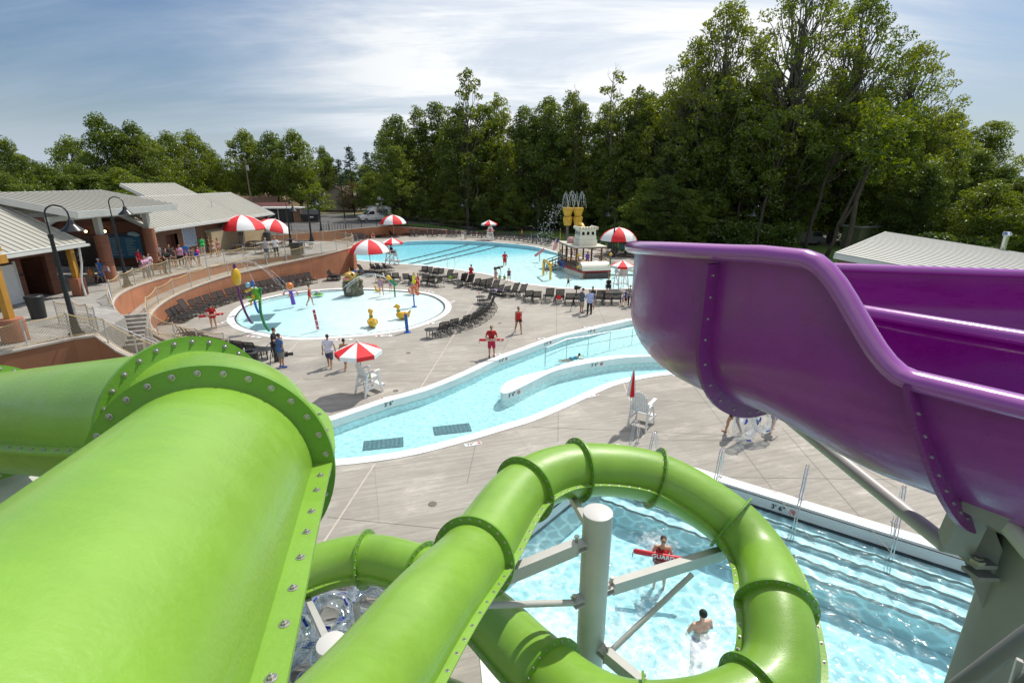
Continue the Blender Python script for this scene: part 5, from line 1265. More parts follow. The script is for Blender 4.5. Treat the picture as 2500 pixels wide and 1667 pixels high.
t=thing('planter_bin','dark square bin beside the middle lamp post on the plaza','bin',tuple(G(*z2(1115,1000),PZ))); MB().box((0,0,.5),(.85,.85,1.0)).build('body',mat('brown_bin',(.06,.05,.035),.6,var=.2),t); MB().box((0,0,1.03),(.92,.92,.06)).build('lid',M['blackpl'],t)
def picnic(p,rz,label,yellow=False):
    t=thing('picnic_table',label,'picnic table',(p.x,p.y,p.z),rz,'picnic tables on the plaza')
    MB().lathe([(.58,.73),(.6,.74),(.6,.77)],n=24).build('table_top',M['blackstrap'],t)
    fm=M['yellow'] if yellow else M['blackm']
    mb=MB()
    for k in range(4):
        a=k*math.pi/2+math.pi/4; c,s=math.cos(a),math.sin(a)
        mb.tube([(.12*c,.12*s,.72),(.14*c,.14*s,.12),(.5*c,.5*s,.05),(1.0*c,1.0*s,.05),(1.02*c,1.02*s,.42)],.026,8)
    mb.build('frame',fm,t)
    for k in range(4):
        a=k*math.pi/2+math.pi/4; mb=MB(); n=8; r0,r1=.80,1.08; b=[]
        for z in(.42,.46):
            for j in range(n+1):
                aa=a-.42+.84*j/n; b.append(V((r1*math.cos(aa),r1*math.sin(aa),z)))
            for j in range(n,-1,-1):
                aa=a-.42+.84*j/n; b.append(V((r0*math.cos(aa),r0*math.sin(aa),z)))
        m_=2*(n+1); mb.add(b,[tuple(range(m_))[::-1],tuple(range(m_,2*m_))]+[(i,(i+1)%m_,m_+(i+1)%m_,m_+i) for i in range(m_)])
        mb.build('seat',M['blackstrap'],t)
for q,rz,lb,yl in [((645,940),.3,'black round picnic table near the locker bank',0),((770,985),.1,'black round picnic table behind the two men at the fence',0),((1040,910),.2,'black round picnic table beyond the middle lamp post',0),((1185,935),.5,'black round picnic table nearest the plaza nose fence',0),((465,985),.6,'picnic table with yellow frame under the large plaza umbrella',1)]:
    picnic(G(*z2(*q),PZ),rz,lb,yl)
# ------------------------------------------------------------------ umbrellas
def umbrella(p,label,rad,htop,style='dome',n=8,tilt=None,red0=0,pole_r=.035,lean=(0,0)):
    t=thing('umbrella',label,'umbrella',(p.x,p.y,p.z))
    if style=='dome': prof=[(0,0),(.28,-.06),(.55,-.17),(.78,-.33),(.93,-.52),(1.0,-.68),(.985,-.72)]
    else: prof=[(0,0),(.5,-.20),(1.0,-.42),(1.0,-.60)]
    T_=Matrix.Translation((lean[0],lean[1],htop))
    if tilt: T_=T_@Matrix.Rotation(tilt[1],4,V((math.cos(tilt[0]),math.sin(tilt[0]),0)))
    for k in range(n):
        mb=MB(); m=4 if style=='dome' else 1; vs=[]
        for r,z in prof:
            for j in range(m+1):
                a=2*math.pi*(k+j/m)/n+.2
                if style!='dome': rr=r*rad; q=V((rr*math.cos(a),rr*math.sin(a),z*rad))
                else:
                    sag=math.sin(math.pi*j/m)*.03*r; q=V((r*rad*math.cos(a)*(1-sag),r*rad*math.sin(a)*(1-sag),z*rad*.92+sag*0))
                vs.append(T_@q)
        w_=m+1
        fs=[(i*w_+j,(i+1)*w_+j,(i+1)*w_+j+1,i*w_+j+1) for i in range(len(prof)-1) for j in range(m)]
        mb.add(vs,fs); mb.build('canopy_panel',M['red'] if (k+red0)%2==0 else M['white_f'],t,smooth=(style=='dome'))
    mb=MB(); top=T_@V((0,0,0)); mb.tube([(0,0,0),(lean[0]*.5,lean[1]*.5,htop*.5),tuple(T_@V((0,0,-.2))),tuple(T_@V((0,0,.06)))],pole_r,10); mb.build('pole',M['post'],t,smooth=True)
    mb=MB()
    for k in range(n):
        a=2*math.pi*k/n+.2; e=prof[-3] if style=='dome' else prof[2]
        P=[T_@V((r*rad*math.cos(a),r*rad*math.sin(a),z*rad*(.92 if style=='dome' else 1)-.02)) for r,z in prof[:-1]]; mb.tube(P,.012,5)
    mb.build('rib',M['whitepaint'],t)
    mb=MB(); mb.ell(tuple(T_@V((0,0,.03))),.05); mb.build('finial',M['whitepaint'],t,smooth='all'); return t
umbrella(G(*z2(547,925),PZ),'large red and white dome umbrella on the plaza in front of the lockers',2.15,3.25,red0=1)
umbrella(G(*z2(905,880),PZ),'tilted red and white dome umbrella at the back of the plaza',1.8,2.6,tilt=(R(110),R(16)),red0=0)
umbrella(G(*z2(2180,803)),'red and white dome umbrella at the far left corner of the main pool',2.15,3.5,red0=0)
umbrella(G(*z4(388,372)),'big red and white dome umbrella beside the end of the terracotta wall',1.98,3.25,red0=0)
umbrella(G(*z5(1555,778)),'red and white dome umbrella among the shaded loungers right of the play boat',2.35,3.45,red0=1,pole_r=.04)
umbrella(G(*z4(640,306)),'small red and white umbrella over the lifeguard chair at the near left pool edge',1.15,3.0,'cone',red0=1,pole_r=.02)
umbrella(G(1195,585),'small red and white umbrella over the far lifeguard chair',1.28,3.0,'cone',red0=1,pole_r=.025)
umbrella(G(1516,708),'small red and white umbrella over the white chair right of the play boat',1.02,2.55,'cone',red0=1,pole_r=.02)
umbrella(G(891,958),'red and white umbrella nearest the camera over an empty white chair',1.0,2.36,'cone',red0=0,pole_r=.018,lean=(-.12,0))
# closed umbrella
p=G(1537,1043); cu=thing('umbrella','closed red and white umbrella strapped to the empty lifeguard chair','umbrella',tuple(p))
for k in range(8):
    mb=MB(); vs=[]
    for r,z in [(.0,2.42),(.05,2.2),(.10,1.9),(.15,1.55),(.17,1.30)]:
        for j in range(3):
            a=2*math.pi*(k+j/2)/8; rr=r*(1 if j==1 else .55); vs.append(V((rr*math.cos(a)-.02*(2.4-z),rr*math.sin(a),z)))
    mb.add(vs,[(i*3+j,(i+1)*3+j,(i+1)*3+j+1,i*3+j+1) for i in range(4) for j in range(2)]); mb.build('canopy_panel',M['red'] if k in(5,6) else M['white_f'],cu)
mb=MB(); mb.tube([(-.03,0,0),(-.03,0,1.3),(0,0,2.46)],.018,8); mb.build('pole',M['whitepaint'],cu)
# ------------------------------------------------------------------ lifeguard chairs
def guardchair(p,rz,label,seat=.78,w=.62,sc=1.0):
    t=thing('lifeguard_chair',label,'lifeguard chair',(p.x,p.y,p.z),rz,None); t.scale=(sc,)*3
    W=M['whitepl']; hw=w/2
    for s in(-1,1):
        MB().beam((s*(hw+.06),.42,0),(s*(hw-.0),.24,seat+.28),.045,.09,V((0,1,0))).build('leg',W,t)
        MB().beam((s*(hw+.06),-.50,0),(s*(hw-.0),-.24,seat+.24),.045,.09,V((0,1,0))).build('leg',W,t)
        MB().beam((s*(hw+.04),-.30,seat+.27),(s*(hw+.04),.36,seat+.30),.13,.03).build('armrest',W,t)
        MB().beam((s*(hw+.045),-.42,.34),(s*(hw+.045),.38,.34),.03,.09).build('side_rail',W,t)
        MB().beam((s*(hw+.02),-.40,.38),(s*(hw-.0),.26,seat-.05),.03,.07,V((0,0,1))).build('brace',W,t)
    mb=MB()
    for i in range(5): mb.box((0,-.20+.11*i,seat),(w,.10,.03))
    mb.box((0,.30,seat-.04),(w,.03,.11)); mb.box((0,-.28,seat-.04),(w,.03,.11)); mb.build('seat',W,t)
    mb=MB(); n=7
    for i in range(n):
        x=-hw+.05+(w-.1)*i/(n-1); hgt=.74-.28*(x/hw)**2*1.0
        mb.beam((x,-.24,seat),(x*1.05,-.24-.30*hgt,seat+hgt),(w-.1)/(n-1)*.88,.022,V((0,1,0)))
        a=V((x*1.05,-.24-.30*hgt,seat+hgt)); mb.cyl(a-V((0,.011,0)),a+V((0,.011,0)),(w-.1)/(n-1)*.44,n=12)
    mb.box((0,-.33,seat+.25),(w-.05,.03,.07)); mb.box((0,-.39,seat+.50),(w-.14,.03,.06)); mb.build('backrest',W,t)
    mb=MB(); mb.box((0,.44,.34),(w+.12,.22,.03)); mb.box((0,.55,.30),(w+.14,.03,.12)); mb.build('footrest',W,t)
    return t
gd=[guardchair(G(903,958),R(-40),'empty white slatted lifeguard chair under the nearest striped umbrella beside the river'),
 guardchair(G(1565,1038),R(-35),'empty white slatted lifeguard chair beside the closed umbrella'),
 guardchair(G(1515,705),R(12),'empty white lifeguard chair at the pool edge right of the play boat',seat=1.0,sc=1.25),
 guardchair(G(*z4(625,300)),R(-50),'tall white lifeguard chair with a seated dark haired guard at the near pool edge',seat=1.0,sc=1.3),
 guardchair(G(1197,588),R(178),'white lifeguard chair with a seated guard in red at the far pool edge',seat=1.0,sc=1.25)]
def bottle(p,label,col,h=.24,cap=(.7,.7,.72)):
    t=thing('bottle',label,'bottle',tuple(p)); MB().lathe([(.033,0),(.036,.02),(.036,h*.7),(.016,h*.86),(.015,h*.93)],n=12).build('body',mat('bottle_body',col,.25),t,smooth=True); MB().lathe([(.018,h*.93),(.018,h)],n=10).build('cap',mat('bottle_cap',cap,.4),t)
bottle(G(903,924,.80)+V((0,.05,0)),'green bottle standing on the seat of the umbrella lifeguard chair',(.25,.42,.05),cap=(.05,.05,.05))
bottle(G(1556,1006,.80),'clear bottle with blue cap on the seat of the chair by the closed umbrella',(.6,.66,.72),cap=(.03,.08,.5))
bottle(G(1555,1068,0),'water bottle with dark label on the deck at the foot of the chair',(.25,.42,.45))
# ------------------------------------------------------------------ lamp posts
def lamp(p,label,h=5.6,arm=(1,0),sc=1,base=True,name='street_lamp'):
    t=thing(name,label,'lamp post',tuple(p)); ax=V((arm[0],arm[1],0)).normalized(); m=mat('lamp_dark_paint',(.014,.016,.022),.3)
    mb=MB(); mb.tube([(0,0,0),(0,0,.12)],.30,16); mb.tube([(0,0,.12),(0,0,.5),(0,0,.9)],[.22,.15,.11],16); mb.build('base',m,t,smooth=True)
    mb=MB(); mb.tube([(0,0,.5),(0,0,h*.78)],[.105,.075],14); mb.tube([(0,0,h*.76),(0,0,h*.79)],.10,12); mb.build('shaft',m,t,smooth=True)
    pts=[V((0,0,h*.78))]; r=.42
    for k in range(13): a=math.pi-math.pi*k/12; pts.append(ax*(r+r*math.cos(a))+V((0,0,h-.36+.36*math.sin(a)*1.0)))
    pts.append(ax*(2*r+.02)+V((0,0,h-.62)))
    mb=MB(); mb.tube(pts,.032,8); mb.build('gooseneck',m,t,smooth=True)
    c=ax*(2*r+.02); mb=MB(); mb.lathe([(.05,h-.55),(.10,h-.62),(.13,h-.74),(.16,h-.80),(.40,h-1.02),(.42,h-1.06),(.38,h-1.05),(.14,h-.82)],(c.x,c.y,0),n=24,cap=False); mb.build('lamp_shade',m,t,smooth=True)
    mb=MB(); mb.ell((c.x,c.y,h-.96),(.12,.12,.10)); mb.build('lens',mat('lamp_lens',(.5,.5,.48),.3),t,smooth='all'); return t
lamp(G(188,818,PZ),'black gooseneck lamp post at the front left plaza corner',5.6,(1,.2))
lamp(G(312,700,PZ),'black gooseneck lamp post beside the first round pier',5.6,(1,.1))
lamp(G(711,600,PZ),'black gooseneck lamp post behind the two men at the plaza fence',4.6,(.9,-.4))
lamp(G(*z2(1270,852),PZ),'black gooseneck lamp post at the back corner of the plaza',5.0,(1,.3))
lamp(G(*z2(1377,745),1.5),'black gooseneck lamp post beside the bicycle racks',6.4,(1,.3))
lamp(G(1313,590)+V((0,0,0)),'black lamp post behind the far loungers before the dark wood',6.2,(-1,.2))
lamp(GY(1497,615,63),'black lamp post beside the right striped umbrella',5.9,(-1,.2)).location.z=0
lamp(V((27,57,0)),'black lamp post in front of the tree trunks above the purple slide',6.3,(-1,0))
lamp(G(1141,573)+V((0,0,0)),'black lamp post left of the far lifeguard',5.8,(-1,.2))
def lotpole(p,h,label):
    t=thing('parking_light',label,'light pole',tuple(p)); MB().cyl((0,0,0),(0,0,.8),.30,n=12).build('concrete_base',M['wallcap'],t); MB().tube([(0,0,.8),(0,0,h)],[.11,.07],8).build('pole',M['blackm'],t); mb=MB(); mb.box((-.4,0,h),(.6,.28,.12)); mb.box((.4,0,h),(.6,.28,.12)); mb.build('luminaire',M['blackm'],t)
lotpole(G(842.6,545,1.55),8.2,'tall black parking lot light on a concrete base left of the news van'); lotpole(G(651,508,1.55),7.5,'black parking lot light beside the brown roofed house')
# utility poles and wires
def upole(p,h,label,r=.14):
    t=thing('utility_pole',label,'utility pole',tuple(p)); m=mat('pole_timber',(.16,.13,.10),.9,var=.2,vscale=3)
    MB().tube([(0,0,0),(0,0,h)],[r,r*.7],8).build('pole',m,t); MB().cyl((.25,0,h-1.9),(.25,0,h-1.0),.22,n=10).build('transformer',mat('transformer_grey',(.38,.40,.42),.5),t); MB().box((0,0,h-.5),(1.6,.1,.12)).build('crossarm',m,t); return p+V((0,0,h-.5))
w1=upole(V((-47.5,96.5,1.5)),11.0,'grey timber utility pole with a transformer before the maple trees')
w0=upole(V((-66,62,2.4)),10.0,'timber utility pole behind the entrance roof at the left'); w2=V((10,150,11.5)); 
t=thing('power_line','thin dark overhead wires spanning the left background','cable',(-60,80,8)); mb=MB()
for a,b,s in ((w0,w1,.8),(w1,w2,1.0),(w0+V((0,0,-.9)),w1+V((0,0,-1.6)),.8),(w1+V((0,0,-3.5)),w2+V((0,0,-4)),1),(w0+V((-60,-25,0)),w0,.6)):
    mb.tube([a.lerp(b,k/16)-V((0,0,s*4*(k/16)*(1-k/16))) for k in range(17)],.014,4)
mb.build('wire',mat('cable_dark',(.02,.02,.02),.95,spec=.1),t,world=True)
up2=thing('utility_pole','black pole beside the left roof ridge','utility pole',(-56,58,2.4)); MB().tube([(0,0,0),(0,0,8.6)],.13,8).build('pole',M['blackm'],up2)
# bike racks
for i in range(6):
    g=G(*z2(1390+i*62,740-i*5),1.55); t=thing('bike_rack','black hoop bicycle rack at the edge of the parking lot','bike rack',tuple(g),R(70),'bicycle hoops'); mb=MB(); mb.tube([(-.35,0,0),(-.35,0,.7),(-.2,0,.9),(.2,0,.9),(.35,0,.7),(.35,0,0)],.03,6); mb.build('hoop',M['blackm'],t)
# ladders and rails
def grab(p,rz,label,h=.85,reach=.75,down=1.0,w=.55,name='pool_ladder'):
    t=thing(name,label,'pool rail',tuple(p),rz)
    for s in(-1,1):
        P=[V((s*w/2,0,-.02)),V((s*w/2,.02,h*.75)),V((s*w/2,.12,h*.97)),V((s*w/2,.28,h)),V((s*w/2,.45,h*.9)),V((s*w/2,reach,.1)),V((s*w/2,reach+.05,-down))]
        MB().tube(catmull(P,.12),.015,10).build('handrail',M['chrome'],t,smooth=True)
        MB().lathe([(.055,0),(.055,.012),(.03,.03)],(s*w/2,0,0),n=14).build('escutcheon',M['chrome'],t)
    return t
ang=math.atan2(nrm.y,nrm.x)-math.pi/2
def onedge(px,back=.35): g=G(*px); return V((g.x,g.y,0))
grab(G(1758,1165),ang,'single polished handrail at the pool edge above the loop right shoulder',w=.06,h=1.15)
grab(G(1956,1220),ang,'tall polished handrail beside the depth marking of the plunge pool',w=.06,h=1.25,reach=1.1)
grab(G(2182,1275),ang,'polished handrail at the plunge pool edge near the thick column',w=.06,h=1.25,reach=1.1)
grab(G(1600,1112),ang,'polished ladder rail just behind the top of the green loop',w=.06,h=1.0)
grab(G(1556,1082),ang,'polished ladder rail left of the closed umbrella chair shadow',w=.06,h=1.0)
grab(G(*z4(1275,335)),R(10),'twin ladder rails at the near side of the main pool',h=1.5,reach=.9,w=.8)
grab(G(*z5(528,640)),R(175),'twin ladder rails at the far side of the main pool',h=1.7,reach=.8,w=.9)
grab(G(1133,582),R(180),'white ladder rails at the far pool edge beside the bending man',h=1.2,w=.8)
rr_=thing('river_handrail','long stainless handrail standing in the shallow river entry','handrail',tuple(G(1330,885,-.3)))
RP=[z8(120,590),z8(325,500),z8(530,465),z8(738,420),z8(950,382),z8(1160,345)]; RPw=[G(*q,-.35) for q in RP]; RPw.append(RPw[-1]*2-RPw[-2])
mb=MB(); top=[q+V((0,0,.95)) for q in RPw]; mb.tube([RPw[0]+V((0,0,-.1)),RPw[0]+V((0,0,.8)),RPw[0].lerp(RPw[1],.04)+V((0,0,.93))]+top[1:],.022,8); mb.tube([q+V((0,0,.45)) for q in RPw],.016,6)
for q in RPw[1:]: mb.tube([q+V((0,0,-.2)),q+V((0,0,.95))],.018,6)
mb.build('rail',mat('satin_rail',(.42,.46,.48),.35,metal=.6),rr_,world=True,smooth=True)
# ------------------------------------------------------------------ splash pad toys
def toy(name,label,cat,p): return thing(name,label,cat,tuple(p))
def arcs(parent,src,dirs,mat_,name='water_jet',r=.012,g=6.0,T_=.8,world=True):
    mb=MB()
    for d in dirs:
        d=V(d); n=14; P=[V(src)+d*(T_*k/n)+V((0,0,-.5*g*(T_*k/n)**2)) for k in range(n+1)]
        mb.tube(P,[r*(1+.6*k/n) for k in range(n+1)],5)
    return mb.build(name,mat_,parent,world=world,smooth='all')
M['jet']=newmat('water_spray'); _n=M['jet'].node_tree; _b=_n.nodes['Principled BSDF']; _b.inputs['Base Color'].default_value=(.9,.94,.96,1); _b.inputs['Roughness'].default_value=.3
_t=_n.nodes.new('ShaderNodeTexNoise'); _t.inputs['Scale'].default_value=9; _t.inputs['Detail'].default_value=4; _r=_n.nodes.new('ShaderNodeMapRange'); _r.inputs[1].default_value=.42; _r.inputs[2].default_value=.62; _r.inputs[3].default_value=.15; _r.inputs[4].default_value=.85
_c=_n.nodes.new('ShaderNodeTexCoord'); _n.links.new(_c.outputs['Object'],_t.inputs['Vector']); _n.links.new(_t.outputs['Fac'],_r.inputs[0]); _n.links.new(_r.outputs[0],_b.inputs['Alpha'])
# yellow bulb flower on plum stem
b=G(*z3(1060,668),-.05); t=toy('spray_flower','tall plum pole with a yellow bulb spraying thin water arcs','splash toy',b)
P=[b+V((.1,0,0)),b+V((-.05,0,.05)),b+V((-.30,0,.7)),b+V((-.48,0,1.6)),b+V((-.55,0,2.55))]; MB().tube(catmull(P,.15),.075,12).build('pole',M['plum'],t,world=True,smooth=True)
MB().lathe([(.05,-.62),(.20,-.5),(.28,-.15),(.29,.1),(.2,.42),(.1,.52)],tuple(b+V((-.53,0,3.1))),n=18).build('bulb',M['yellow'],t,world=True,smooth=True)
MB().lathe([(.09,0),(.11,.15),(.06,.3)],tuple(b+V((-.53,0,3.6))),n=12).build('bulb_cap',M['plum'],t,world=True,smooth=True)
arcs(t,b+V((-.5,0,3.9)),[(2.6+.25*k,.3*math.sin(k*1.7),1.6-.2*(k%3)) for k in range(4)]+[(1.2,.1,1.2)],M['jet'],T_=1.0,r=.006)
# blue curved pole with dolphin-like flower
b=G(*z3(1140,563),-.05); t=toy('spray_post','curved blue pole with a small yellow and blue spray head','splash toy',b)
P=[b+V((.05,0,0)),b+V((-.1,0,.3)),b+V((-.2,0,1.2)),b+V((-.12,0,2.35))]; MB().tube(catmull(P,.15),.08,12).build('pole',M['blue'],t,world=True,smooth=True)
mb=MB(); mb.ell(tuple(b+V((-.42,-.1,2.05))),(.18,.15,.2)); mb.build('spray_head',mat('pale_blue_head',(.25,.5,.65),.3),t,world=True,smooth='all')
mb=MB()
for k in range(3): mb.ell(tuple(b+V((-.45+.2*k-.1,-.12,1.62+.1*k))),(.16,.08,.09))
mb.build('petal',M['yellow'],t,world=True,smooth='all')
b=G(*z3(1245,760),-.05); t=toy('frog_spray_post','dark green curved pole with a bright green leaping frog figure','splash toy',b)
P=[b+V((.08,0,0)),b+V((-.15,0,.35)),b+V((-.30,0,1.2)),b+V((-.22,0,2.1)),b+V((-.08,0,2.75))]; MB().tube(catmull(P,.15),.085,12).build('pole',M['greenp'],t,world=True,smooth=True)
mb=MB(); mb.ell(tuple(b+V((-.40,-.05,2.35))),(.26,.2,.36)); mb.ell(tuple(b+V((-.38,-.1,2.68))),(.2,.16,.14)); mb.caps(b+V((-.35,-.1,2.1)),b+V((-.85,-.15,1.92)),.10,.05); mb.caps(b+V((-.3,-.1,2.2)),b+V((-1.0,-.1,2.15)),.12,.04); mb.caps(b+V((-.3,-.1,2.4)),b+V((-.12,-.2,2.0)),.09,.07); mb.build('frog_body',M['leafp'],t,world=True,smooth='all')
mb=MB(); mb.ell(tuple(b+V((-.48,-.26,2.25))),(.10,.06,.16)); mb.caps(b+V((-.70,-.2,1.9)),b+V((-.72,-.2,1.72)),.06,.05); mb.build('frog_belly',M['yellow'],t,world=True,smooth='all')
mb=MB(); mb.ell(tuple(b+V((-.50,-.22,2.78))),.06); mb.ell(tuple(b+V((-.28,-.24,2.80))),.06); mb.build('frog_eye',M['whitepl'],t,world=True,smooth='all')
# orange ball figure
b=G(*z3(1525,467),-.05); t=toy('ball_figure','violet post figure with orange ball head and drooping arms','splash toy',b)
MB().tube([b,b+V((-.12,0,1.05))],[.16,.13],14).build('post',M['violet'],t,world=True,smooth=True); MB().ell(tuple(b+V((-.13,0,1.42))),.28,16,12).build('ball_head',M['orange'],t,world=True,smooth='all')
for s in(-1,1):
    c=b+V((-.12,0,1.0)); MB().tube(catmull([c,c+V((s*.25,0,.10)),c+V((s*.45,0,0)),c+V((s*.52,0,-.12))],.06),.035,8).build('arm',M['violet'],t,world=True,smooth=True); MB().ell(tuple(c+V((s*.53,0,-.2))),.08).build('hand_ball',M['orange'],t,world=True,smooth='all')
MB().ell(tuple(b+V((-.12,-.2,.72))),.09).build('hand_ball',M['orange'],t,world=True,smooth='all')
# red post with dome of water
b=G(*z3(1793,738),-.05); t=toy('spray_post','short red spray post beside a clear dome of water','splash toy',b); MB().tube([b,b+V((-.13,0,1.25))],.085,12).build('post',mat('crimson_paint',(.42,.03,.08),.35),t,world=True,smooth=True)
mb=MB(); 
for z in (.2,.55,1.0): mb.lathe([(.09,z),(.09,z+.05)],tuple(b+V((-.1*z,0,0))),n=12)
mb.build('ring_band',M['whitepl'],t,world=True)
dm_=newmat('water_film'); dm_.node_tree.nodes['Principled BSDF'].inputs['Alpha'].default_value=.13; dm_.node_tree.nodes['Principled BSDF'].inputs['Roughness'].default_value=.08
mb=MB(); mb.lathe([(.03,.75),(.25,.78),(.5,.66),(.68,.40),(.74,.05)],tuple(b+V((.55,.1,0))),n=28,cap=False); mb.build('water_dome',dm_,t,world=True,smooth='all')
# blue posts
b=G(*z4(790,1047)); t=toy('spray_post','short blue spray post with orange top on the rim by the big duck','splash toy',b); MB().tube([b,b+V((-.05,0,1.15))],.10,14).build('post',M['blue'],t,world=True,smooth=True); MB().ell(tuple(b+V((-.05,0,1.18))),(.09,.09,.1)).build('nozzle',M['orange'],t,world=True,smooth='all'); MB().lathe([(.22,0),(.22,.03)],tuple(b),n=16).build('foot_plate',M['blue'],t,world=True)
b=G(*z4(867,765),-.04); t=toy('fish_post','blue post topped with an orange and white striped fish','splash toy',b); MB().tube([b,b+V((-.02,0,1.0))],.055,12).build('post',M['blue'],t,world=True,smooth=True); MB().lathe([(.2,0),(.2,.03)],tuple(b),n=16).build('foot_plate',M['blue'],t,world=True)
mb=MB(); mb.ell(tuple(b+V((-.05,0,1.25))),(.36,.14,.30),16,10); mb.ell(tuple(b+V((.30,0,1.0))),(.14,.06,.14)); mb.ell(tuple(b+V((.05,0,1.48))),(.18,.06,.12)); mb.build('fish_body',M['fishor'],t,world=True,smooth='all')
mb=MB(); mb.ell(tuple(b+V((-.17,0,1.25))),(.05,.152,.25),10,8); mb.ell(tuple(b+V((.07,0,1.23))),(.06,.15,.27),10,8); mb.ell(tuple(b+V((-.24,-.10,1.36))),(.07,.06,.07)); mb.build('white_stripe',M['whitepl'],t,world=True,smooth='all')
# fish / mouth rock slide
b=G(*z4(160,645),-.04); t=toy('monster_slide','rock slide with a golden wide mouthed creature head showing its pink tongue','play slide',b); t.scale=(.68,.68,.95)
rs=random.Random(5); mb=MB()
for k in range(70):
    a=rs.uniform(0,2*math.pi); rr=.95+.12*rs.random(); z=rs.uniform(.0,1.15); 
    if -2.2<a-2*math.pi<-1.0 and z<.9: continue
    mb.ell((b.x+rr*math.cos(a)*1.0+.12,b.y+.9+rr*math.sin(a)*.95,z),(rs.uniform(.16,.27),rs.uniform(.16,.26),rs.uniform(.14,.2)),9,6)
mb.tube([b+V((.12,.9,-.1)),b+V((.12,.9,1.15))],[.95,.85],20)
mb.build('rock_base',mat('mossy_rock',(.20,.19,.14),.75,col2=(.08,.085,.05),vscale=3.0,bump=.5,bscale=12),t,world=True,smooth='all')
mb=MB(); mb.beam(b+V((-.15,-.2,.35)),b+V((-.15,.4,1.0)),.55,.08); mb.build('slide_chute',mat('chute_grey',(.30,.28,.25),.4),t,world=True)
mb=MB(); mb.ell(tuple(b+V((.05,.75,1.62))),(.72,.62,.42),18,12); mb.ell(tuple(b+V((-.25,.25,1.42))),(.58,.40,.15),16,8); mb.ell(tuple(b+V((-.2,.3,1.78))),(.5,.42,.22),16,8); mb.ell(tuple(b+V((.75,1.1,1.35))),(.3,.3,.35)); mb.caps(b+V((-.1,.7,1.9)),b+V((-.05,.8,2.35)),.10,.02); mb.caps(b+V((.7,1.0,1.6)),b+V((.75,1.0,2.0)),.10,.03); mb.build('creature_head',mat('golden_creature',(.50,.30,.05),.4,var=.35,vscale=4,coat=.3),t,world=True,smooth='all')
mb=MB(); mb.ell(tuple(b+V((-.28,-.04,1.50))),(.42,.22,.10),14,8); mb.build('tongue',M['pink'],t,world=True,smooth='all')
mb=MB(); mb.ell(tuple(b+V((.38,.28,1.82))),(.12,.08,.14)); mb.ell(tuple(b+V((-.42,.22,1.93))),(.08,.06,.1)); mb.build('eye',M['blackpl'],t,world=True,smooth='all')
mb=MB(); mb.caps(b+V((.65,.5,1.5)),b+V((.55,.3,.7)),.08,.05); mb.caps(b+V((.85,.8,1.7)),b+V((.9,.9,1.4)),.12,.08); mb.build('fin',M['greenp'],t,world=True,smooth='all')
# green lilies / spray gun flower post
b=G(*z4(655,655),-.04); t=toy('spray_flower','green post with a yellow and green flower head shooting a water arc','splash toy',b); MB().tube([b,b+V((-.03,0,1.0))],.06,12).build('post',M['greenp'],t,world=True,smooth=True)
mb=MB(); mb.caps(b+V((.02,0,1.0)),b+V((-.25,-.02,1.35)),.12,.16); mb.ell(tuple(b+V((.1,0,1.05))),(.2,.14,.12)); mb.build('flower_cup',M['greenp'],t,world=True,smooth='all')
mb=MB(); mb.caps(b+V((-.28,0,1.4)),b+V((-.45,0,1.6)),.15,.18); mb.build('flower_head',M['yellow'],t,world=True,smooth='all')
arcs(t,b+V((-.3,0,1.35)),[(-3.6,.1,2.4),(-3.45,0,2.2),(-3.3,-.1,2.5),(-3.8,.0,2.2)],M['jet'],T_=1.05,g=5.6,r=.014)
b=G(*z3(1795,360),-.04); t=toy('ground_turtle','small green ground spray shaped like a turtle at the pad rim','splash toy',b)
mb=MB(); mb.lathe([(.42,0),(.40,.04),(.2,.07)],tuple(b),n=20); mb.build('base_pad',M['leafp'],t,world=True); mb=MB(); mb.ell(tuple(b+V((0,0,.16))),(.24,.22,.2)); mb.build('shell',mat('turtle_shell',(.35,.40,.36),.4,var=.4,vscale=8),t,world=True,smooth='all')
def duck(p,rz,sc,label):
    t=thing('toy_duck',label,'duck figure',tuple(p),rz); t.scale=(sc,)*3
    mb=MB(); mb.ell((0,0,.36),(.72,.42,.36),22,14); mb.ell((.35,0,.42),(.34,.34,.32),16,10); mb.caps((.40,0,.55),(.46,0,1.05),.17,.14,14); mb.ell((.50,0,1.26),(.25,.22,.25),18,12); mb.caps((-.55,0,.5),(-.80,0,.86),.20,.08,12); mb.build('body',M['yellow'],t,smooth='all')
    for s in(-1,1): MB().ell((-.08,s*.36,.46),(.34,.10,.2),14,8).build('wing',M['yellow'],t,smooth='all')
    mb=MB(); mb.ell((.80,0,1.20),(.17,.14,.06),12,8); mb.ell((.76,0,1.25),(.12,.10,.06),12,8); mb.build('bill',M['orange'],t,smooth='all')
    mb=MB(); mb.lathe([(.17,0),(.185,.05),(.16,.11)],(.42,0,.78),n=16); mb.ell((.58,0,.80),(.08,.12,.07)); mb.build('green_collar',M['greenp'],t,smooth=True)
    for s in(-1,1): MB().ell((.66,s*.15,1.33),(.04,.03,.05)).build('eye',M['blackpl'],t,smooth='all')
duck(G(908+ .0,799,-.03)+V((0,.2,0)),R(115),.74,'yellow duck figure turned away on the white splash pad')
duck(G(982,781,-.03)+V((0,.3,0)),R(172),.68,'larger yellow duck figure facing left with an orange bill')
duck(G(*z4(462,598),-.03),R(165),.36,'small orange yellow duck figure behind the woman in the swimsuit')
t=toy('spray_cannon','red and white tilting spray cannon in the shallow main pool','splash toy',G(*z5(592,855),-.08)); b=wloc(t); MB().tube([b,b+V((0,0,.9))],.06,10).build('post',M['steelw'],t,world=True); MB().tube([b+V((-.55,0,.65)),b+V((.55,0,1.45))],.15,12).build('barrel',mat('cannon_red',(.5,.04,.06),.35,col2=(.6,.3,.32),vscale=2.5),t,world=True,smooth=True)
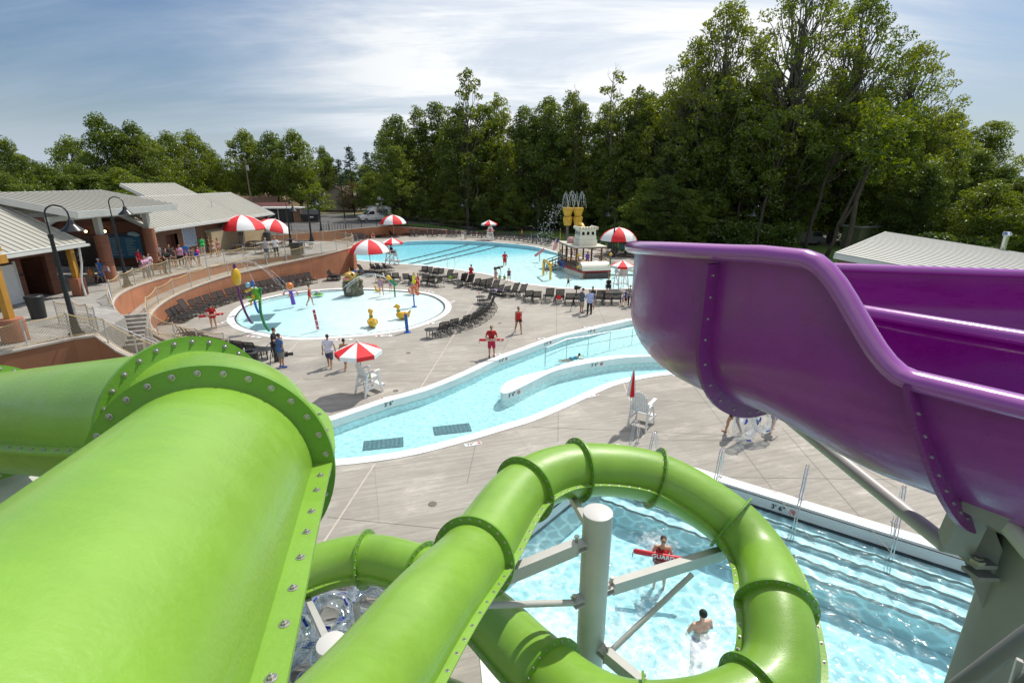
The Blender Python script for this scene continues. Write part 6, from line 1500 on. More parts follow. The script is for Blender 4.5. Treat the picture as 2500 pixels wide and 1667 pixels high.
b=G(*z5(640,1020),-.08); b2=G(*z5(725,1072),-.08); t=toy('spray_arch','yellow pipe arch standing in the shallow main pool','splash toy',b); MB().tube(catmull([b,b+V((0,0,1.3)),b+V((.1,-.1,1.5)),b2+V((-.1,.1,1.45)),b2+V((0,0,1.25)),b2],.2),.11,12).build('arch_pipe',M['yellow'],t,world=True,smooth=True); MB().ell(tuple(b2+V((-.05,0,1.4))),.24).build('joint_ball',M['yellow'],t,world=True,smooth='all')
# ------------------------------------------------------------------ paddle boat play structure
ba=thing('play_boat','white paddle boat play structure with a square wheelhouse in the main pool','play structure',(6.8,53.5,-.1))
ax=V((-.19,.98,0)).normalized(); sx=V((ax.y,-ax.x,0)); O=V((8.15,49.5,0))
def zm(z): return z if z<.66 else (.66+(z-.66)*.71 if z<3.5 else 2.69+(z-3.52)*.67)
def bp(a,l,z): return O+ax*a+sx*l+V((0,0,zm(z)))          # a: forward from stern, l: to the right
def bprism(mb,pts,z0,z1): mb.prism([tuple((O+ax*a+sx*l).to_2d()) for a,l in pts],zm(z0),zm(z1))
hull=[(0,-1.5),(0,1.5),(4,1.9),(7,1.6),(9.2,.5),(9.6,-.3),(8.8,-1.2),(6.5,-2.0),(3,-2.0)]
mb=MB(); bprism(mb,hull,-.15,.42); mb.build('hull',M['cream'],ba,world=True)
mb=MB(); bprism(mb,[(a*1.01-.05,l*1.03) for a,l in hull],.421,.60); mb.build('red_rail',M['boatred'],ba,world=True)
mb=MB(); bprism(mb,[(a*.98+.06,l*.95) for a,l in hull],.60,.66); mb.build('deck_floor',mat('boat_deck_tan',(.36,.25,.18),.8,var=.15),ba,world=True)
mb=MB(); n=14; rows=[]
for k in range(n+1):
    an=math.pi*k/n
    for l in(-1.42,1.42): mb.v.append(tuple(bp(.75-.92*math.cos(an),l,.62+1.05*math.sin(an))))
for k in range(n): mb.f.append((2*k,2*k+1,2*k+3,2*k+2))
mb.f.append(tuple(2*k for k in range(n+1))); mb.f.append(tuple(2*k+1 for k in range(n+1))[::-1]); mb.build('paddle_wheel_cover',M['cream'],ba,world=True,smooth=True)
mb=MB(); bprism(mb,[(-.32,-1.2),(-.32,1.2),(.0,1.2),(.0,-1.2)],-.15,.40); mb.build('paddle_wheel',mat('dark_paddle',(.07,.055,.05),.6),ba,world=True)
mb=MB()
for l in (-1.3,1.3): mb.beam(bp(-.35,l,-.1),bp(-.35,l,.45),.14,.14)
mb.build('wheel_bracket',M['brown'],ba,world=True)
for a,l in [(2.3,-1.3),(2.3,1.35),(5.2,-1.45),(5.2,1.35),(3.7,-1.4),(6.9,-1.4),(6.9,1.0)]:
    MB().beam(bp(a,l,.65),bp(a,l,3.35),.16,.16,V((1,0,0))).build('deck_post',M['brown'],ba,world=True)
mb=MB(); bprism(mb,[(1.9,-1.7),(1.9,1.75),(7.3,1.4),(7.3,-1.75)],3.36,3.52); mb.build('upper_deck',M['cream'],ba,world=True)
mb=MB(); bprism(mb,[(1.87,-1.73),(1.87,1.78),(7.33,1.43),(7.33,-1.78)],3.25,3.355); mb.build('upper_deck_trim',M['brown'],ba,world=True)
for a0,a1,l in ((2.3,3.7,-1.36),(3.7,5.2,-1.42),(5.2,6.9,-1.42)):
    mb=MB(); k=8; P=[]
    for j in range(k+1): P.append((a0+(a1-a0)*j/k, 3.24-.5*abs(math.cos(math.pi*j/k))**3))
    for j in range(k): mb.add([bp(P[j][0],l,3.25),bp(P[j+1][0],l,3.25),bp(P[j+1][0],l,P[j+1][1]),bp(P[j][0],l,P[j][1])],[(0,1,2,3)])
    mb.build('arch_valance',M['cream'],ba,world=True)
# wheelhouse
wh=MB(); c=(3.4,-.05); hw_=.92
for zq0,zq1,k in ((3.52,4.35,1.02),(4.35,4.95,.94),(4.95,5.85,.88),(5.85,6.08,1.04)): bprism(wh,[(c[0]-hw_*k,c[1]-hw_*k),(c[0]-hw_*k,c[1]+hw_*k),(c[0]+hw_*k,c[1]+hw_*k),(c[0]+hw_*k,c[1]-hw_*k)],zq0,zq1)
wheelhouse=wh.build('wheelhouse',M['cream'],ba,world=True)
mb=MB()
for j in range(7):
    for s in(-1,1): mb.ell(tuple(bp(c[0]-hw_*1.02*1+0,c[1]+s*0+(-1+2*j/6)*hw_*.95,6.12)),(.12,.12,.12),8,6); mb.ell(tuple(bp(c[0]+(-1+2*j/6)*hw_*.95,c[1]+s*hw_*1.0,6.12)),(.12,.12,.12),8,6)
o=mb.build('scalloped_trim',M['cream'],wheelhouse); 
for v in o.data.vertices: v.co-=wloc(wheelhouse)
for j in range(3):
    for face in (0,1):
        mb=MB(); l_=(-.5+.5*j)*1.0
        if face==0: mb.add([bp(c[0]-hw_*.88-.012,c[1]+l_+dx,z) for dx,z in ((-.14,5.1),(.14,5.1),(.14,5.45),(.07,5.58),(-.07,5.58),(-.14,5.45))],[(0,1,2,3,4,5)])
        else: mb.add([bp(c[0]+l_+dx,c[1]-hw_*.88-.012,z) for dx,z in ((-.14,5.1),(.14,5.1),(.14,5.45),(.07,5.58),(-.07,5.58),(-.14,5.45))],[(0,1,2,3,4,5)])
        o=mb.build('window',M['darkglass'],wheelhouse)
        for v in o.data.vertices: v.co-=wloc(wheelhouse)
mb=MB(); mb.tube(catmull([bp(6.2,.2,3.5),bp(6.2,.2,5.4),bp(5.8,.2,6.0),bp(5.2,.1,6.1),bp(4.8,.1,5.6)],.2),.32,14); mb.build('yellow_funnel',M['gold'],ba,world=True,smooth=True)
mb=MB(); mb.lathe([(.5,0),(.5,.45),(.35,.6)],tuple(bp(5.2,-.9,3.52)),n=16); mb.build('barrel',mat('pink_barrel',(.5,.28,.28),.5),ba,world=True)
# guard rails, knobs, stairs
mb=MB()
rl_=[(.2,-1.85),(2.2,-1.9),(4.5,-2.0),(6.8,-1.95),(8.7,-1.1),(9.3,-.2),(8.8,.6),(6.8,1.6),(3.8,1.8),(1.6,1.7)]
for z in(1.05,1.4,1.75): mb.tube([bp(a,l*.95,z) for a,l in rl_],.03,5)
for a,l in rl_: mb.tube([bp(a,l*.95,.62),bp(a,l*.95,1.8)],.04,6)
mb.tube([bp(.2,1.5,.6),bp(.2,1.5,2.6)],.07,8); mb.tube([bp(.2,-1.75,.6),bp(.2,-1.75,2.6)],.07,8)
mb.build('guard_rail',mat('rail_grey_brown',(.10,.085,.07),.5),ba,world=True)
mb=MB()
for a,l in rl_: mb.ell(tuple(bp(a,l*.95,1.85)),.09)
for z in (1.1,2.7): mb.ell(tuple(bp(.2,1.5,z)),.17); mb.ell(tuple(bp(.2,-1.75,z)),.17)
mb.build('rail_knob',M['gold'],ba,world=True,smooth='all')
mb=MB()
for k in range(5): mb.beam(bp(5.0+.0,-2.2-.34*k,.50-.13*k),bp(6.0,-2.2-.34*k,.50-.13*k),.32,.05)
mb.build('stair_tread',M['brown'],ba,world=True)
mb=MB()
for a in(4.95,6.05): mb.tube([bp(a,-1.9,1.6),bp(a,-3.5,.9),bp(a,-3.6,-.1)],.045,6); mb.tube([bp(a,-1.9,1.15),bp(a,-3.5,.45)],.035,6); mb.tube([bp(a,-2.7,1.25),bp(a,-2.7,.1)],.035,6)
mb.build('stair_rail',mat('rail_grey_brown2',(.08,.07,.06),.5),ba,world=True)
mb=MB()
for k in range(3): mb.tube([bp(5.6-.7*k+.35*math.cos(a_/10*2*math.pi),-2.06,.62+.3*math.sin(a_/10*2*math.pi)) for a_ in range(10)],.08,7,closed=True)
mb.build('blue_wheel',M['blue'],ba,world=True,smooth='all')
mb=MB(); mb.ell(tuple(bp(1.9,.3,1.0)),.24); mb.ell(tuple(bp(1.7,-.1,1.0)),.24); mb.build('cow_ball',mat('cream_and_black',(.75,.7,.6),.4,col2=(.04,.03,.03),vscale=4),ba,world=True,smooth='all')
# bow slide half pipe to the right
mb=MB(); 
for k in range(2): mb.beam(bp(2.2,1.8+k*.0,1.55),bp(1.0,4.6,.05),.85,.07)
mb.add([bp(2.7,1.7,1.9),bp(1.5,4.4,.35),bp(1.5,4.4,.05),bp(2.7,1.7,1.5)],[(0,1,2,3)]); mb.add([bp(1.8,1.7,1.9),bp(.6,4.4,.35),bp(.6,4.4,.05),bp(1.8,1.7,1.5)],[(0,1,2,3)]); mb.build('side_slide',M['cream'],ba,world=True)
# flag
fg=thing('flag','small striped flag with a blue corner on a yellow pole at the boat bow','flag',tuple(bp(8.9,-1.1,.7))); FB=bp(8.9,-1.1,0)
mb=MB(); mb.tube([FB+V((0,0,.7)),FB+V((0,0,3.3))],.05,8); mb.tube([FB+V((0,0,3.3)),FB+V((0,0,3.9))],.02,6); mb.build('flag_pole',M['gold'],fg,world=True)
for c_ in range(7):
    mb=MB(); k0=c_/7;k1=(c_+1)/7; q=lambda a,b_: FB+V((-.08,0,2.9))+V((-.75*a*.6-.35*b_*.8,.2*a,-1.3*b_-.25*a))
    mb.quad(q(0,0)+V((-.0,0,0))+ (q(1,0)-q(0,0))*k0,q(0,0)+(q(1,0)-q(0,0))*k1,q(0,1)+(q(1,1)-q(0,1))*k1,q(0,1)+(q(1,1)-q(0,1))*k0); mb.build('flag_stripe',M['red'] if c_%2==0 else M['white_f'],fg,world=True)
mb=MB(); a0=q(0,0)+V((0,-.02,0)); mb.quad(a0,a0+(q(1,0)-q(0,0))*.55,a0+(q(1,0)-q(0,0))*.55+(q(0,1)-q(0,0))*.4,a0+(q(0,1)-q(0,0))*.4); mb.build('flag_canton',mat('flag_blue',(.02,.04,.2),.7),fg,world=True)
# golden fountain buckets
def bucket(px,label):
    g=GY(px[0],px[1],58.5); g.z=0; t=thing('fountain_bucket',label,'fountain',(g.x,g.y,-.1))
    MB().tube([g+V((0,0,-.1)),g+V((0,0,4.4))],.14,10).build('pole',mat('grey_timber_pole',(.14,.12,.10),.8,var=.2),t,world=True)
    def fl_(z,r0,r1,h,name):
        mb=MB(); n=24; b=0; vs=[]; pr=[(r0,0),(r0*1.05,.1*h),(r1*.97,.75*h),(r1,.92*h),(r1*.93,h),(r1*.8,h)]
        for r,zz_ in pr:
            for k in range(n): a=2*math.pi*k/n; rr=r*(1+.05*math.cos(12*a)); vs.append((g.x+rr*math.cos(a),g.y+rr*math.sin(a),z+zz_))
        fs=[(j*n+k,j*n+(k+1)%n,(j+1)*n+(k+1)%n,(j+1)*n+k) for j in range(len(pr)-1) for k in range(n)]+[tuple((len(pr)-1)*n+k for k in range(n))]
        mb.add(vs,fs); mb.build(name,M['gold'],t,world=True,smooth=True)
    fl_(4.15,.36,.50,.95,'lower_bucket'); fl_(5.12,.34,.58,.95,'upper_bucket')
    rr=random.Random(int(px[0])); ds_=[]
    for k in range(8): a=2*math.pi*k/8+.3; s_=rr.uniform(.5,1.5); ds_.append((s_*math.cos(a),s_*math.sin(a)*.6,rr.uniform(5.0,5.8)))
    arcs(t,g+V((0,0,6.0)),ds_,M['jet'],T_=1.2,g=8.8,r=.009)
bucket((1385,560),'left golden double bucket fountain spraying water behind the play boat'); bucket((1410,560),'right golden double bucket fountain spraying water behind the play boat')
mist=thing('spray_curtain','thin falling curtain of spray left of the golden bucket fountains','water spray',tuple(GY(1360,600,58)*1.0)); mb=MB(); rr=random.Random(8); c0=GY(1352,560,58)
for k in range(420):
    z=rr.uniform(.0,6.5); x=c0.x-1.6+rr.gauss(0,.55)+ (z/6.5)**2*2.2; y=58+rr.uniform(-.6,.6); s=rr.uniform(.012,.03); mb.ell((x,y,z),(s,s,s*2.2),5,4)
mb.build('droplets',M['jet'],mist,world=True)['kind']='stuff'
# ------------------------------------------------------------------ news van
vn=thing('news_van','white high roof news van with a roof mast and blue NEWS lettering','van',tuple(G(916,541,1.45)),R(214))
def sect(mb,pts,yw):     # profile in x-z extruded over width
    n=len(pts); mb.add([V((x,-yw,z)) for x,z in pts]+[V((x,yw,z)) for x,z in pts],[tuple(range(n)),tuple(range(n,2*n))[::-1]]+[(i,n+i,n+(i+1)%n,(i+1)%n) for i in range(n)])
mb=MB(); sect(mb,[(3.05,.45),(3.12,.95),(2.9,1.18),(1.95,1.32),(1.15,2.1),(.75,2.68),(-2.75,2.72),(-3.0,2.5),(-3.05,.5),(-2.7,.38),(2.8,.36)],.98); o=mb.build('body',M['whitepaint'],vn)
bv=o.modifiers.new('b','BEVEL'); bv.width=.09; bv.segments=3; bv.limit_method='ANGLE'; bv.angle_limit=R(25)
mb=MB(); sect(mb,[(1.93,1.38),(1.18,2.08),(1.21,2.11),(1.97,1.40)],.86); mb.build('windscreen',M['darkglass'],vn)
for s in(-1,1):
    MB().add([V((1.75,s*.99,1.40)),V((1.15,s*.99,1.98)),V((.35,s*.99,1.98)),V((.35,s*.99,1.40))],[(0,1,2,3)]).build('side_window',M['darkglass'],vn)
    for x in(2.0,-1.95):
        wl=thing('wheel','','',(0,0,0)); bpy.data.objects.remove(wl)
        mb=MB(); mb.cyl((x,s*.78,.38),(x,s*1.0,.38),.38,n=24); o=mb.build('wheel',M['blackpl'],vn,smooth=True); MB().cyl((x,s*1.0,.38),(x,s*1.015,.38),.22,n=16).build('rim',M['chrome'],o)
    MB().box((3.02,s*.68,.95),(.16,.34,.22)).build('headlight',M['chrome'],vn)
    MB().box((1.7,s*1.12,1.45),(.12,.22,.3)).build('mirror',M['blackm'],vn)
    MB().box((-3.04,s*.85,1.5),(.05,.14,.5)).build('tail_light',M['red'],vn)
mb=MB(); mb.box((3.1,0,.86),(.08,.9,.3)); mb.box((3.12,0,.5),(.1,1.9,.16)); mb.build('grille',M['blackm'],vn)
BL=mat('news_blue',(.02,.07,.35),.4); 
for s,rz_ in ((-1,0),(1,math.pi)):
    q=MB().box((-1.35,s*.992,1.98),(1.75,.012,.62)).build('blue_panel',BL,vn)
    text('WISH',.52,M['whitepaint'],(-1.50 if s<0 else -1.2,s*1.002,1.98),(R(90),0,rz_),vn,'lettering',bold=True)
    text('NEWS',.60,BL,(-1.35,s*.995,1.38),(R(90),0,rz_),vn,'lettering',bold=True)
    MB().cyl((-.62,s*.99,2.0),(-.62,s*1.006,2.0),.2,n=16).build('round_emblem',M['red'],vn)
mb=MB(); mb.box((-.8,0,2.8),(3.6,1.5,.06)); mb.cyl((-1.5,0,2.8),(-1.5,0,3.9),.09,n=10); mb.build('roof_rack',M['steelw'],vn)
mb=MB(); mb.box((-1.5,0,4.1),(.7,.5,.35)); mb.cyl((-1.2,0,4.0),(-1.05,0,4.5),.35,n=14); mb.box((-.6,.2,3.2),(.5,.4,.3)); mb.cyl((-1.9,0,3.6),(-1.2,0,3.3),.08,n=8); mb.build('antenna_head',M['fasciawhite'],vn)
# ------------------------------------------------------------------ clear tubes stacked on the deck
ct=newmat('clear_vinyl'); n_=ct.node_tree; L_=n_.links; n_.nodes.remove(n_.nodes['Principled BSDF']); tr=n_.nodes.new('ShaderNodeBsdfTransparent'); tr.inputs[0].default_value=(.90,.94,.97,1); gl=n_.nodes.new('ShaderNodeBsdfGlossy'); gl.inputs['Roughness'].default_value=.05; gl.inputs[0].default_value=(1,1,1,1)
lw=n_.nodes.new('ShaderNodeLayerWeight'); lw.inputs[0].default_value=.42; tcx=n_.nodes.new('ShaderNodeTexCoord'); ns=n_.nodes.new('ShaderNodeTexNoise'); ns.inputs['Scale'].default_value=6; bpn=n_.nodes.new('ShaderNodeBump'); bpn.inputs['Strength'].default_value=.5; bpn.inputs['Distance'].default_value=.05; L_.new(tcx.outputs['Object'],ns.inputs['Vector']); L_.new(ns.outputs['Fac'],bpn.inputs['Height']); L_.new(bpn.outputs[0],lw.inputs['Normal']); L_.new(bpn.outputs[0],gl.inputs['Normal'])
mrx=n_.nodes.new('ShaderNodeMapRange'); mrx.inputs[3].default_value=.07; mrx.inputs[4].default_value=.62; L_.new(lw.outputs['Facing'],mrx.inputs[0]); mxs=n_.nodes.new('ShaderNodeMixShader'); L_.new(mrx.outputs[0],mxs.inputs[0]); L_.new(tr.outputs[0],mxs.inputs[1]); L_.new(gl.outputs[0],mxs.inputs[2]); L_.new(mxs.outputs[0],n_.nodes['Material Output'].inputs[0]); M['clear']=ct
M['handle']=mat('blue_handle',(.01,.05,.42),.35)
def torus(mb,c,R0,r0,n=36,m=14,Mx=None):
    vs=[];fs=[]
    for i in range(n):
        a=2*math.pi*i/n
        for j in range(m):
            b=2*math.pi*j/m; vs.append(((R0+r0*math.cos(b))*math.cos(a),(R0+r0*math.cos(b))*math.sin(a),r0*math.sin(b)))
    for i in range(n):
        for j in range(m): fs.append((i*m+j,((i+1)%n)*m+j,((i+1)%n)*m+(j+1)%m,i*m+(j+1)%m))
    mb.add(vs,fs,Matrix.Translation(V(c))@(Mx or Matrix.Identity(4)))
def swimring(p,tilt,label,group=None,double=False,sc=1):
    t=thing('swim_tube',label,'swim ring',tuple(p),0,group); t.rotation_euler=tilt; t.scale=(sc,)*3
    mb=MB(); torus(mb,(0,0,0),.36,.165); 
    if double: torus(mb,(.72,0,0),.36,.165)
    mb.build('ring',M['clear'],t,smooth='all')
    for k in range(4 if double else 3):
        a=k*2.1+.4; c=V((.36*math.cos(a)+(.72 if double and k>1 else 0),.36*math.sin(a),.165)); mb=MB(); mb.box((0,0,0),(.05,.18,.012)); mb.tube([(0,-.07,.01),(0,-.05,.035),(0,.05,.035),(0,.07,.01)],.013,6)
        o=mb.build('handle',M['handle'],t); o.location=c; o.rotation_euler=(0,0,a)
    return t
rr=random.Random(21)
for (u,v,z) in [(757,1440,.35),(840,1425,.35),(900,1470,.3),(722,1500,.65),(800,1500,.7),(868,1540,.65),(760,1575,.5),(735,1640,.45),(830,1600,.8),(700,1560,.9),(790,1650,.35),(880,1610,.4),(690,1430,.4),(930,1420,.25)]:
    swimring(G(u,v,z),(rr.uniform(-.4,.4),rr.uniform(-.4,.4),rr.uniform(0,3)),'clear inflated tube with blue handles in the heap below the green slides','heap of clear tubes')
swimring(G(*z8(2035,1180),.62)+V((0,.0,0)),(R(82),R(10),R(35)),'clear double tube carried by the woman in the black swimsuit',double=False,sc=1.25)
swimring(G(*z8(2215,1125),.75),(R(80),R(-14),R(20)),'clear tube carried by the child in purple shorts',sc=.95)
ropefence('rope net fence around the heap of clear tubes',[G(u,v) for u,v in [(700,1405),(800,1408),(905,1425),(1010,1440),(1110,1470)]],1.6,.55)
# towels and bags
def cloth(p,rz,sz,m,label,name='towel',cat='towel',drape=0.0):
    t=thing(name,label,cat,tuple(p),rz); mb=MB(); n=8; vs=[]
    for i in range(n+1):
        for j in range(n+1):
            x=(i/n-.5)*sz[0]; y=(j/n-.5)*sz[1]; vs.append((x,y,.02+.03*math.sin(i*1.3+j*.7)+drape*max(0,-y)))
    mb.add(vs,[(i*(n+1)+j,(i+1)*(n+1)+j,(i+1)*(n+1)+j+1,i*(n+1)+j+1) for i in range(n) for j in range(n)]); o=mb.build('cloth',m,t,smooth='all'); return t
stripe=mat('pink_striped_cotton',(.55,.04,.10),.9,col2=(.75,.6,.62),vscale=6,stretch=(1,9,1))
fl_m=mat('flowered_cotton',(.62,.60,.62),.9,col2=(.20,.08,.35),vscale=9)
wt=mat('white_cotton',(.72,.72,.68),.9,var=.1,vscale=5)
def over(q,yaw,sz,m,label,name='towel'):
    g=G(*q); a=R(62); t=cloth(g,yaw,sz,m,label); Rz=Matrix.Rotation(yaw,3,'Z'); t.location=g+Rz@V((0,-.12-.45*math.cos(a)+.06,.34+.45*math.sin(a)+.03)); t.rotation_euler=(R(118),0,yaw)
over(z4(1395,525),R(38),(.6,.95),stripe,'red and white striped towel over a lounger back near the guard in red')
over(z4(1470,535),R(38),(.55,.95),wt,'cream towel hanging over a lounger back right of the striped towel')
cloth(G(*z4(1800,635))+V((-.1,.3,.36)),R(38),(.8,.9),fl_m,'flowered towel bundled on a lounger in the long row')
cloth(G(*z4(1870,650))+V((-.1,.3,.36)),R(30),(.5,.7),fl_m,'purple flowered towel between two tall lounger backs')
cloth(G(*z5(1400,705),.5),R(-20),(2.0,.8),mat('peach_cotton',(.62,.42,.30),.9,col2=(.7,.68,.62),vscale=4),'peach and cream towel spread on a shaded lounger')
cloth(G(*z5(1860,745),.7),R(-50),(.5,1.3),mat('maroon_cotton',(.30,.06,.10),.9,var=.3,vscale=5),'maroon towel hung over a shaded lounger near the purple slide',drape=.5)
def bag(p,sz,m,label):
    t=thing('bag',label,'bag',tuple(p)); mb=MB(); w_,d_,h_=sz*.52,sz*.26,sz*.85; mb.add([V((-w_,-d_,0)),V((w_,-d_,0)),V((w_,d_,0)),V((-w_,d_,0)),V((-w_*.85,-d_*.35,h_)),V((w_*.85,-d_*.35,h_*.93)),V((w_*.85,d_*.35,h_*.93)),V((-w_*.85,d_*.35,h_))],[(0,3,2,1),(4,5,6,7),(0,1,5,4),(1,2,6,5),(2,3,7,6),(3,0,4,7)]); o=mb.build('bag_body',m,t,smooth='all'); bv_=o.modifiers.new('b','BEVEL'); bv_.width=sz*.13; bv_.segments=3; mb=MB(); mb.tube(catmull([(-sz*.25,0,sz*.85),(-sz*.15,0,sz*1.25),(sz*.15,0,sz*1.25),(sz*.25,0,sz*.85)],.05),.014,6); mb.build('strap',M['blackm'],t)
bag(G(*z4(210,400),.4),.42,mat('blue_bag',(.03,.12,.38),.7),'blue bag on the lounger at the wall end')
bag(G(*z4(290,385),.38),.35,mat('grey_bag',(.16,.17,.22),.7),'grey bag on the tall lounger under the big umbrella')
bag(G(*z4(1272,455),.40),.35,mat('lime_bag',(.28,.50,.06),.7),'lime green bag on a lounger left of the striped towel')
bag(G(*z5(830,1315),.40),.35,M['red'],'red bag behind the straps of a tall lounger')
# cones/markers and cameras on tripods
def tripod(p,h,label,cammat=M['blackm'],cam=True,rz=0):
    t=thing('camera_tripod',label,'tripod',tuple(p),rz)
    for k in range(3):
        a=k*2.094+.4; MB().tube([(0,0,h*.8),(h*.30*math.cos(a),h*.30*math.sin(a),0)],.02,6).build('leg',M['blackm'],t)
    MB().tube([(0,0,h*.75),(0,0,h)],.035,8).build('centre_post',M['blackm'],t)
    mb=MB()
    if cam: mb.box((0,.05,h+.12),(.16,.42,.2)); mb.cyl((0,.24,h+.12),(0,.42,h+.12),.06,n=12); mb.box((0,-.05,h+.27),(.05,.3,.06)); mb.box((-.14,.1,h+.2),(.1,.05,.1)); mb.build('camera_body',M['blackm'],t)
    else: mb.tube([(0,0,h),(-.25,-.35,h-.25)],.012,6); mb.build('pan_handle',M['blackm'],t)
tripod(G(*z3(1305,1120)),1.15,'empty black tripod beside the man in the blue shirt',cam=False)
tripod(G(*z5(1040,1440)),1.45,'black video camera on a tripod beside the news crew',rz=R(-60))
vc=thing('video_camera','large black shoulder camera held low by the man in blue','camera',tuple(G(*z3(1400,1020),.62)),R(-75)); mb=MB(); mb.box((0,0,0),(.18,.5,.22)); mb.box((0,-.05,.17),(.05,.35,.04)); mb.tube([(0,-.15,.1),(0,-.12,.19)],.015,6); mb.build('camera_body',M['blackpl'],vc); MB().cyl((0,.25,0),(0,.5,0),.075,.085,n=14).build('lens',M['blackm'],vc); mb=MB(); mb.box((0,-.33,0),(.14,.16,.16)); mb.build('battery',M['blackm'],vc)
for u,v,lb in [(*z5(375,540),'orange and white channelizer post behind the far loungers'),(2017,588,'small orange marker on the grass between the dark trunks')]:
    g=G(u,v); t=thing('traffic_marker',lb,'traffic marker',tuple(g)); MB().lathe([(.22,0),(.22,.05),(.10,.06),(.08,1.1),(.03,1.15)],n=12).build('body',mat('marker_orange',(.75,.13,.02),.5),t); MB().lathe([(.095,.6),(.09,.8)],n=12).build('white_band',M['whitepl'],t)
# parked vehicles behind the wood
def car(p,rz,col,label,van=False):
    t=thing('parked_car',label,'car',tuple(p),rz); m=mat('car_paint',col,.25,coat=.6); mb=MB()
    pr=[(2.2,.35),(2.25,.7),(1.3,.92),(.75,1.42),(-1.2,1.46),(-1.9,1.0),(-2.2,.9),(-2.2,.35)] if not van else [(2.5,.35),(2.5,1.0),(2.0,1.25),(1.5,2.0),(-2.4,2.05),(-2.5,.4)]
    sect(mb,pr,.88); mb.build('body',m,t); mb=MB(); sect(mb,[(1.22,.95),(.75,1.38),(-1.15,1.41),(-1.75,1.0)] if not van else [(1.95,1.28),(1.5,1.9),(.3,1.9),(.3,1.28)],.89); mb.build('window',M['darkglass'],t)
    for s in(-1,1):
        for x in(1.4,-1.35): MB().cyl((x,s*.7,.32),(x,s*.9,.32),.32,n=16).build('wheel',M['blackpl'],t)
car(V((42.5,75,0)),R(10),(.10,.105,.11),'silver vehicle parked behind the trunks above the purple slide',True)
car(V((58,80,0)),R(15),(.28,.01,.01),'dark red car parked among the trees left of the pump house roof')
car(V((66,84,0)),R(15),(.5,.5,.5),'white car behind the trees beside the pump house roof')
flat('far_car_park',[(38,73),(80,84),(90,96),(40,84)],.01,M['asphalt']); flat('sunny_lawn',[(25,68),(50,58),(90,72),(84,84),(60,80),(36,72)],.005,M['grass'])
sb=thing('shed','small pale shed behind the leaning trunks','shed',(50,73,0),R(12)); MB().box((0,0,1.4),(6,3,2.8)).build('wall',mat('olive_shed',(.22,.24,.12),.8,var=.15),sb); MB().box((0,0,2.88),(6.4,3.4,.16)).build('roof',M['fasciawhite'],sb)
# ------------------------------------------------------------------ people
SK={k:mat('skin_'+k,c,.55,var=.05,vscale=6) for k,c in {'fair':(.56,.31,.20),'tan':(.42,.21,.12),'brown':(.20,.09,.05),'pale':(.60,.36,.26),'dark':(.07,.035,.02)}.items()}
HR={k:mat('hair_'+k,c,.7,bump=.4,bscale=60) for k,c in {'brown':(.06,.03,.015),'dark':(.012,.009,.008),'blond':(.34,.22,.09),'grey':(.30,.28,.26),'ginger':(.20,.07,.02)}.items()}
_cm={}
def CM(c,pat=None):
    k=(c,pat)
    if k not in _cm: _cm[k]=mat('cloth',c,.85,col2=pat,vscale=14 if pat else 3,var=.0 if pat else .08,bump=.15,bscale=20)
    return _cm[k]
dgc=[0]
TS=bpy.data.scenes.new('workbench')
def remesh(mb,name,m,vox,extra=None,off=None,clip=None):
    me=mb.mesh(name+'_src',None); ob=bpy.data.objects.new('tmp',me); TS.collection.objects.link(ob)
    r=ob.modifiers.new('r','REMESH'); r.mode='VOXEL'; r.voxel_size=vox; r.use_smooth_shade=True
    s=ob.modifiers.new('s','SMOOTH'); s.iterations=3; s.factor=.5
    TS.view_layers[0].update(); dg=TS.view_layers[0].depsgraph; out=bpy.data.meshes.new_from_object(ob.evaluated_get(dg)); bpy.data.objects.remove(ob); bpy.data.meshes.remove(me)
    if clip or extra:
        bm=bmesh.new(); bm.from_mesh(out)
        if clip:
            for z,up in clip: bmesh.ops.bisect_plane(bm,geom=bm.verts[:]+bm.edges[:]+bm.faces[:],plane_co=(0,0,z),plane_no=(0,0,1),clear_outer=up,clear_inner=not up)
        if extra:
            t=extra.mesh('x',None); bm.from_mesh(t); bpy.data.meshes.remove(t)
        for f in bm.faces: f.smooth=True
        bm.to_mesh(out); bm.free()
    out.name=name; out.materials.clear(); out.materials.append(m); out.polygons.foreach_set('use_smooth',[True]*len(out.polygons)); return out
def n(v): return V(v).normalized()
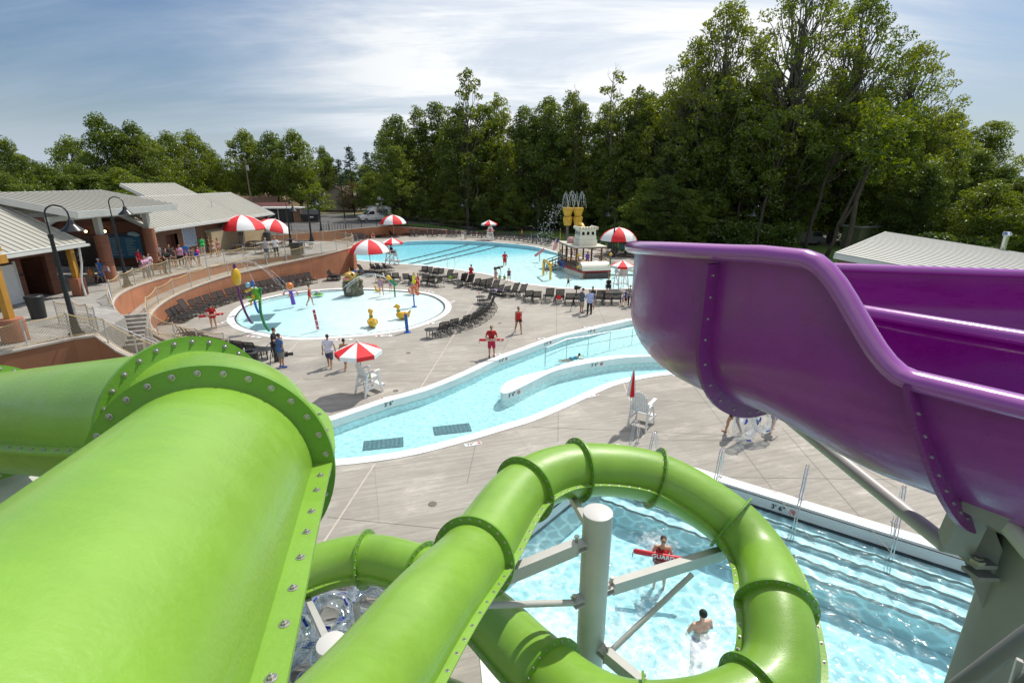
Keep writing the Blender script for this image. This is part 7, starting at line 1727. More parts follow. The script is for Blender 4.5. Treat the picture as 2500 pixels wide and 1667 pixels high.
POSES={
 'stand':dict(L=((.06,.02,-1),(.03,-.03,-1)),Rr=((.06,.03,-1),(.02,-.03,-1)),la=((.18,.0,-1),(.05,.18,-1)),ra=((.18,0,-1),(.05,.2,-1))),
 'walk':dict(L=((.04,.38,-1),(.02,.12,-1)),Rr=((.04,-.25,-1),(.0,-.55,-1)),la=((.2,-.35,-1),(.05,-.05,-1)),ra=((.2,.3,-1),(.05,.55,-1))),
 'hold':dict(L=((.07,.02,-1),(.02,-.03,-1)),Rr=((.05,.06,-1),(.02,-.04,-1)),la=((.42,.15,-1),(-.75,.75,-.25)),ra=((.42,.15,-1),(-.75,.75,-.25))),
 'phone':dict(L=((.08,.02,-1),(.02,-.03,-1)),Rr=((.06,.03,-1),(.02,-.03,-1)),la=((.2,.25,-1),(-.5,.8,.2)),ra=((.2,.25,-1),(-.5,.8,.25)),hd=(0,.35,1)),
 'rail':dict(L=((.06,-.05,-1),(.03,-.03,-1)),Rr=((.06,-.1,-1),(.02,-.08,-1)),la=((.2,.7,-1),(0,1,-.1)),ra=((.2,.7,-1),(0,1,-.1)),d=(0,.18,1)),
 'hip':dict(L=((.1,.02,-1),(.03,-.03,-1)),Rr=((.05,.03,-1),(.02,-.03,-1)),la=((.6,-.2,-1),(-.6,.5,-.4)),ra=((.18,0,-1),(.05,.2,-1))),
 'raise':dict(L=((.06,.02,-1),(.03,-.03,-1)),Rr=((.06,.03,-1),(.02,-.03,-1)),la=((.5,.3,-.7),(.1,.7,.9)),ra=((.18,0,-1),(.05,.2,-1))),
 'bend':dict(L=((.06,-.12,-1),(.03,.05,-1)),Rr=((.06,-.1,-1),(.02,.05,-1)),la=((.1,.3,-1),(0,.15,-1)),ra=((.1,.35,-1),(0,.1,-1)),d=(0,1,.28),hd=(0,1,.1)),
 'sit':dict(L=((.12,1,-.06),(.0,.12,-1)),Rr=((.12,1,-.06),(.0,.1,-1)),la=((.2,.3,-1),(-.1,.9,-.3)),ra=((.2,.3,-1),(-.1,.9,-.3))),
 'sitfloor':dict(L=((.2,1,.2),(.0,.9,-.35)),Rr=((.2,1,.2),(.0,.9,-.35)),la=((.3,.0,-1),(.0,.4,-.9)),ra=((.3,0,-1),(.0,.5,-.8))),
 'swim':dict(L=((.1,-1,-.12),(.05,-1,-.02)),Rr=((.1,-1,-.2),(.05,-1,.15)),la=((.4,.9,0),(.0,1,-.1)),ra=((.5,.7,-.1),(.2,.9,-.1)),d=(0,1,.22),hd=(0,.55,1)),
 'lean':dict(L=((.06,.1,-1),(.03,.0,-1)),Rr=((.06,.0,-1),(.02,-.05,-1)),la=((.3,.5,-.8),(-.2,.9,.1)),ra=((.18,0,-1),(.05,.2,-1)),d=(0,.25,1)),
}
def person(px,z,h,yaw,pose,label,skin='fair',hair='brown',style='short',shirt=None,sleeve=.55,shorts=None,leg=.6,suit=None,bikini=None,dress=None,shoes=None,glasses=False,fem=False,cap=None,loc=None,vox=None,dz=0,wide=1.0,clipz=None,belt=None):
    P=loc if loc is not None else G(px[0],px[1],z)
    ps=POSES[pose]; wd=wide*(.93 if fem else 1.0)
    d=n(ps.get('d',(0,.02,1))); hd=n(ps.get('hd',(0,.05,1))); sdv=V((1,0,0))
    tl,sl_=.245*h,.235*h
    def leg_(v,s): a,b=v; a=n((a[0]*s,a[1],a[2])); b=n((b[0]*s,b[1],b[2])); return a*tl,b*sl_
    LL=leg_(ps['L'],-1); LR=leg_(ps['Rr'],1)
    low=min((LL[0]+LL[1]).z,(LR[0]+LR[1]).z)
    hip=-low+.045*h
    if pose=='sit': hip=.06*h
    if pose=='sitfloor': hip=.07*h
    if pose=='swim': hip=-.02
    Pv=V((0,0,hip)); Lh=Pv+V((-.052*h*(1.08 if fem else 1),0,0)); Rh=Pv+V((.052*h*(1.08 if fem else 1),0,0))
    kL=Lh+LL[0]; aL=kL+LL[1]; kR=Rh+LR[0]; aR=kR+LR[1]
    waist=Pv+d*.10*h; chest=Pv+d*.20*h; neck=Pv+d*.295*h; fwd=n(d.cross(V((-1,0,0)))) if abs(d.z)>.01 else V((0,0,-1))
    sh=.108*h*wd; LS=Pv+d*.270*h+V((-sh,0,0)); RS=Pv+d*.270*h+V((sh,0,0))
    head=neck+hd*.105*h
    def arm_(S,v,s): a,b=v; a=n((a[0]*s,a[1],a[2]))*.165*h; b=n((b[0]*s,b[1],b[2]))*.145*h; return S+a,S+a+b,n(b)
    eL,wL,bL=arm_(LS,ps['la'],-1); eR,wR,bR=arm_(RS,ps['ra'],1)
    cw=wd*wide
    def torso(mb,g=0.0,gh=0.0):
        mb.caps(Lh+V((0,-.010*h,.012*h)),Rh+V((0,-.010*h,.012*h)),(.062 if not fem else .065)*h*wide+g+gh)
        if gh: mb.caps(Lh+V((.01*h,-.004*h,-.005*h)),Rh+V((-.01*h,-.004*h,-.005*h)),.064*h*wide+g+gh*.8)
        mb.caps(Pv+V((-.028*h*cw,0,0))+d*.03*h,waist+V((-.026*h*cw,0,0)),.055*h*wide+g,.052*h*wide+g); mb.caps(Pv+V((.028*h*cw,0,0))+d*.03*h,waist+V((.026*h*cw,0,0)),.055*h*wide+g,.052*h*wide+g)
        mb.caps(waist+V((-.024*h*cw,0,0)),chest+V((-.046*h*cw,0,0)),.050*h*wide+g,.056*h*cw+g); mb.caps(waist+V((.024*h*cw,0,0)),chest+V((.046*h*cw,0,0)),.050*h*wide+g,.056*h*cw+g)
        mb.caps(chest+V((-.03*h,0,0)),Pv+d*.262*h+V((-.062*h*wd,0,0)),.055*h*cw+g,.036*h+g); mb.caps(chest+V((.03*h,0,0)),Pv+d*.262*h+V((.062*h*wd,0,0)),.055*h*cw+g,.036*h+g)
        mb.caps(LS+V((.02*h,0,-.004*h)),RS+V((-.02*h,0,-.004*h)),.034*h+g)
        if fem:
            for s in(-1,1): mb.ell(tuple(chest+V((s*.04*h,0,0))+fwd*-.0*h+ (V((0,.045*h,0)) if d.z>.5 else V((0,0,-.045*h)))+d*.012*h),.029*h+g,10,8)
    mb=MB(); torso(mb); mb.caps(neck-d*.02*h,head-hd*.02*h,.030*h)
    Hm=hd.to_track_quat('Z','Y').to_matrix()
    up=hd; fd=V((0,1,0))-up*up.y; fd=fd.normalized() if fd.length>.01 else V((0,0,-1)); rt_=fd.cross(up)
    HM=Matrix((rt_,fd,up)).transposed()
    mb.ell(tuple(head+up*.008*h),(.043*h,.053*h,.058*h),12,9,HM); mb.ell(tuple(head-up*.030*h+fd*.014*h),(.032*h,.036*h,.034*h),10,7,HM)
    mb.caps(head+fd*.050*h+up*.004*h,head+fd*.060*h-up*.014*h,.007*h,.010*h,6)
    for s in(-1,1): mb.ell(tuple(head+rt_*(s*.044*h)-up*.004*h),(.007*h,.012*h,.017*h),6,5,HM)
    for A,K,Bn in((Lh,kL,aL),(Rh,kR,aR)):
        mb.caps(A,K,.053*h*wide,.036*h); K2=K.lerp(Bn,.35); mb.caps(K,K2+V((0,-.008*h,0)),.034*h,.033*h); mb.caps(K2+V((0,-.008*h,0)),Bn,.033*h,.020*h)
        fdn=V((0,1,0)) if pose!='swim' else V((0,-1,0)); mb.caps(Bn+V((0,-.02*h,-.022*h)),Bn+fdn*.085*h+V((0,0,-.030*h)),.022*h,.016*h)
    for S,E_,W_,b_ in((LS,eL,wL,bL),(RS,eR,wR,bR)):
        mb.caps(S,E_,.030*h,.022*h); mb.caps(E_,W_,.022*h,.015*h); mb.caps(W_,W_+b_*.045*h,.014*h,.020*h,8)
    ex=MB()
    for s,W_,b_ in((-1,wL,bL),(1,wR,bR)):
        ac=b_.cross(V((0,1,.3))); ac=ac.normalized() if ac.length>.1 else V((1,0,0)); cu=b_.cross(ac)
        for k in range(4):
            a=W_+b_*.045*h+ac*((k-1.5)*.0105*h); L1=(.036,.043,.041,.032)[k]*h; m1=a+b_*L1*.5+cu*.004*h*s; ex.tube([a,m1,m1+b_*L1*.4-V((0,0,.006*h))],[.0058*h,.0054*h,.004*h],6)
        a=W_+b_*.018*h-ac*.016*h; ex.tube([a,a+b_*.018*h-ac*.012*h,a+b_*.036*h-ac*.013*h],[.0065*h,.006*h,.0045*h],6)
    dist=math.hypot(P.x,P.y); vx=vox or (.016 if dist<34 else .022)
    root=thing('person',label,'person',(P.x,P.y,P.z+dz),yaw)
    cp=[(clipz,False)] if clipz is not None else None
    def add(name,me_,m=None,par=None):
        o=bpy.data.objects.new(name,me_); COL.objects.link(o); o.parent=par or root; return o
    body=add('body',remesh(mb,'body',SK[skin],vx,ex,clip=cp))
    # hair
    mb=MB(); mb.ell(tuple(head+up*.018*h-fd*.012*h),(.049*h,.054*h,.056*h),14,10,HM)
    if style=='long': mb.caps(head-fd*.03*h,neck-fd*.055*h-d*.03*h,.042*h,.035*h)
    if style=='pony': mb.caps(head-fd*.055*h+up*.02*h,head-fd*.075*h-up*.06*h,.018*h,.010*h)
    if style=='bun': mb.ell(tuple(head-fd*.03*h+up*.07*h),.024*h)
    hm=remesh(mb,'hair',HR[hair],max(vx*.8,.014)); add('hair',hm)
    if cap: 
        mb=MB(); mb.ell(tuple(head+up*.034*h),(.051*h,.056*h,.044*h),14,9,HM); mb.ell(tuple(head+fd*.065*h+up*.028*h),(.036*h,.036*h,.006*h),10,5,HM); add('cap',mb.mesh('cap',CM(cap),'all'))
    mb=MB()
    if glasses:
        for s in(-1,1): mb.ell(tuple(head+fd*.052*h+rt_*(s*.017*h)+up*.004*h),(.016*h,.007*h,.011*h),8,6,HM)
        add('sunglasses',mb.mesh('sunglasses',M['blackpl'],'all'))
    else:
        for s in(-1,1): mb.ell(tuple(head+fd*.0505*h+rt_*(s*.017*h)+up*.004*h),(.006*h,.005*h,.005*h),6,5,HM)
        add('eye',mb.mesh('eye',HR['dark'],'all'))
    g=.010*h/1.0
    def garment(name,fn,col,pat=None,clip=None):
        mb=MB(); fn(mb); add(name,remesh(mb,name,CM(col,pat),vx,clip=clip))
    tors=lambda mb:(torso(mb,g*.7))
    if shirt:
        def f(mb):
            torso(mb,g*1.15,.009*h)
            for S,E_ in((LS,eL),(RS,eR)):
                if sleeve>0: mb.caps(S,S.lerp(E_,sleeve),.036*h,.034*h if sleeve<1 else .03*h)
            if sleeve>1:
                for E_,W_ in((eL,wL),(eR,wR)): mb.caps(E_,E_.lerp(W_,.9),.028*h,.022*h)
        c=shirt if isinstance(shirt[0],float) else shirt[0]; pt=None if isinstance(shirt[0],float) else shirt[1]
        garment('shirt',f,c,pt)
    if dress:
        c=dress if isinstance(dress[0],float) else dress[0]; pt=None if isinstance(dress[0],float) else dress[1]
        garment('dress',lambda mb:(torso(mb,g),mb.caps(Pv,Pv-V((0,0,.16*h)),.085*h,.10*h)),c,pt)
    if shorts:
        def f(mb):
            mb.caps(Lh+V((0,-.008*h,.012*h)),Rh+V((0,-.008*h,.012*h)),.071*h*wide); mb.caps(Pv+d*.01*h,Pv+d*.035*h,.066*h*wide,.062*h*wide)
            for A,K,Bn in((Lh,kL,aL),(Rh,kR,aR)):
                if leg<=1: mb.caps(A,A.lerp(K,leg),.064*h*wide,.056*h*wide)
                else: mb.caps(A,K,.062*h*wide,.044*h); mb.caps(K,K.lerp(Bn,.93),.044*h,.036*h)
        garment('trousers' if leg>1 else 'shorts',f,shorts if isinstance(shorts[0],float) else shorts[0],None if isinstance(shorts[0],float) else shorts[1])
    def torso2(mb):
        if fem:
            for s in(-1,1): mb.ell(tuple(chest+V((s*.04*h,0,0))+(V((0,.047*h,0)) if d.z>.5 else V((0,0,-.047*h)))+d*.014*h),.041*h,12,9)
    if suit:
        c=suit if isinstance(suit[0],float) else suit[0]; pt=None if isinstance(suit[0],float) else suit[1]
        def f(mb):
            torso2(mb)
            mb.caps(Lh+V((0,-.010*h,.010*h)),Rh+V((0,-.010*h,.010*h)),.074*h*wide); 
            for s in(-1,1): mb.caps(Pv+V((s*.028*h*cw,0,0)),waist+V((s*.026*h*cw,0,0)),.064*h*wide,.061*h*wide); mb.caps(waist+V((s*.024*h*cw,0,0)),chest+V((s*.046*h*cw,0,0)),.060*h*wide,.067*h*cw); mb.caps(chest+V((s*.040*h,.004*h,.01*h)),LS.lerp(RS,.5+s*.30),.052*h,.022*h)
        garment('swimsuit',f,c,pt)
    if bikini:
        def f(mb): 
            torso2(mb)
            for s in(-1,1): mb.caps(chest+V((s*.048*h,0,.012*h)),chest+V((s*.01*h,0,.012*h)),.067*h*cw,.065*h*cw)
        garment('bikini_top',f,bikini,None,clip=[(chest.z+.035*h,True),(chest.z-.012*h,False)])
        garment('bikini_bottom',lambda mb:mb.caps(Lh+V((0,-.01*h,.0)),Rh+V((0,-.01*h,.0)),.071*h),bikini,None,clip=[(Pv.z+.035*h,True),(Pv.z-.05*h,False)])
    if shoes:
        mb=MB()
        for Bn in(aL,aR): mb.caps(Bn+V((0,-.02*h,-.024*h)),Bn+V((0,.088*h,-.032*h)),.028*h,.021*h)
        add('shoe',mb.mesh('shoe',CM(shoes),'all'))
    if belt:
        mb=MB(); mb.tube([RS+V((-.03*h,.05*h,.03*h)),chest+V((0,.075*h,0)),waist+V((-.07*h,.05*h,-.02*h))],.012*h,6); add('shoulder_strap',mb.mesh('strap',M['blackm']))
    return root,dict(L=wL,R=wR,P=P,hip=hip,waist=waist)
REDS=(.50,.015,.02); BLK=(.014,.014,.016)
def yawcam(px,z=0,off=0):     # facing the camera (local +Y towards camera) plus offset
    g=G(px[0],px[1],z); return math.atan2(-g.y,-g.x)-math.pi/2+R(off)
def rtube(P,z,yaw,label,off=(0,.22),L_=1.15,tilt=0):
    t=thing('rescue_tube',label,'rescue tube',(P.x,P.y,P.z+z),yaw); t.rotation_euler=(0,tilt,yaw)
    mb=MB(); mb.caps((-L_/2,off[1],0),(L_/2,off[1],0),.078,.078,12); o=mb.build('foam_tube',mat('rescue_tube_foam',(.60,.02,.03),.45),t,smooth='all')
    o.scale=(1,.75,1); 
    text('GUARD',.17,M['whitepaint'],(0,off[1]*.75+.066,.005),(R(90),0,math.pi),t,'lettering',bold=True)
    mb=MB(); mb.box((-L_*.42,off[1]*.75+.06,0),(.10,.012,.03)); mb.box((-L_*.42,off[1]*.75+.06,0),(.03,.0125,.10)); mb.build('white_cross',M['whitepaint'],t)
    mb=MB(); mb.tube([(L_/2,off[1]*.75,0),(L_/2+.08,off[1]*.75,-.05),(L_/2+.07,off[1]*.75,-.18)],.012,6); mb.tube([(-L_/2-.02,off[1]*.75,0),(-L_/2+.05,off[1]*.75+.03,-.14)],.01,6); mb.build('clip_strap',M['blackm'],t); return t
# foreground and middle
p_=z6(1805,435); y=yawcam(p_); person(p_,0,1.76,y,'hold','lifeguard in red shirt and long red shorts holding a red tube by the river','tan','blond',shirt=REDS,shorts=(.45,.012,.06),leg=.85,glasses=True,belt=True,shoes=(.03,.02,.02)); rtube(G(*p_),1.0,y,'red rescue tube held across the body by the guard beside the river')
p_=z3(650,745); y=yawcam(p_,0,-12); person(p_,0,1.68,y,'hold','lifeguard with dark cap and bare legs holding a red tube left of the splash pad','fair','dark',fem=True,shirt=REDS,sleeve=.5,shorts=(.5,.015,.02),leg=.12,cap=(.02,.02,.025),belt=True,glasses=True); rtube(G(*p_),.98,y,'red rescue tube held by the guard left of the splash pad',L_=1.25,tilt=R(4))
p_=z4(2015,1055); person(p_,0,1.72,yawcam(p_,0,20),'walk','walking woman in red top and black shorts with sunglasses','tan','brown','pony',fem=True,suit=REDS,shorts=BLK,leg=.3,glasses=True)
p_=z3(1400,1160); person(p_,0,1.80,R(-38),'stand','cameraman in blue shirt and grey shorts with blue shoes','tan','brown',shirt=(.06,.13,.30),shorts=(.20,.21,.20),leg=.8,shoes=(.02,.13,.55),wide=1.12)
p_=(675,882); person(p_,0,1.84,R(-80),'phone','dark haired person in black top standing behind the cameraman','fair','brown',shirt=BLK,shorts=(.05,.05,.06),leg=1.2,shoes=BLK)
p_=z3(1930,1160); person(p_,0,1.78,R(8),'walk','man seen from behind in white T-shirt and navy shorts','tan','brown',shirt=(.66,.63,.74),sleeve=.7,shorts=((.05,.055,.10),(.09,.10,.17)),leg=.9,wide=1.06)
p_=(845,902); person(p_,0,1.66,R(-10),'walk','boy with bare back and green trunks walking behind the umbrella','tan','dark',shorts=(.03,.42,.18),leg=.75)
p_=(1787,1058); person(p_,0,1.70,R(35),'walk','woman in black swimsuit carrying a clear tube under the purple slide','fair','brown','long',fem=True,suit=BLK,shorts=BLK,leg=.25,wide=1.1)
p_=(1884,1053); person(p_,0,1.38,R(-60),'walk','child in purple swim shorts walking behind the clear tube','fair','brown','long',suit=((.15,.04,.35),(.35,.2,.5)),shorts=(.16,.05,.36),leg=.4)
# plunge pool
p_=(1616,1352); P=G(1616,1352,-.38); y=yawcam(p_,-.38,8); person(p_,-.38,1.7,y,'hold','lifeguard in red swimsuit standing chest deep with a red tube in the plunge pool','fair','brown','pony',fem=True,suit=REDS,glasses=True,belt=True,loc=P,dz=-1.12,vox=.014); rtube(P,.10,y,'long red rescue tube under the arms of the guard in the plunge pool',L_=1.35,tilt=R(-3),off=(0,.26))
P=G(1712,1535,-.38); person(p_,0,1.75,R(15),'hold','dark haired man seen from behind up to the shoulders in the plunge pool','pale','dark',loc=P,dz=-1.22,shorts=(.02,.05,.2),vox=.014,wide=1.08)
P=G(1395,876,-.33); person(p_,0,1.35,R(-75),'swim','child swimming on the front in the shallow river','tan','dark',suit=(.02,.20,.28),loc=P)
# splash pad and around
p_=z4(505,640); person(p_,0,1.66,yawcam(p_),'hip','woman in patterned swimsuit standing at the back of the splash pad','fair','brown',fem=True,suit=((.25,.08,.16),(.5,.42,.5)),dress=None,shorts=((.25,.08,.16),(.55,.5,.55)),leg=.2,glasses=True,wide=1.1)
p_=z4(608,600); person(p_,0,1.1,yawcam(p_,0,20),'stand','small child in purple ruffled swimsuit behind the flower spray','fair','blond',suit=((.30,.08,.45),(.6,.4,.6)))
p_=z4(908,615); person(p_,0,1.70,yawcam(p_,0,70),'phone','lifeguard with red swimsuit and red skirt at the back rim','fair','blond','bun',fem=True,suit=REDS,dress=(.5,.015,.02),belt=True)
p_=z4(872,608); person(p_,0,1.70,yawcam(p_,0,-60),'raise','woman in bright yellow top beside the guard at the splash pad rim','fair','blond','bun',fem=True,shirt=(.75,.80,.03),sleeve=0.2,shorts=(.5,.03,.03),leg=.2)
p_=z3(1712,480); person(p_,-.1,1.66,R(-70),'walk','lifeguard in red swimsuit with hip pouch wading across the splash pad','tan','dark','bun',fem=True,suit=REDS,shorts=(.5,.05,.06),leg=.15)
# main pool
p_=z4(1495,500); person(p_,0,1.70,R(-30),'phone','lifeguard in red tank top and black shorts seen from behind before the main pool','tan','brown',shirt=REDS,sleeve=0,shorts=BLK,leg=.35)
p_=z4(1760,440); person((p_[0],p_[1]),0,1.65,R(-90),'bend','woman in black top bending over the children at the pool edge','fair','ginger',fem=True,shirt=BLK,shorts=(.3,.3,.28),leg=.3)
p_=z4(1770,505); person(p_,0,1.35,R(-60),'walk','girl in pink swimsuit stepping along the pool edge','fair','blond','pony',suit=((.55,.2,.28),(.6,.5,.5)))
p_=z4(1912,488); person(p_,0,1.30,R(-170),'walk','girl in dark swimsuit with long hair at the pool edge','tan','brown','long',suit=(.10,.03,.08))
p_=z4(1812,462); person(p_,-.06,1.0,R(10),'sitfloor','small child in green top sitting at the pool edge','fair','dark',shirt=(.15,.45,.15),sleeve=.2)
p_=z4(1862,470); person(p_,-.06,1.0,R(-20),'sitfloor','small child in lime and black top sitting in the shallow water','fair','dark',shirt=((.35,.55,.06),(.03,.03,.03)),sleeve=.3)
p_=z4(1866,303); person(p_,-.1,1.75,yawcam(p_),'hold','lifeguard in red shirt and red shorts wading in the main pool','brown','dark',shirt=REDS,shorts=REDS,leg=.8,dz=-.25)
p_=z5(682,1000); person(p_,-.1,1.15,R(-120),'phone','toddler in blue swim shirt beside the yellow arch','fair','brown',shirt=(.04,.30,.50),shorts=(.05,.1,.15),leg=.6)
p_=z5(945,1165); person(p_,-.1,1.15,R(-90),'walk','boy in black trunks running through the shallow water','fair','blond',shorts=BLK,leg=.8)
p_=z5(1537,1045); person(p_,-.1,1.2,yawcam(p_),'walk','child in pale blue shirt right of the play boat paddle wheel','fair','brown',shirt=(.25,.45,.55),shorts=(.3,.35,.4),leg=.7)
p_=z5(1815,992); person(p_,-.05,1.5,R(150),'stand','girl in red swimsuit standing near the purple slide','tan','brown','long',suit=REDS)
p_=z5(1787,962); person(p_,-.05,1.1,R(120),'stand','toddler with blue trunks next to the girl in red','fair','brown',shorts=(.05,.25,.45),leg=.8)
p_=(1574,664); person(p_,0,1.8,yawcam(p_),'stand','man in white tank top with printed chest beside the purple slide','tan','brown',shirt=((.75,.75,.74),(.7,.72,.72)),sleeve=0,shorts=(.5,.5,.48),leg=.9)
p_=z5(1608,778); person(p_,0,1.66,yawcam(p_),'stand','woman in turquoise top under the right striped umbrella','tan','brown','long',fem=True,shirt=(.03,.25,.32),sleeve=0,shorts=BLK,leg=.4,wide=1.1)
P=bp(2.6,.0,.66); person(p_,0,1.45,R(170),'rail','child in violet shirt on the deck of the play boat','brown','dark',shirt=(.22,.12,.55),loc=P)
P=bp(7.2,-.2,.66); person(p_,0,1.2,R(60),'stand','child with pink top on the bow of the play boat','fair','brown',shirt=(.5,.12,.2),loc=P)
# news crew
p_=z5(1110,1488); person(p_,0,1.82,R(-70),'phone','man in dark polo and khaki shorts looking at his phone','fair','brown',shirt=(.10,.115,.14),sleeve=.8,shorts=(.40,.35,.25),leg=.9,shoes=(.12,.11,.10),wide=1.1)
p_=z5(1207,1505); person(p_,0,1.80,R(10),'phone','man seen from behind in pale blue dress shirt and black trousers','fair','grey',shirt=(.36,.44,.72),sleeve=1.2,shorts=BLK,leg=1.2,shoes=BLK,wide=1.08)
p_=z5(1240,1435); person(p_,0,1.68,R(170),'stand','woman in black behind the man in the pale blue shirt','tan','dark','long',fem=True,shirt=(.04,.04,.05),shorts=(.05,.08,.1),leg=.3)
p_=z5(1437,1290); person(p_,0,1.66,R(5),'stand','woman in black tank top and turquoise shorts seen from behind','fair','blond','pony',fem=True,shirt=BLK,sleeve=0,shorts=(.02,.28,.42),leg=.35)
p_=z5(1705,1408); person(p_,0,1.68,R(150),'bend' if False else 'lean','woman in grey tube top and black leggings tending to two children','fair','brown',fem=True,shirt=(.25,.25,.25),sleeve=0,shorts=BLK,leg=1.2)
p_=z5(1618,1400); person(p_,0,1.05,R(-100),'stand','blond toddler in blue and white shirt by the grey top woman','fair','blond',shirt=((.05,.12,.35),(.6,.6,.6)),shorts=(.4,.04,.05),leg=.8)
p_=z5(1652,1392); person(p_,0,1.25,R(-70),'stand','dark haired child in blue shirt by the grey top woman','fair','dark',shirt=(.05,.12,.42),shorts=(.3,.03,.08),leg=.8)
st_=G(*z5(1800,1400)); t=thing('stroller','dark patterned stroller beside the purple slide','stroller',tuple(st_),R(30))
mb=MB(); mb.tube([(-.25,-.4,.1),(-.25,.1,.6),(-.25,.45,1.05)],.02,6); mb.tube([(.25,-.4,.1),(.25,.1,.6),(.25,.45,1.05)],.02,6); mb.tube([(-.25,.45,1.05),(.25,.45,1.05)],.025,6); mb.tube([(-.25,.35,.1),(-.25,0,.55)],.02,6); mb.tube([(.25,.35,.1),(.25,0,.55)],.02,6); mb.build('frame',M['blackm'],t)
mb=MB(); mb.ell((0,-.05,.6),(.27,.32,.22)); mb.ell((0,.05,.92),(.28,.26,.18)); mb.build('seat',mat('patterned_fabric',(.25,.25,.25),.8,col2=(.02,.02,.02),vscale=14),t,smooth='all')
for x,yy in((-.27,-.4),(.27,-.4),(-.27,.35),(.27,.35)): MB().cyl((x-.02,yy,.1),(x+.02,yy,.1),.1,n=14).build('wheel',M['blackpl'],t)
# guards on chairs
def seated(ch,seat,sc,yaw,label,**k):
    c=V(ch.location); f=V((-math.sin(yaw),math.cos(yaw),0)); person((0,0),0,1.72,yaw,'sit',label,loc=c+V((0,0,seat*sc+.02))-f*.05,**k)
seated(gd[3],1.0,1.3,R(-50),'dark skinned lifeguard in black sitting on the tall white chair',skin='dark',hair='dark',shirt=(.03,.02,.02),shorts=(.05,.03,.03),leg=.6)
seated(gd[4],1.0,1.25,R(178),'lifeguard in red sitting on the far white chair',skin='fair',hair='brown',fem=True,suit=REDS)
rtube(V(gd[4].location),1.55,R(178),'red rescue tube across the lap of the far seated guard',L_=1.3)
p_=z2(1950,838); person(p_,0,1.66,yawcam(p_),'sitfloor','woman in red swimsuit sitting at the far left pool corner','fair','blond',fem=True,suit=REDS,dz=.3)
p_=(1136,585); person(p_,0,1.72,R(40),'bend','man in grey shirt and khaki trousers bending at the far pool edge','fair','grey',shirt=(.18,.19,.24),shorts=(.42,.38,.28),leg=1.2)
# plaza crowd
def pz(q,h,yaw,pose,label,**k): person(q,PZ,h,R(yaw),pose,label,**k)
z9=lambda x,y:(330+x*.13605,540+y*.13605)
pz(z9(215,1035),1.64,-110,'rail','heavy woman in pink and white patterned blouse and grey trousers leaning on the fence',skin='fair',hair='brown',fem=True,shirt=((.55,.12,.35),(.65,.55,.6)),shorts=(.22,.22,.24),leg=1.2,wide=1.22)
pz(z9(120,900),1.72,-100,'stand','man in red T-shirt behind the pink blouse woman',skin='fair',hair='brown',shirt=(.50,.02,.05),shorts=(.05,.05,.06),leg=.8)
pz(z9(300,985),1.66,-120,'phone','woman in white blouse with long hair beside the pink blouse woman',skin='fair',hair='brown',style='long',fem=True,shirt=((.7,.62,.68),(.6,.45,.55)),shorts=(.25,.22,.2),leg=1.2)
pz(z9(500,950),1.62,-115,'rail','woman in black bikini top holding a white bag at the fence',skin='tan',hair='brown',style='long',fem=True,bikini=BLK,shorts=(.12,.10,.08),leg=.5)
pz(z9(600,935),1.85,-115,'rail','officer in black uniform shirt leaning his arm on the rope fence',skin='fair',hair='dark',shirt=BLK,shorts=(.10,.09,.07),leg=1.2,shoes=BLK,wide=1.15)
pz(z9(480,830),1.86,-90,'stand','tall bald man in grey shirt in front of the doorway',skin='brown',hair='dark',shirt=(.16,.19,.24),shorts=BLK,leg=1.2)
pz(z9(665,830),1.80,-100,'stand','man in black shirt below the wave poster left corner',skin='fair',hair='dark',shirt=(.02,.02,.03),shorts=(.25,.22,.18),leg=.9)
pz(z9(745,835),1.62,150,'stand','woman with brown hair and bare shoulders seen from behind in the crowd',skin='tan',hair='brown',style='long',fem=True,suit=(.10,.10,.12),shorts=(.12,.13,.15),leg=.3)
pz(z9(840,790),1.68,-130,'phone','woman in pink and white top reading in front of the wave poster',skin='fair',hair='ginger',style='long',fem=True,shirt=((.6,.2,.4),(.65,.5,.6)),shorts=BLK,leg=1.2)
pz(z9(950,770),1.76,-170,'stand','man in bright blue shirt right of the wave poster',skin='fair',hair='brown',shirt=(.03,.20,.62),shorts=(.05,.06,.1),leg=.9)
pz(z9(960,835),1.50,120,'walk','girl in maroon tank top walking in the crowd',skin='fair',hair='brown',style='pony',shirt=(.30,.02,.12),sleeve=0,shorts=(.30,.32,.38),leg=.35)
pz(z9(1055,790),1.45,100,'walk','boy in dark trunks walking behind the girl in maroon',skin='fair',hair='brown',shorts=(.10,.10,.09),leg=.8,shirt=(.08,.08,.09))
pz(z9(1160,800),1.55,-80,'hip','girl in hot pink shirt with blue backpack near the lockers',skin='fair',hair='brown',style='long',fem=True,shirt=(.65,.03,.25),shorts=BLK,leg=.25)
pz(z9(1235,615),1.75,30,'lean','man in bright green shirt and white trousers bending to the lockers',skin='fair',hair='brown',shirt=(.05,.50,.12),shorts=(.62,.60,.55),leg=1.2,shoes=(.6,.6,.6))
pz(z9(1355,600),1.66,-60,'hip','woman in black bikini with bun beside the coin changer',skin='tan',hair='brown',style='bun',fem=True,bikini=BLK)
pz(z9(1430,650),1.62,-80,'walk','woman in white bikini nearest the fence before the lockers',skin='tan',hair='blond',style='bun',fem=True,bikini=(.6,.58,.62))
pz(z9(1515,625),1.60,-100,'stand','girl in white top and pink bikini bottom right of the coin changer',skin='tan',hair='dark',style='bun',fem=True,bikini=(.6,.25,.4))
pz(z2(785,1038),1.76,160,'hip','man in grey striped shirt and grey trousers at the plaza fence',skin='fair',hair='grey',shirt=((.55,.56,.58),(.32,.34,.38)),shorts=(.12,.13,.15),leg=1.2,shoes=(.2,.18,.16),wide=1.05)
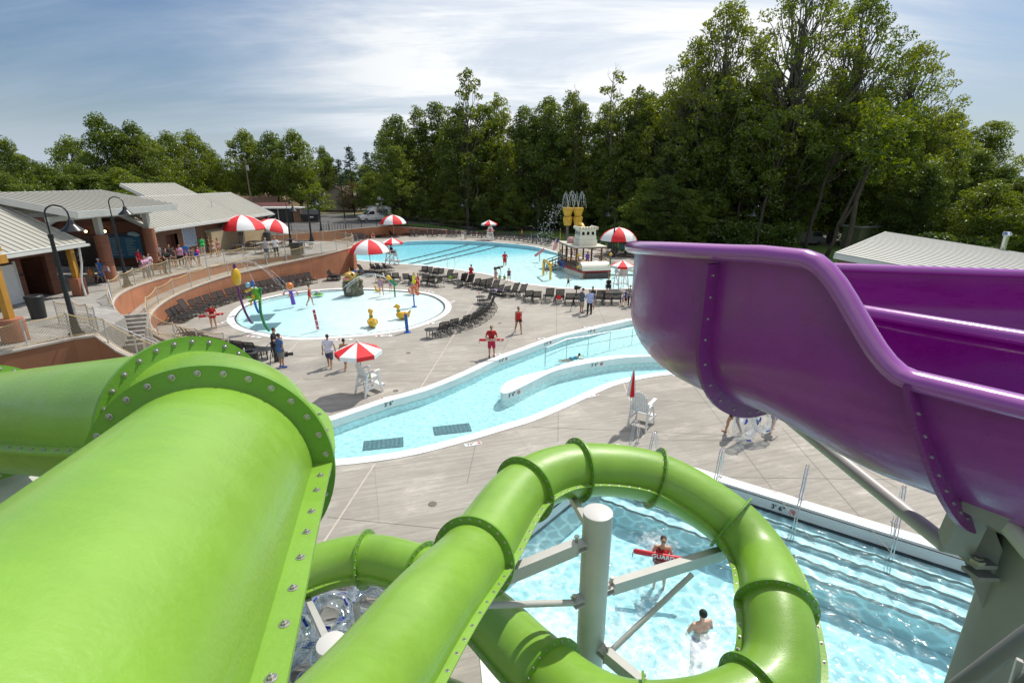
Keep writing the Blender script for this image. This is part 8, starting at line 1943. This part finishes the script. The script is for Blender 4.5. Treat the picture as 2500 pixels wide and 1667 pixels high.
pz(z2(888,1025),1.80,-150,'lean','man in white polo and dark trousers leaning towards the picnic table',skin='tan',hair='grey',shirt=(.72,.73,.78),shorts=(.05,.05,.045),leg=1.2,shoes=BLK)
pz(z1(735,890),1.15,-120,'stand','small child in orange swimsuit walking beside the blue dress woman',skin='tan',hair='ginger',suit=(.55,.18,.05))
pz(z1(762,882),1.05,-60,'stand','toddler in yellow vest beside the orange swimsuit child',skin='fair',hair='brown',shirt=(.65,.50,.05),sleeve=0,shorts=(.2,.2,.15),leg=.8)
pz(z1(820,882),1.66,-100,'walk','woman in blue dress and white cap carrying towels by the pier',skin='fair',hair='brown',fem=True,dress=(.02,.16,.50),cap=(.7,.68,.78))
pz(z1(650,800),1.7,-120,'stand','dark figure standing in the shade of the entrance gate',skin='brown',hair='dark',shirt=(.03,.03,.05),shorts=BLK,leg=.8)
bagp=G(*z1(845,800),PZ+.75); bag(bagp,.5,mat('floral_bag',(.45,.42,.38),.8,col2=(.25,.05,.12),vscale=6),'patterned cloth bag on the arm of the woman in the blue dress')
bag(G(*z1(787,880),PZ),.42,mat('navy_bag',(.03,.035,.07),.8),'navy bag hanging beside the woman in the blue dress')
bag(G(*z9(480,810),PZ+.35),.28,M['white_f'],'small white bag in the hand of the black bikini woman at the fence')
bag(G(*z9(1110,640),PZ+.85),.38,mat('royal_blue_bag',(.03,.06,.42),.7),'royal blue backpack on the girl in the hot pink shirt')

bpy.data.scenes.remove(TS)
# ------------------------------------------------------------------ trees
def leafmat(name,c1,c2,tr=.35):
    m=newmat(name); nt=m.node_tree;N=nt.nodes;L=nt.links; N.remove(N['Principled BSDF']); out=N['Material Output']
    oi=N.new('ShaderNodeObjectInfo'); tc=N.new('ShaderNodeTexCoord'); no=N.new('ShaderNodeTexNoise'); no.inputs['Scale'].default_value=.45; no.inputs['Detail'].default_value=4; L.new(tc.outputs['Object'],no.inputs['Vector'])
    ad=N.new('ShaderNodeMath'); ad.operation='MULTIPLY_ADD'; ad.inputs[1].default_value=.35; L.new(oi.outputs['Random'],ad.inputs[0]); L.new(no.outputs['Fac'],ad.inputs[2])
    cr=N.new('ShaderNodeValToRGB'); cr.color_ramp.elements[0].position=.42; cr.color_ramp.elements[1].position=.92; cr.color_ramp.elements[0].color=(*c1,1); cr.color_ramp.elements[1].color=(*c2,1); L.new(ad.outputs[0],cr.inputs[0])
    df=N.new('ShaderNodeBsdfDiffuse'); L.new(cr.outputs[0],df.inputs[0])
    hs=N.new('ShaderNodeHueSaturation'); hs.inputs['Hue'].default_value=.475; hs.inputs['Saturation'].default_value=1.15; hs.inputs['Value'].default_value=1.7; L.new(cr.outputs[0],hs.inputs['Color'])
    tl=N.new('ShaderNodeBsdfTranslucent'); L.new(hs.outputs[0],tl.inputs[0])
    mx=N.new('ShaderNodeMixShader'); mx.inputs[0].default_value=tr; L.new(df.outputs[0],mx.inputs[1]); L.new(tl.outputs[0],mx.inputs[2])
    gl=N.new('ShaderNodeBsdfGlossy'); gl.inputs['Roughness'].default_value=.4; gl.inputs[0].default_value=(.9,1,.9,1); m2=N.new('ShaderNodeMixShader'); m2.inputs[0].default_value=.035; L.new(mx.outputs[0],m2.inputs[1]); L.new(gl.outputs[0],m2.inputs[2]); L.new(m2.outputs[0],out.inputs[0]); return m
LM={'dark':leafmat('leaf_dark_green',(.045,.082,.012),(.12,.175,.026),.48),'mid':leafmat('leaf_mid_green',(.068,.112,.014),(.165,.225,.03),.48),'light':leafmat('leaf_light_green',(.085,.125,.015),(.19,.24,.035),.48),'conifer':leafmat('needle_blue_green',(.022,.045,.022),(.05,.085,.038),.2),'rust':leafmat('leaf_rusty',(.07,.06,.02),(.13,.09,.03))}
bark=mat('bark_brown',(.07,.055,.04),.95,var=.3,vscale=2,bump=.8,bscale=14); pbark=mat('bark_pale_mottled',(.20,.185,.155),.85,col2=(.08,.07,.055),vscale=2.5,bump=.4,bscale=10)
import numpy as np
def leafcloud(rs,centres,nper,size,name,m,flat=.7):
    npr=np.random.RandomState(rs.randint(0,99999)); Vs=[];cnt_=0
    for (c,r,k) in centres:
        q=int(nper*k); d=npr.normal(size=(q,3)); d/=np.linalg.norm(d,axis=1)[:,None]; rad_=npr.uniform(.45,1.0,q)**.6
        p=np.array(c)+d*rad_[:,None]*np.array([r,r,r*flat]); 
        nn=d*.6+npr.normal(size=(q,3))*.6+np.array([0,0,.25]); nn/=np.linalg.norm(nn,axis=1)[:,None]
        a=np.cross(nn,npr.normal(size=(q,3))); a/=np.linalg.norm(a,axis=1)[:,None]; b=np.cross(nn,a); s=(size*npr.uniform(.6,1.35,q))[:,None]
        quad=np.stack([p-a*s*.5,p+b*s*.32,p+a*s*.62,p-b*s*.32],axis=1); Vs.append(quad)
    A=np.concatenate(Vs).reshape(-1,3); nq=len(A)//4
    me=bpy.data.meshes.new(name); me.vertices.add(len(A)); me.vertices.foreach_set('co',A.ravel()); me.loops.add(nq*4); me.loops.foreach_set('vertex_index',np.arange(nq*4)); me.polygons.add(nq); me.polygons.foreach_set('loop_start',np.arange(nq)*4); me.polygons.foreach_set('loop_total',np.full(nq,4)); me.update(); me.materials.append(m); return me
def limb(mb,a,b,r0,r1,rs,j=.5,n_=6):
    a=V(a);b=V(b); P=[];k=6
    for i in range(k+1):
        t=i/k; q=a.lerp(b,t); w_=math.sin(math.pi*t)*j*(b-a).length*.08; P.append(q+V((rs.uniform(-w_,w_),rs.uniform(-w_,w_),rs.uniform(-w_,w_)+math.sin(math.pi*t)*.0)))
    mb.tube(P,[r0+(r1-r0)*i/k for i in range(k+1)],n_)
def broadleaf(seed,H,W,base,ncl,nper,leaf,m,trunk=bark,spread=.5,cr=(1.0,1.9),open_=False,tr=.28,name='tree'):
    rs=random.Random(seed); mb=MB(); C=[]
    lean=V((rs.uniform(-.05,.05)*H,rs.uniform(-.05,.05)*H,0)); top=V((0,0,H*.93))+lean
    limb(mb,(0,0,-.3),top*.55,tr,tr*.55,rs,.3,8); limb(mb,top*.55,top,tr*.55,.05,rs,.5,6)
    for i in range(ncl):
        t=(i+.5)/ncl; z=H*(base+(1-base)*t**.9); env=math.sin(math.pi*min(1,(t*.86+.14))**.8)**.65
        a=i*2.399+rs.uniform(-.4,.4); rr_=W*env*rs.uniform(.35 if not open_ else .5,1.0); c=V((rr_*math.cos(a),rr_*math.sin(a),z+rs.uniform(-.4,.4)))+lean*t
        r=rs.uniform(*cr)*(1.15 if t<.6 else .9); C.append((tuple(c),r,(r/1.4)**2))
        if rs.random()<(.6 if not open_ else 1):
            o=top*max(.12,min(.9,(z/H)-.22)); limb(mb,o,c-V((0,0,r*.2)),max(.05,tr*.38*(1-t*.5)),.03,rs,1.0,5)
            for s in range(2): limb(mb,c-V((0,0,r*.2)),c+V((rs.uniform(-r,r),rs.uniform(-r,r),rs.uniform(0,r*.7))),.035,.012,rs,1,4)
    if not open_: 
        for i in range(int(ncl*.35)): t=rs.random(); C.append(((rs.uniform(-W,W)*.4,rs.uniform(-W,W)*.4,H*(base+(1-base)*t*.85)),rs.uniform(*cr),.7))
    return leafcloud(rs,C,nper,leaf,'crown',m), mb.mesh('trunk',trunk,'all')
def conifer(seed,H,W,m,nper=90):
    rs=random.Random(seed); mb=MB(); limb(mb,(0,0,-.2),(0,0,H),.22,.03,rs,.1,6); C=[]
    k=int(H*2.2)
    for i in range(k):
        t=i/k; z=H*(.08+.9*t); w_=W*(1-t)**.85+.25
        for j in range(int(5+6*(1-t))):
            a=rs.uniform(0,6.28); q=w_*rs.uniform(.35,1); C.append(((q*math.cos(a),q*math.sin(a),z-q*.18),.55,.35))
    return leafcloud(rs,C,nper,.28,'crown',m,.4), mb.mesh('trunk',bark,'all')
def bushm(seed,W,H,m,nper=240,leaf=.22):
    rs=random.Random(seed); C=[]; mb=MB()
    for i in range(14): a=rs.uniform(0,6.28); q=W*rs.uniform(0,.8); c=(q*math.cos(a),q*math.sin(a),H*rs.uniform(.2,.75)); C.append((c,rs.uniform(.4,.8)*H*.55,1)); limb(mb,(0,0,0),c,.05,.02,rs,.5,4)
    return leafcloud(rs,C,nper,leaf,'foliage',m), mb.mesh('stem',bark,'all')
PR={'wA':broadleaf(1,20,4.8,.10,90,250,.26,LM['dark'],cr=(.75,1.35)),'wB':broadleaf(2,22,4.2,.12,92,250,.26,LM['mid'],cr=(.75,1.3)),'wC':broadleaf(3,18,5.2,.06,90,255,.26,LM['mid'],cr=(.75,1.4)),
    'wD':broadleaf(14,21,4.0,.14,80,240,.26,LM['light'],cr=(.7,1.3)),
    'tall':broadleaf(4,26,4.0,.30,34,170,.38,LM['light'],pbark,cr=(.8,1.5),open_=True,tr=.32),
    'syc':broadleaf(5,31,9.5,.22,210,165,.29,LM['mid'],pbark,cr=(.7,1.35),open_=True,tr=.5),
    'syc2':broadleaf(6,27,7.6,.2,170,165,.29,LM['light'],pbark,cr=(.7,1.3),open_=True,tr=.4),
    'maple':broadleaf(7,12,4.6,.20,80,260,.24,LM['mid'],cr=(.75,1.3),tr=.3),'mapleD':broadleaf(8,15,4.6,.1,85,260,.26,LM['dark'],cr=(.8,1.4)),
    'conif':conifer(9,14,3.2,LM['conifer'],46),'small':broadleaf(10,6,2.4,.15,20,200,.26,LM['mid'],cr=(.6,1.0),tr=.12),'rust':broadleaf(12,6.5,3.0,.2,20,160,.26,LM['rust'],cr=(.6,1.1),tr=.12),
    'bush':bushm(11,1.6,2.0,LM['mid']),'bushD':bushm(13,2.2,3.2,LM['dark'],300,.28)}
def sparse():
    rs=random.Random(31); mb=MB(); limb(mb,(0,0,0),(0.5,0,22),.24,.04,rs,.3,7)
    C=[]
    for i in range(26):
        z=9+13*i/26; a=i*2.4; q=rs.uniform(1.0,2.6)*(1-.5*i/26); c=V((q*math.cos(a),q*math.sin(a),z+q*1.1)); limb(mb,(z*.02,0,z),c,.06,.015,rs,.8,4)
        for s in range(3): limb(mb,c,c+V((rs.uniform(-.8,.8),rs.uniform(-.8,.8),rs.uniform(.2,1.2))),.02,.006,rs,.5,3)
        if i%2==0: C.append((tuple(c),.8,.35))
    return leafcloud(rs,C,190,.34,'crown',LM['light']), mb.mesh('trunk',pbark,'all')
PR['sparse']=sparse()
def tree(kind,x,y,z,s,rz,label,group=None,name='tree',cat='tree',sz=None):
    t=thing(name,label,cat,(x,y,z),rz,group); t.scale=(s,s,sz or s)
    cr_,tk=PR[kind]; a=bpy.data.objects.new('crown' if 'bush' not in kind else 'foliage',cr_); b=bpy.data.objects.new('trunk' if 'bush' not in kind else 'stem',tk)
    for o in(a,b): COL.objects.link(o); o.parent=t
    return t
rt_=random.Random(77)
HT={'wA':20.5,'wB':22.5,'wC':18.8,'wD':21.5,'tall':26.5,'syc':31,'syc2':27,'maple':12.3,'mapleD':15.3,'conif':14,'small':6.2,'sparse':23.5,'rust':6.7}
def treeat(kind,dispx,dispy,y,label,group=None,zb=0,wsc=1.0,yoff=0):
    u=dispx*1.06293; v=dispy*1.06293; g=GY(u,v,y); h=g.z-zb; s=h/HT[kind]
    return tree(kind,g.x,y,zb,s*wsc,rt_.uniform(0,6.28),label,group,sz=s)
WG='broadleaf trees of the wood behind the main pool'; WL='leafy broadleaf tree in the dense wood behind the main pool'
for k,x,yv,y in [('wA',915,262,106),('wD',955,240,108),('wC',905,330,101),('wB',1005,232,112),('wA',1040,240,104),('wC',1115,232,107),('wD',1150,212,110),('wA',1200,238,103),('wB',1240,218,106),('wC',1270,232,101),('wD',1310,205,104),('wA',1345,232,99),('wB',1395,226,98),('wC',1440,214,96),('wA',1480,205,94),('wD',1500,226,90),
                 ('wC',1545,196,92),('wB',1580,160,90),('wA',1600,210,84),('wC',1640,150,88),('wA',1690,160,80),('wB',1660,210,78),('wC',1740,190,76),('wA',1800,160,80),('wB',1870,200,74),('wC',1950,170,80),('wA',2020,200,76),('wC',2090,240,72),('wB',2150,270,76),('wA',2190,300,80)]:
    treeat(k,x,yv,y,WL,WG,wsc=rt_.uniform(.95,1.2))
# back row closing the view
BG='background trees closing the wood'
for i in range(26):
    x=900+i*55+rt_.uniform(-15,15); treeat(['wA','wC','wB'][i%3],x,300+rt_.uniform(-20,30)-(40 if x>1500 else 0),122+rt_.uniform(-4,6)-(x-900)*.015,'dark background tree deep inside the wood',BG,wsc=1.35)
# understory at the edge
UG='low shade trees along the woodland edge'
for x,yv,y,k in [(880,420,104,'wC'),(960,430,101,'wA'),(1040,440,100,'wC'),(1110,450,99,'wA'),(1180,440,97,'wC'),(1250,450,96,'wA'),(1320,455,93,'wC'),(1400,460,88,'wA'),(1450,440,84,'wC'),(1500,405,76,'wC'),(1545,400,72,'wA'),(1590,430,72,'wC'),(1640,440,74,'wC'),(1700,420,88,'wA'),(1790,440,92,'wC'),(1900,430,94,'wA'),(2010,430,92,'wC'),(2100,400,90,'wA')]:
    treeat(k,x,yv,y,'low dark green tree at the edge of the wood behind the fence',UG,wsc=rt_.uniform(1.3,1.7))
treeat('tall',1065,150,102,'tall pale trunked tree rising above the wood left of centre',wsc=1.0)
treeat('sparse',1415,138,94,'thin sparse tree with bare upper twigs above the bucket fountains')
treeat('sparse',1325,185,97,'nearly bare thin tree just left of the tallest sparse tree',wsc=.7)
treeat('tall',1470,190,92,'slender light green tree right of the sparse tree',wsc=.9)
treeat('syc2',1600,90,84,'tall loose crowned tree at the left shoulder of the great tree',wsc=.85)
treeat('syc2',1700,15,80,'tall light green tree left of the great sycamore')
treeat('syc',1850,-60,76,'great spreading sycamore with pale trunk, tallest tree at the right',wsc=1.0)
treeat('syc',2010,-10,78,'second great spreading tree whose branches reach out to the right',wsc=.95)
treeat('syc2',2120,110,82,'broad tree at the right end with leafy boughs against the sky')
treeat('mapleD',2240,350,84,'dark low tree behind the pump house roof right of the wood',wsc=1.3); treeat('mapleD',2310,385,80,'dark tree behind the vent pipe of the pump house',wsc=1.3); treeat('maple',2200,330,92,'mid green tree at the right foot of the wood',wsc=1.2); treeat('mapleD',2370,395,70,'dark tree at the right picture edge',wsc=1.3); treeat('mapleD',2150,380,66,'shaded tree just left of the pump house ridge',wsc=1.2); treeat('maple',2290,420,62,'low mid green tree beyond the pump house roof',wsc=1.4); treeat('mapleD',2440,400,60,'dark tree beyond the right picture edge',wsc=1.4)
# leaning trunks in the grass
for i,(u,y,lx,h,lb) in enumerate([(1838,70,1.6,17,'slim pale trunk leaning right above the purple slide rim'),(1962,68,1.4,18,'dark straight trunk on the sunny lawn'),(2014,62,3.4,17,'dark forked trunk leaning right beside the orange marker'),(2052,60,1.5,19,'thick mottled trunk left of the pump house'),(1790,74,.3,16,'narrow dark trunk behind the lamp post'),(1740,78,.2,16,'ivy covered trunk near the left end of the slide rim')]):
    x=(u-1250)/1250*(y*.9537+9*.3007); t=thing('tree',lb,'tree',(x,y,0)); rs=random.Random(i+50); mb=MB(); tp=V((lx*1.2,rs.uniform(-1,1),h*.72)); limb(mb,(0,0,-.2),tp,.24 if i!=3 else .36,.10,rs,.25,8)
    if i==2: limb(mb,tp*.3,(lx*.4+3.2,1,h*.7),.2,.08,rs,.6,6)
    C=[]
    for k in range(9): c=tp+V((rs.uniform(-2.6,2.6),rs.uniform(-2.6,2.6),rs.uniform(-3,3))); C.append((tuple(c),1.5,1)); limb(mb,tp*.8,c,.08,.03,rs,.8,4)
    mb.build('trunk',bark,t,smooth='all'); o=bpy.data.objects.new('crown',leafcloud(rs,C,200,.36,'crown',LM['mid'])); COL.objects.link(o); o.parent=t
# left background
LG='neighbourhood trees on the left'
for k,x,yv,y,w_,lb in [('mapleD',15,322,70,.9,'dark tree cut by the left picture edge'),('mapleD',60,372,82,1.3,'low dark tree behind the leaning utility pole'),('maple',150,318,95,1.0,'loose tree left of the tallest left tree'),('mapleD',235,268,92,1.0,'tallest dark tree on the left skyline'),('mapleD',285,285,95,1.0,'dark tree right beside the tallest left tree'),('maple',325,312,100,1.0,'mid green tree between the tall left trees'),('maple',380,308,112,1.0,'rounded tree behind the locker building roof'),('maple',440,306,120,.9,'broad rounded tree left of the skyline gap'),('maple',478,345,125,.8,'lower rounded tree at the left side of the skyline gap'),
    ('maple',560,303,124,.95,'broad maple left of the utility pole'),('maple',612,308,122,.85,'maple crown directly behind the utility pole'),('maple',672,304,118,.95,'broad maple right of the utility pole'),('mapleD',745,340,135,.8,'narrow dark tree right of the maples'),('conif',800,332,128,1.1,'tall dark spruce among the far conifers'),('conif',842,345,130,1.1,'spruce right of the tallest conifer'),('conif',775,362,132,1.2,'lower spruce at the left of the conifer trio'),('conif',870,385,118,1.6,'pale spruce in front of the wood edge'),
    ('mapleD',110,380,75,1.5,'low dark tree mass behind the entrance canopy'),('mapleD',185,380,80,1.6,'low dark tree behind the chimney house'),('maple',270,390,85,1.6,'low tree behind the locker building ridge'),('small',722,425,112,1.5,'small tree in front of the pale gabled house'),('rust',808,418,112,1.1,'small rusty leaved tree on the lawn'),('maple',850,395,112,1.2,'young tree at the end of the lawn'),('mapleD',20,400,62,1.3,'dark shrub like tree at the far left edge'),('small',470,430,104,2.2,'low bushy tree beyond the roof end')]:
    treeat(k,x,yv,y,lb,zb=2.0,wsc=w_)
for i in range(22):
    x=-60+i*45; treeat(['maple','mapleD'][i%2],x,378+rt_.uniform(-8,14),150+rt_.uniform(-8,8),'distant tree closing the neighbourhood skyline','distant neighbourhood trees',zb=1.5,wsc=1.3)
for i,(u,v,s,k,lb) in enumerate([(690,512,1.3,'bush','round bush beside the dumpster enclosure'),(668,505,1.2,'bush','shrub beside the white garage'),(790,507,1.5,'bush','round light bush right of the dumpster'),(825,508,1.7,'bush','long hedge bush before the lawn'),(852,510,1.5,'bush','hedge bush left of the light pole'),(880,511,1.3,'bush','hedge bush right of the light pole'),(905,512,1.0,'bush','last hedge bush towards the van')]):
    g=G(u,v,1.5); tree(k,g.x,g.y,1.5,s,i*1.3,lb,name='bush',cat='bush')
for i in range(14):
    x=-14+i*3.2; y=104+rt_.uniform(-1,1)-max(0,(x-6))*.5; tree('bushD',x,y,0,rt_.uniform(.8,1.2),i*1.1,'dark undergrowth bush along the road by the wood','undergrowth bushes along the wood',name='bush',cat='bush')
for i in range(16):
    x=16+i*2.4; y=80-i*1.4+rt_.uniform(-1,1); 
    if i in(9,10,11,12,13): continue
    tree('bushD',x,y,0,rt_.uniform(.8,1.3),i*1.7,'shaded undergrowth bush right of the play boat','undergrowth bushes by the right fence',name='bush',cat='bush')
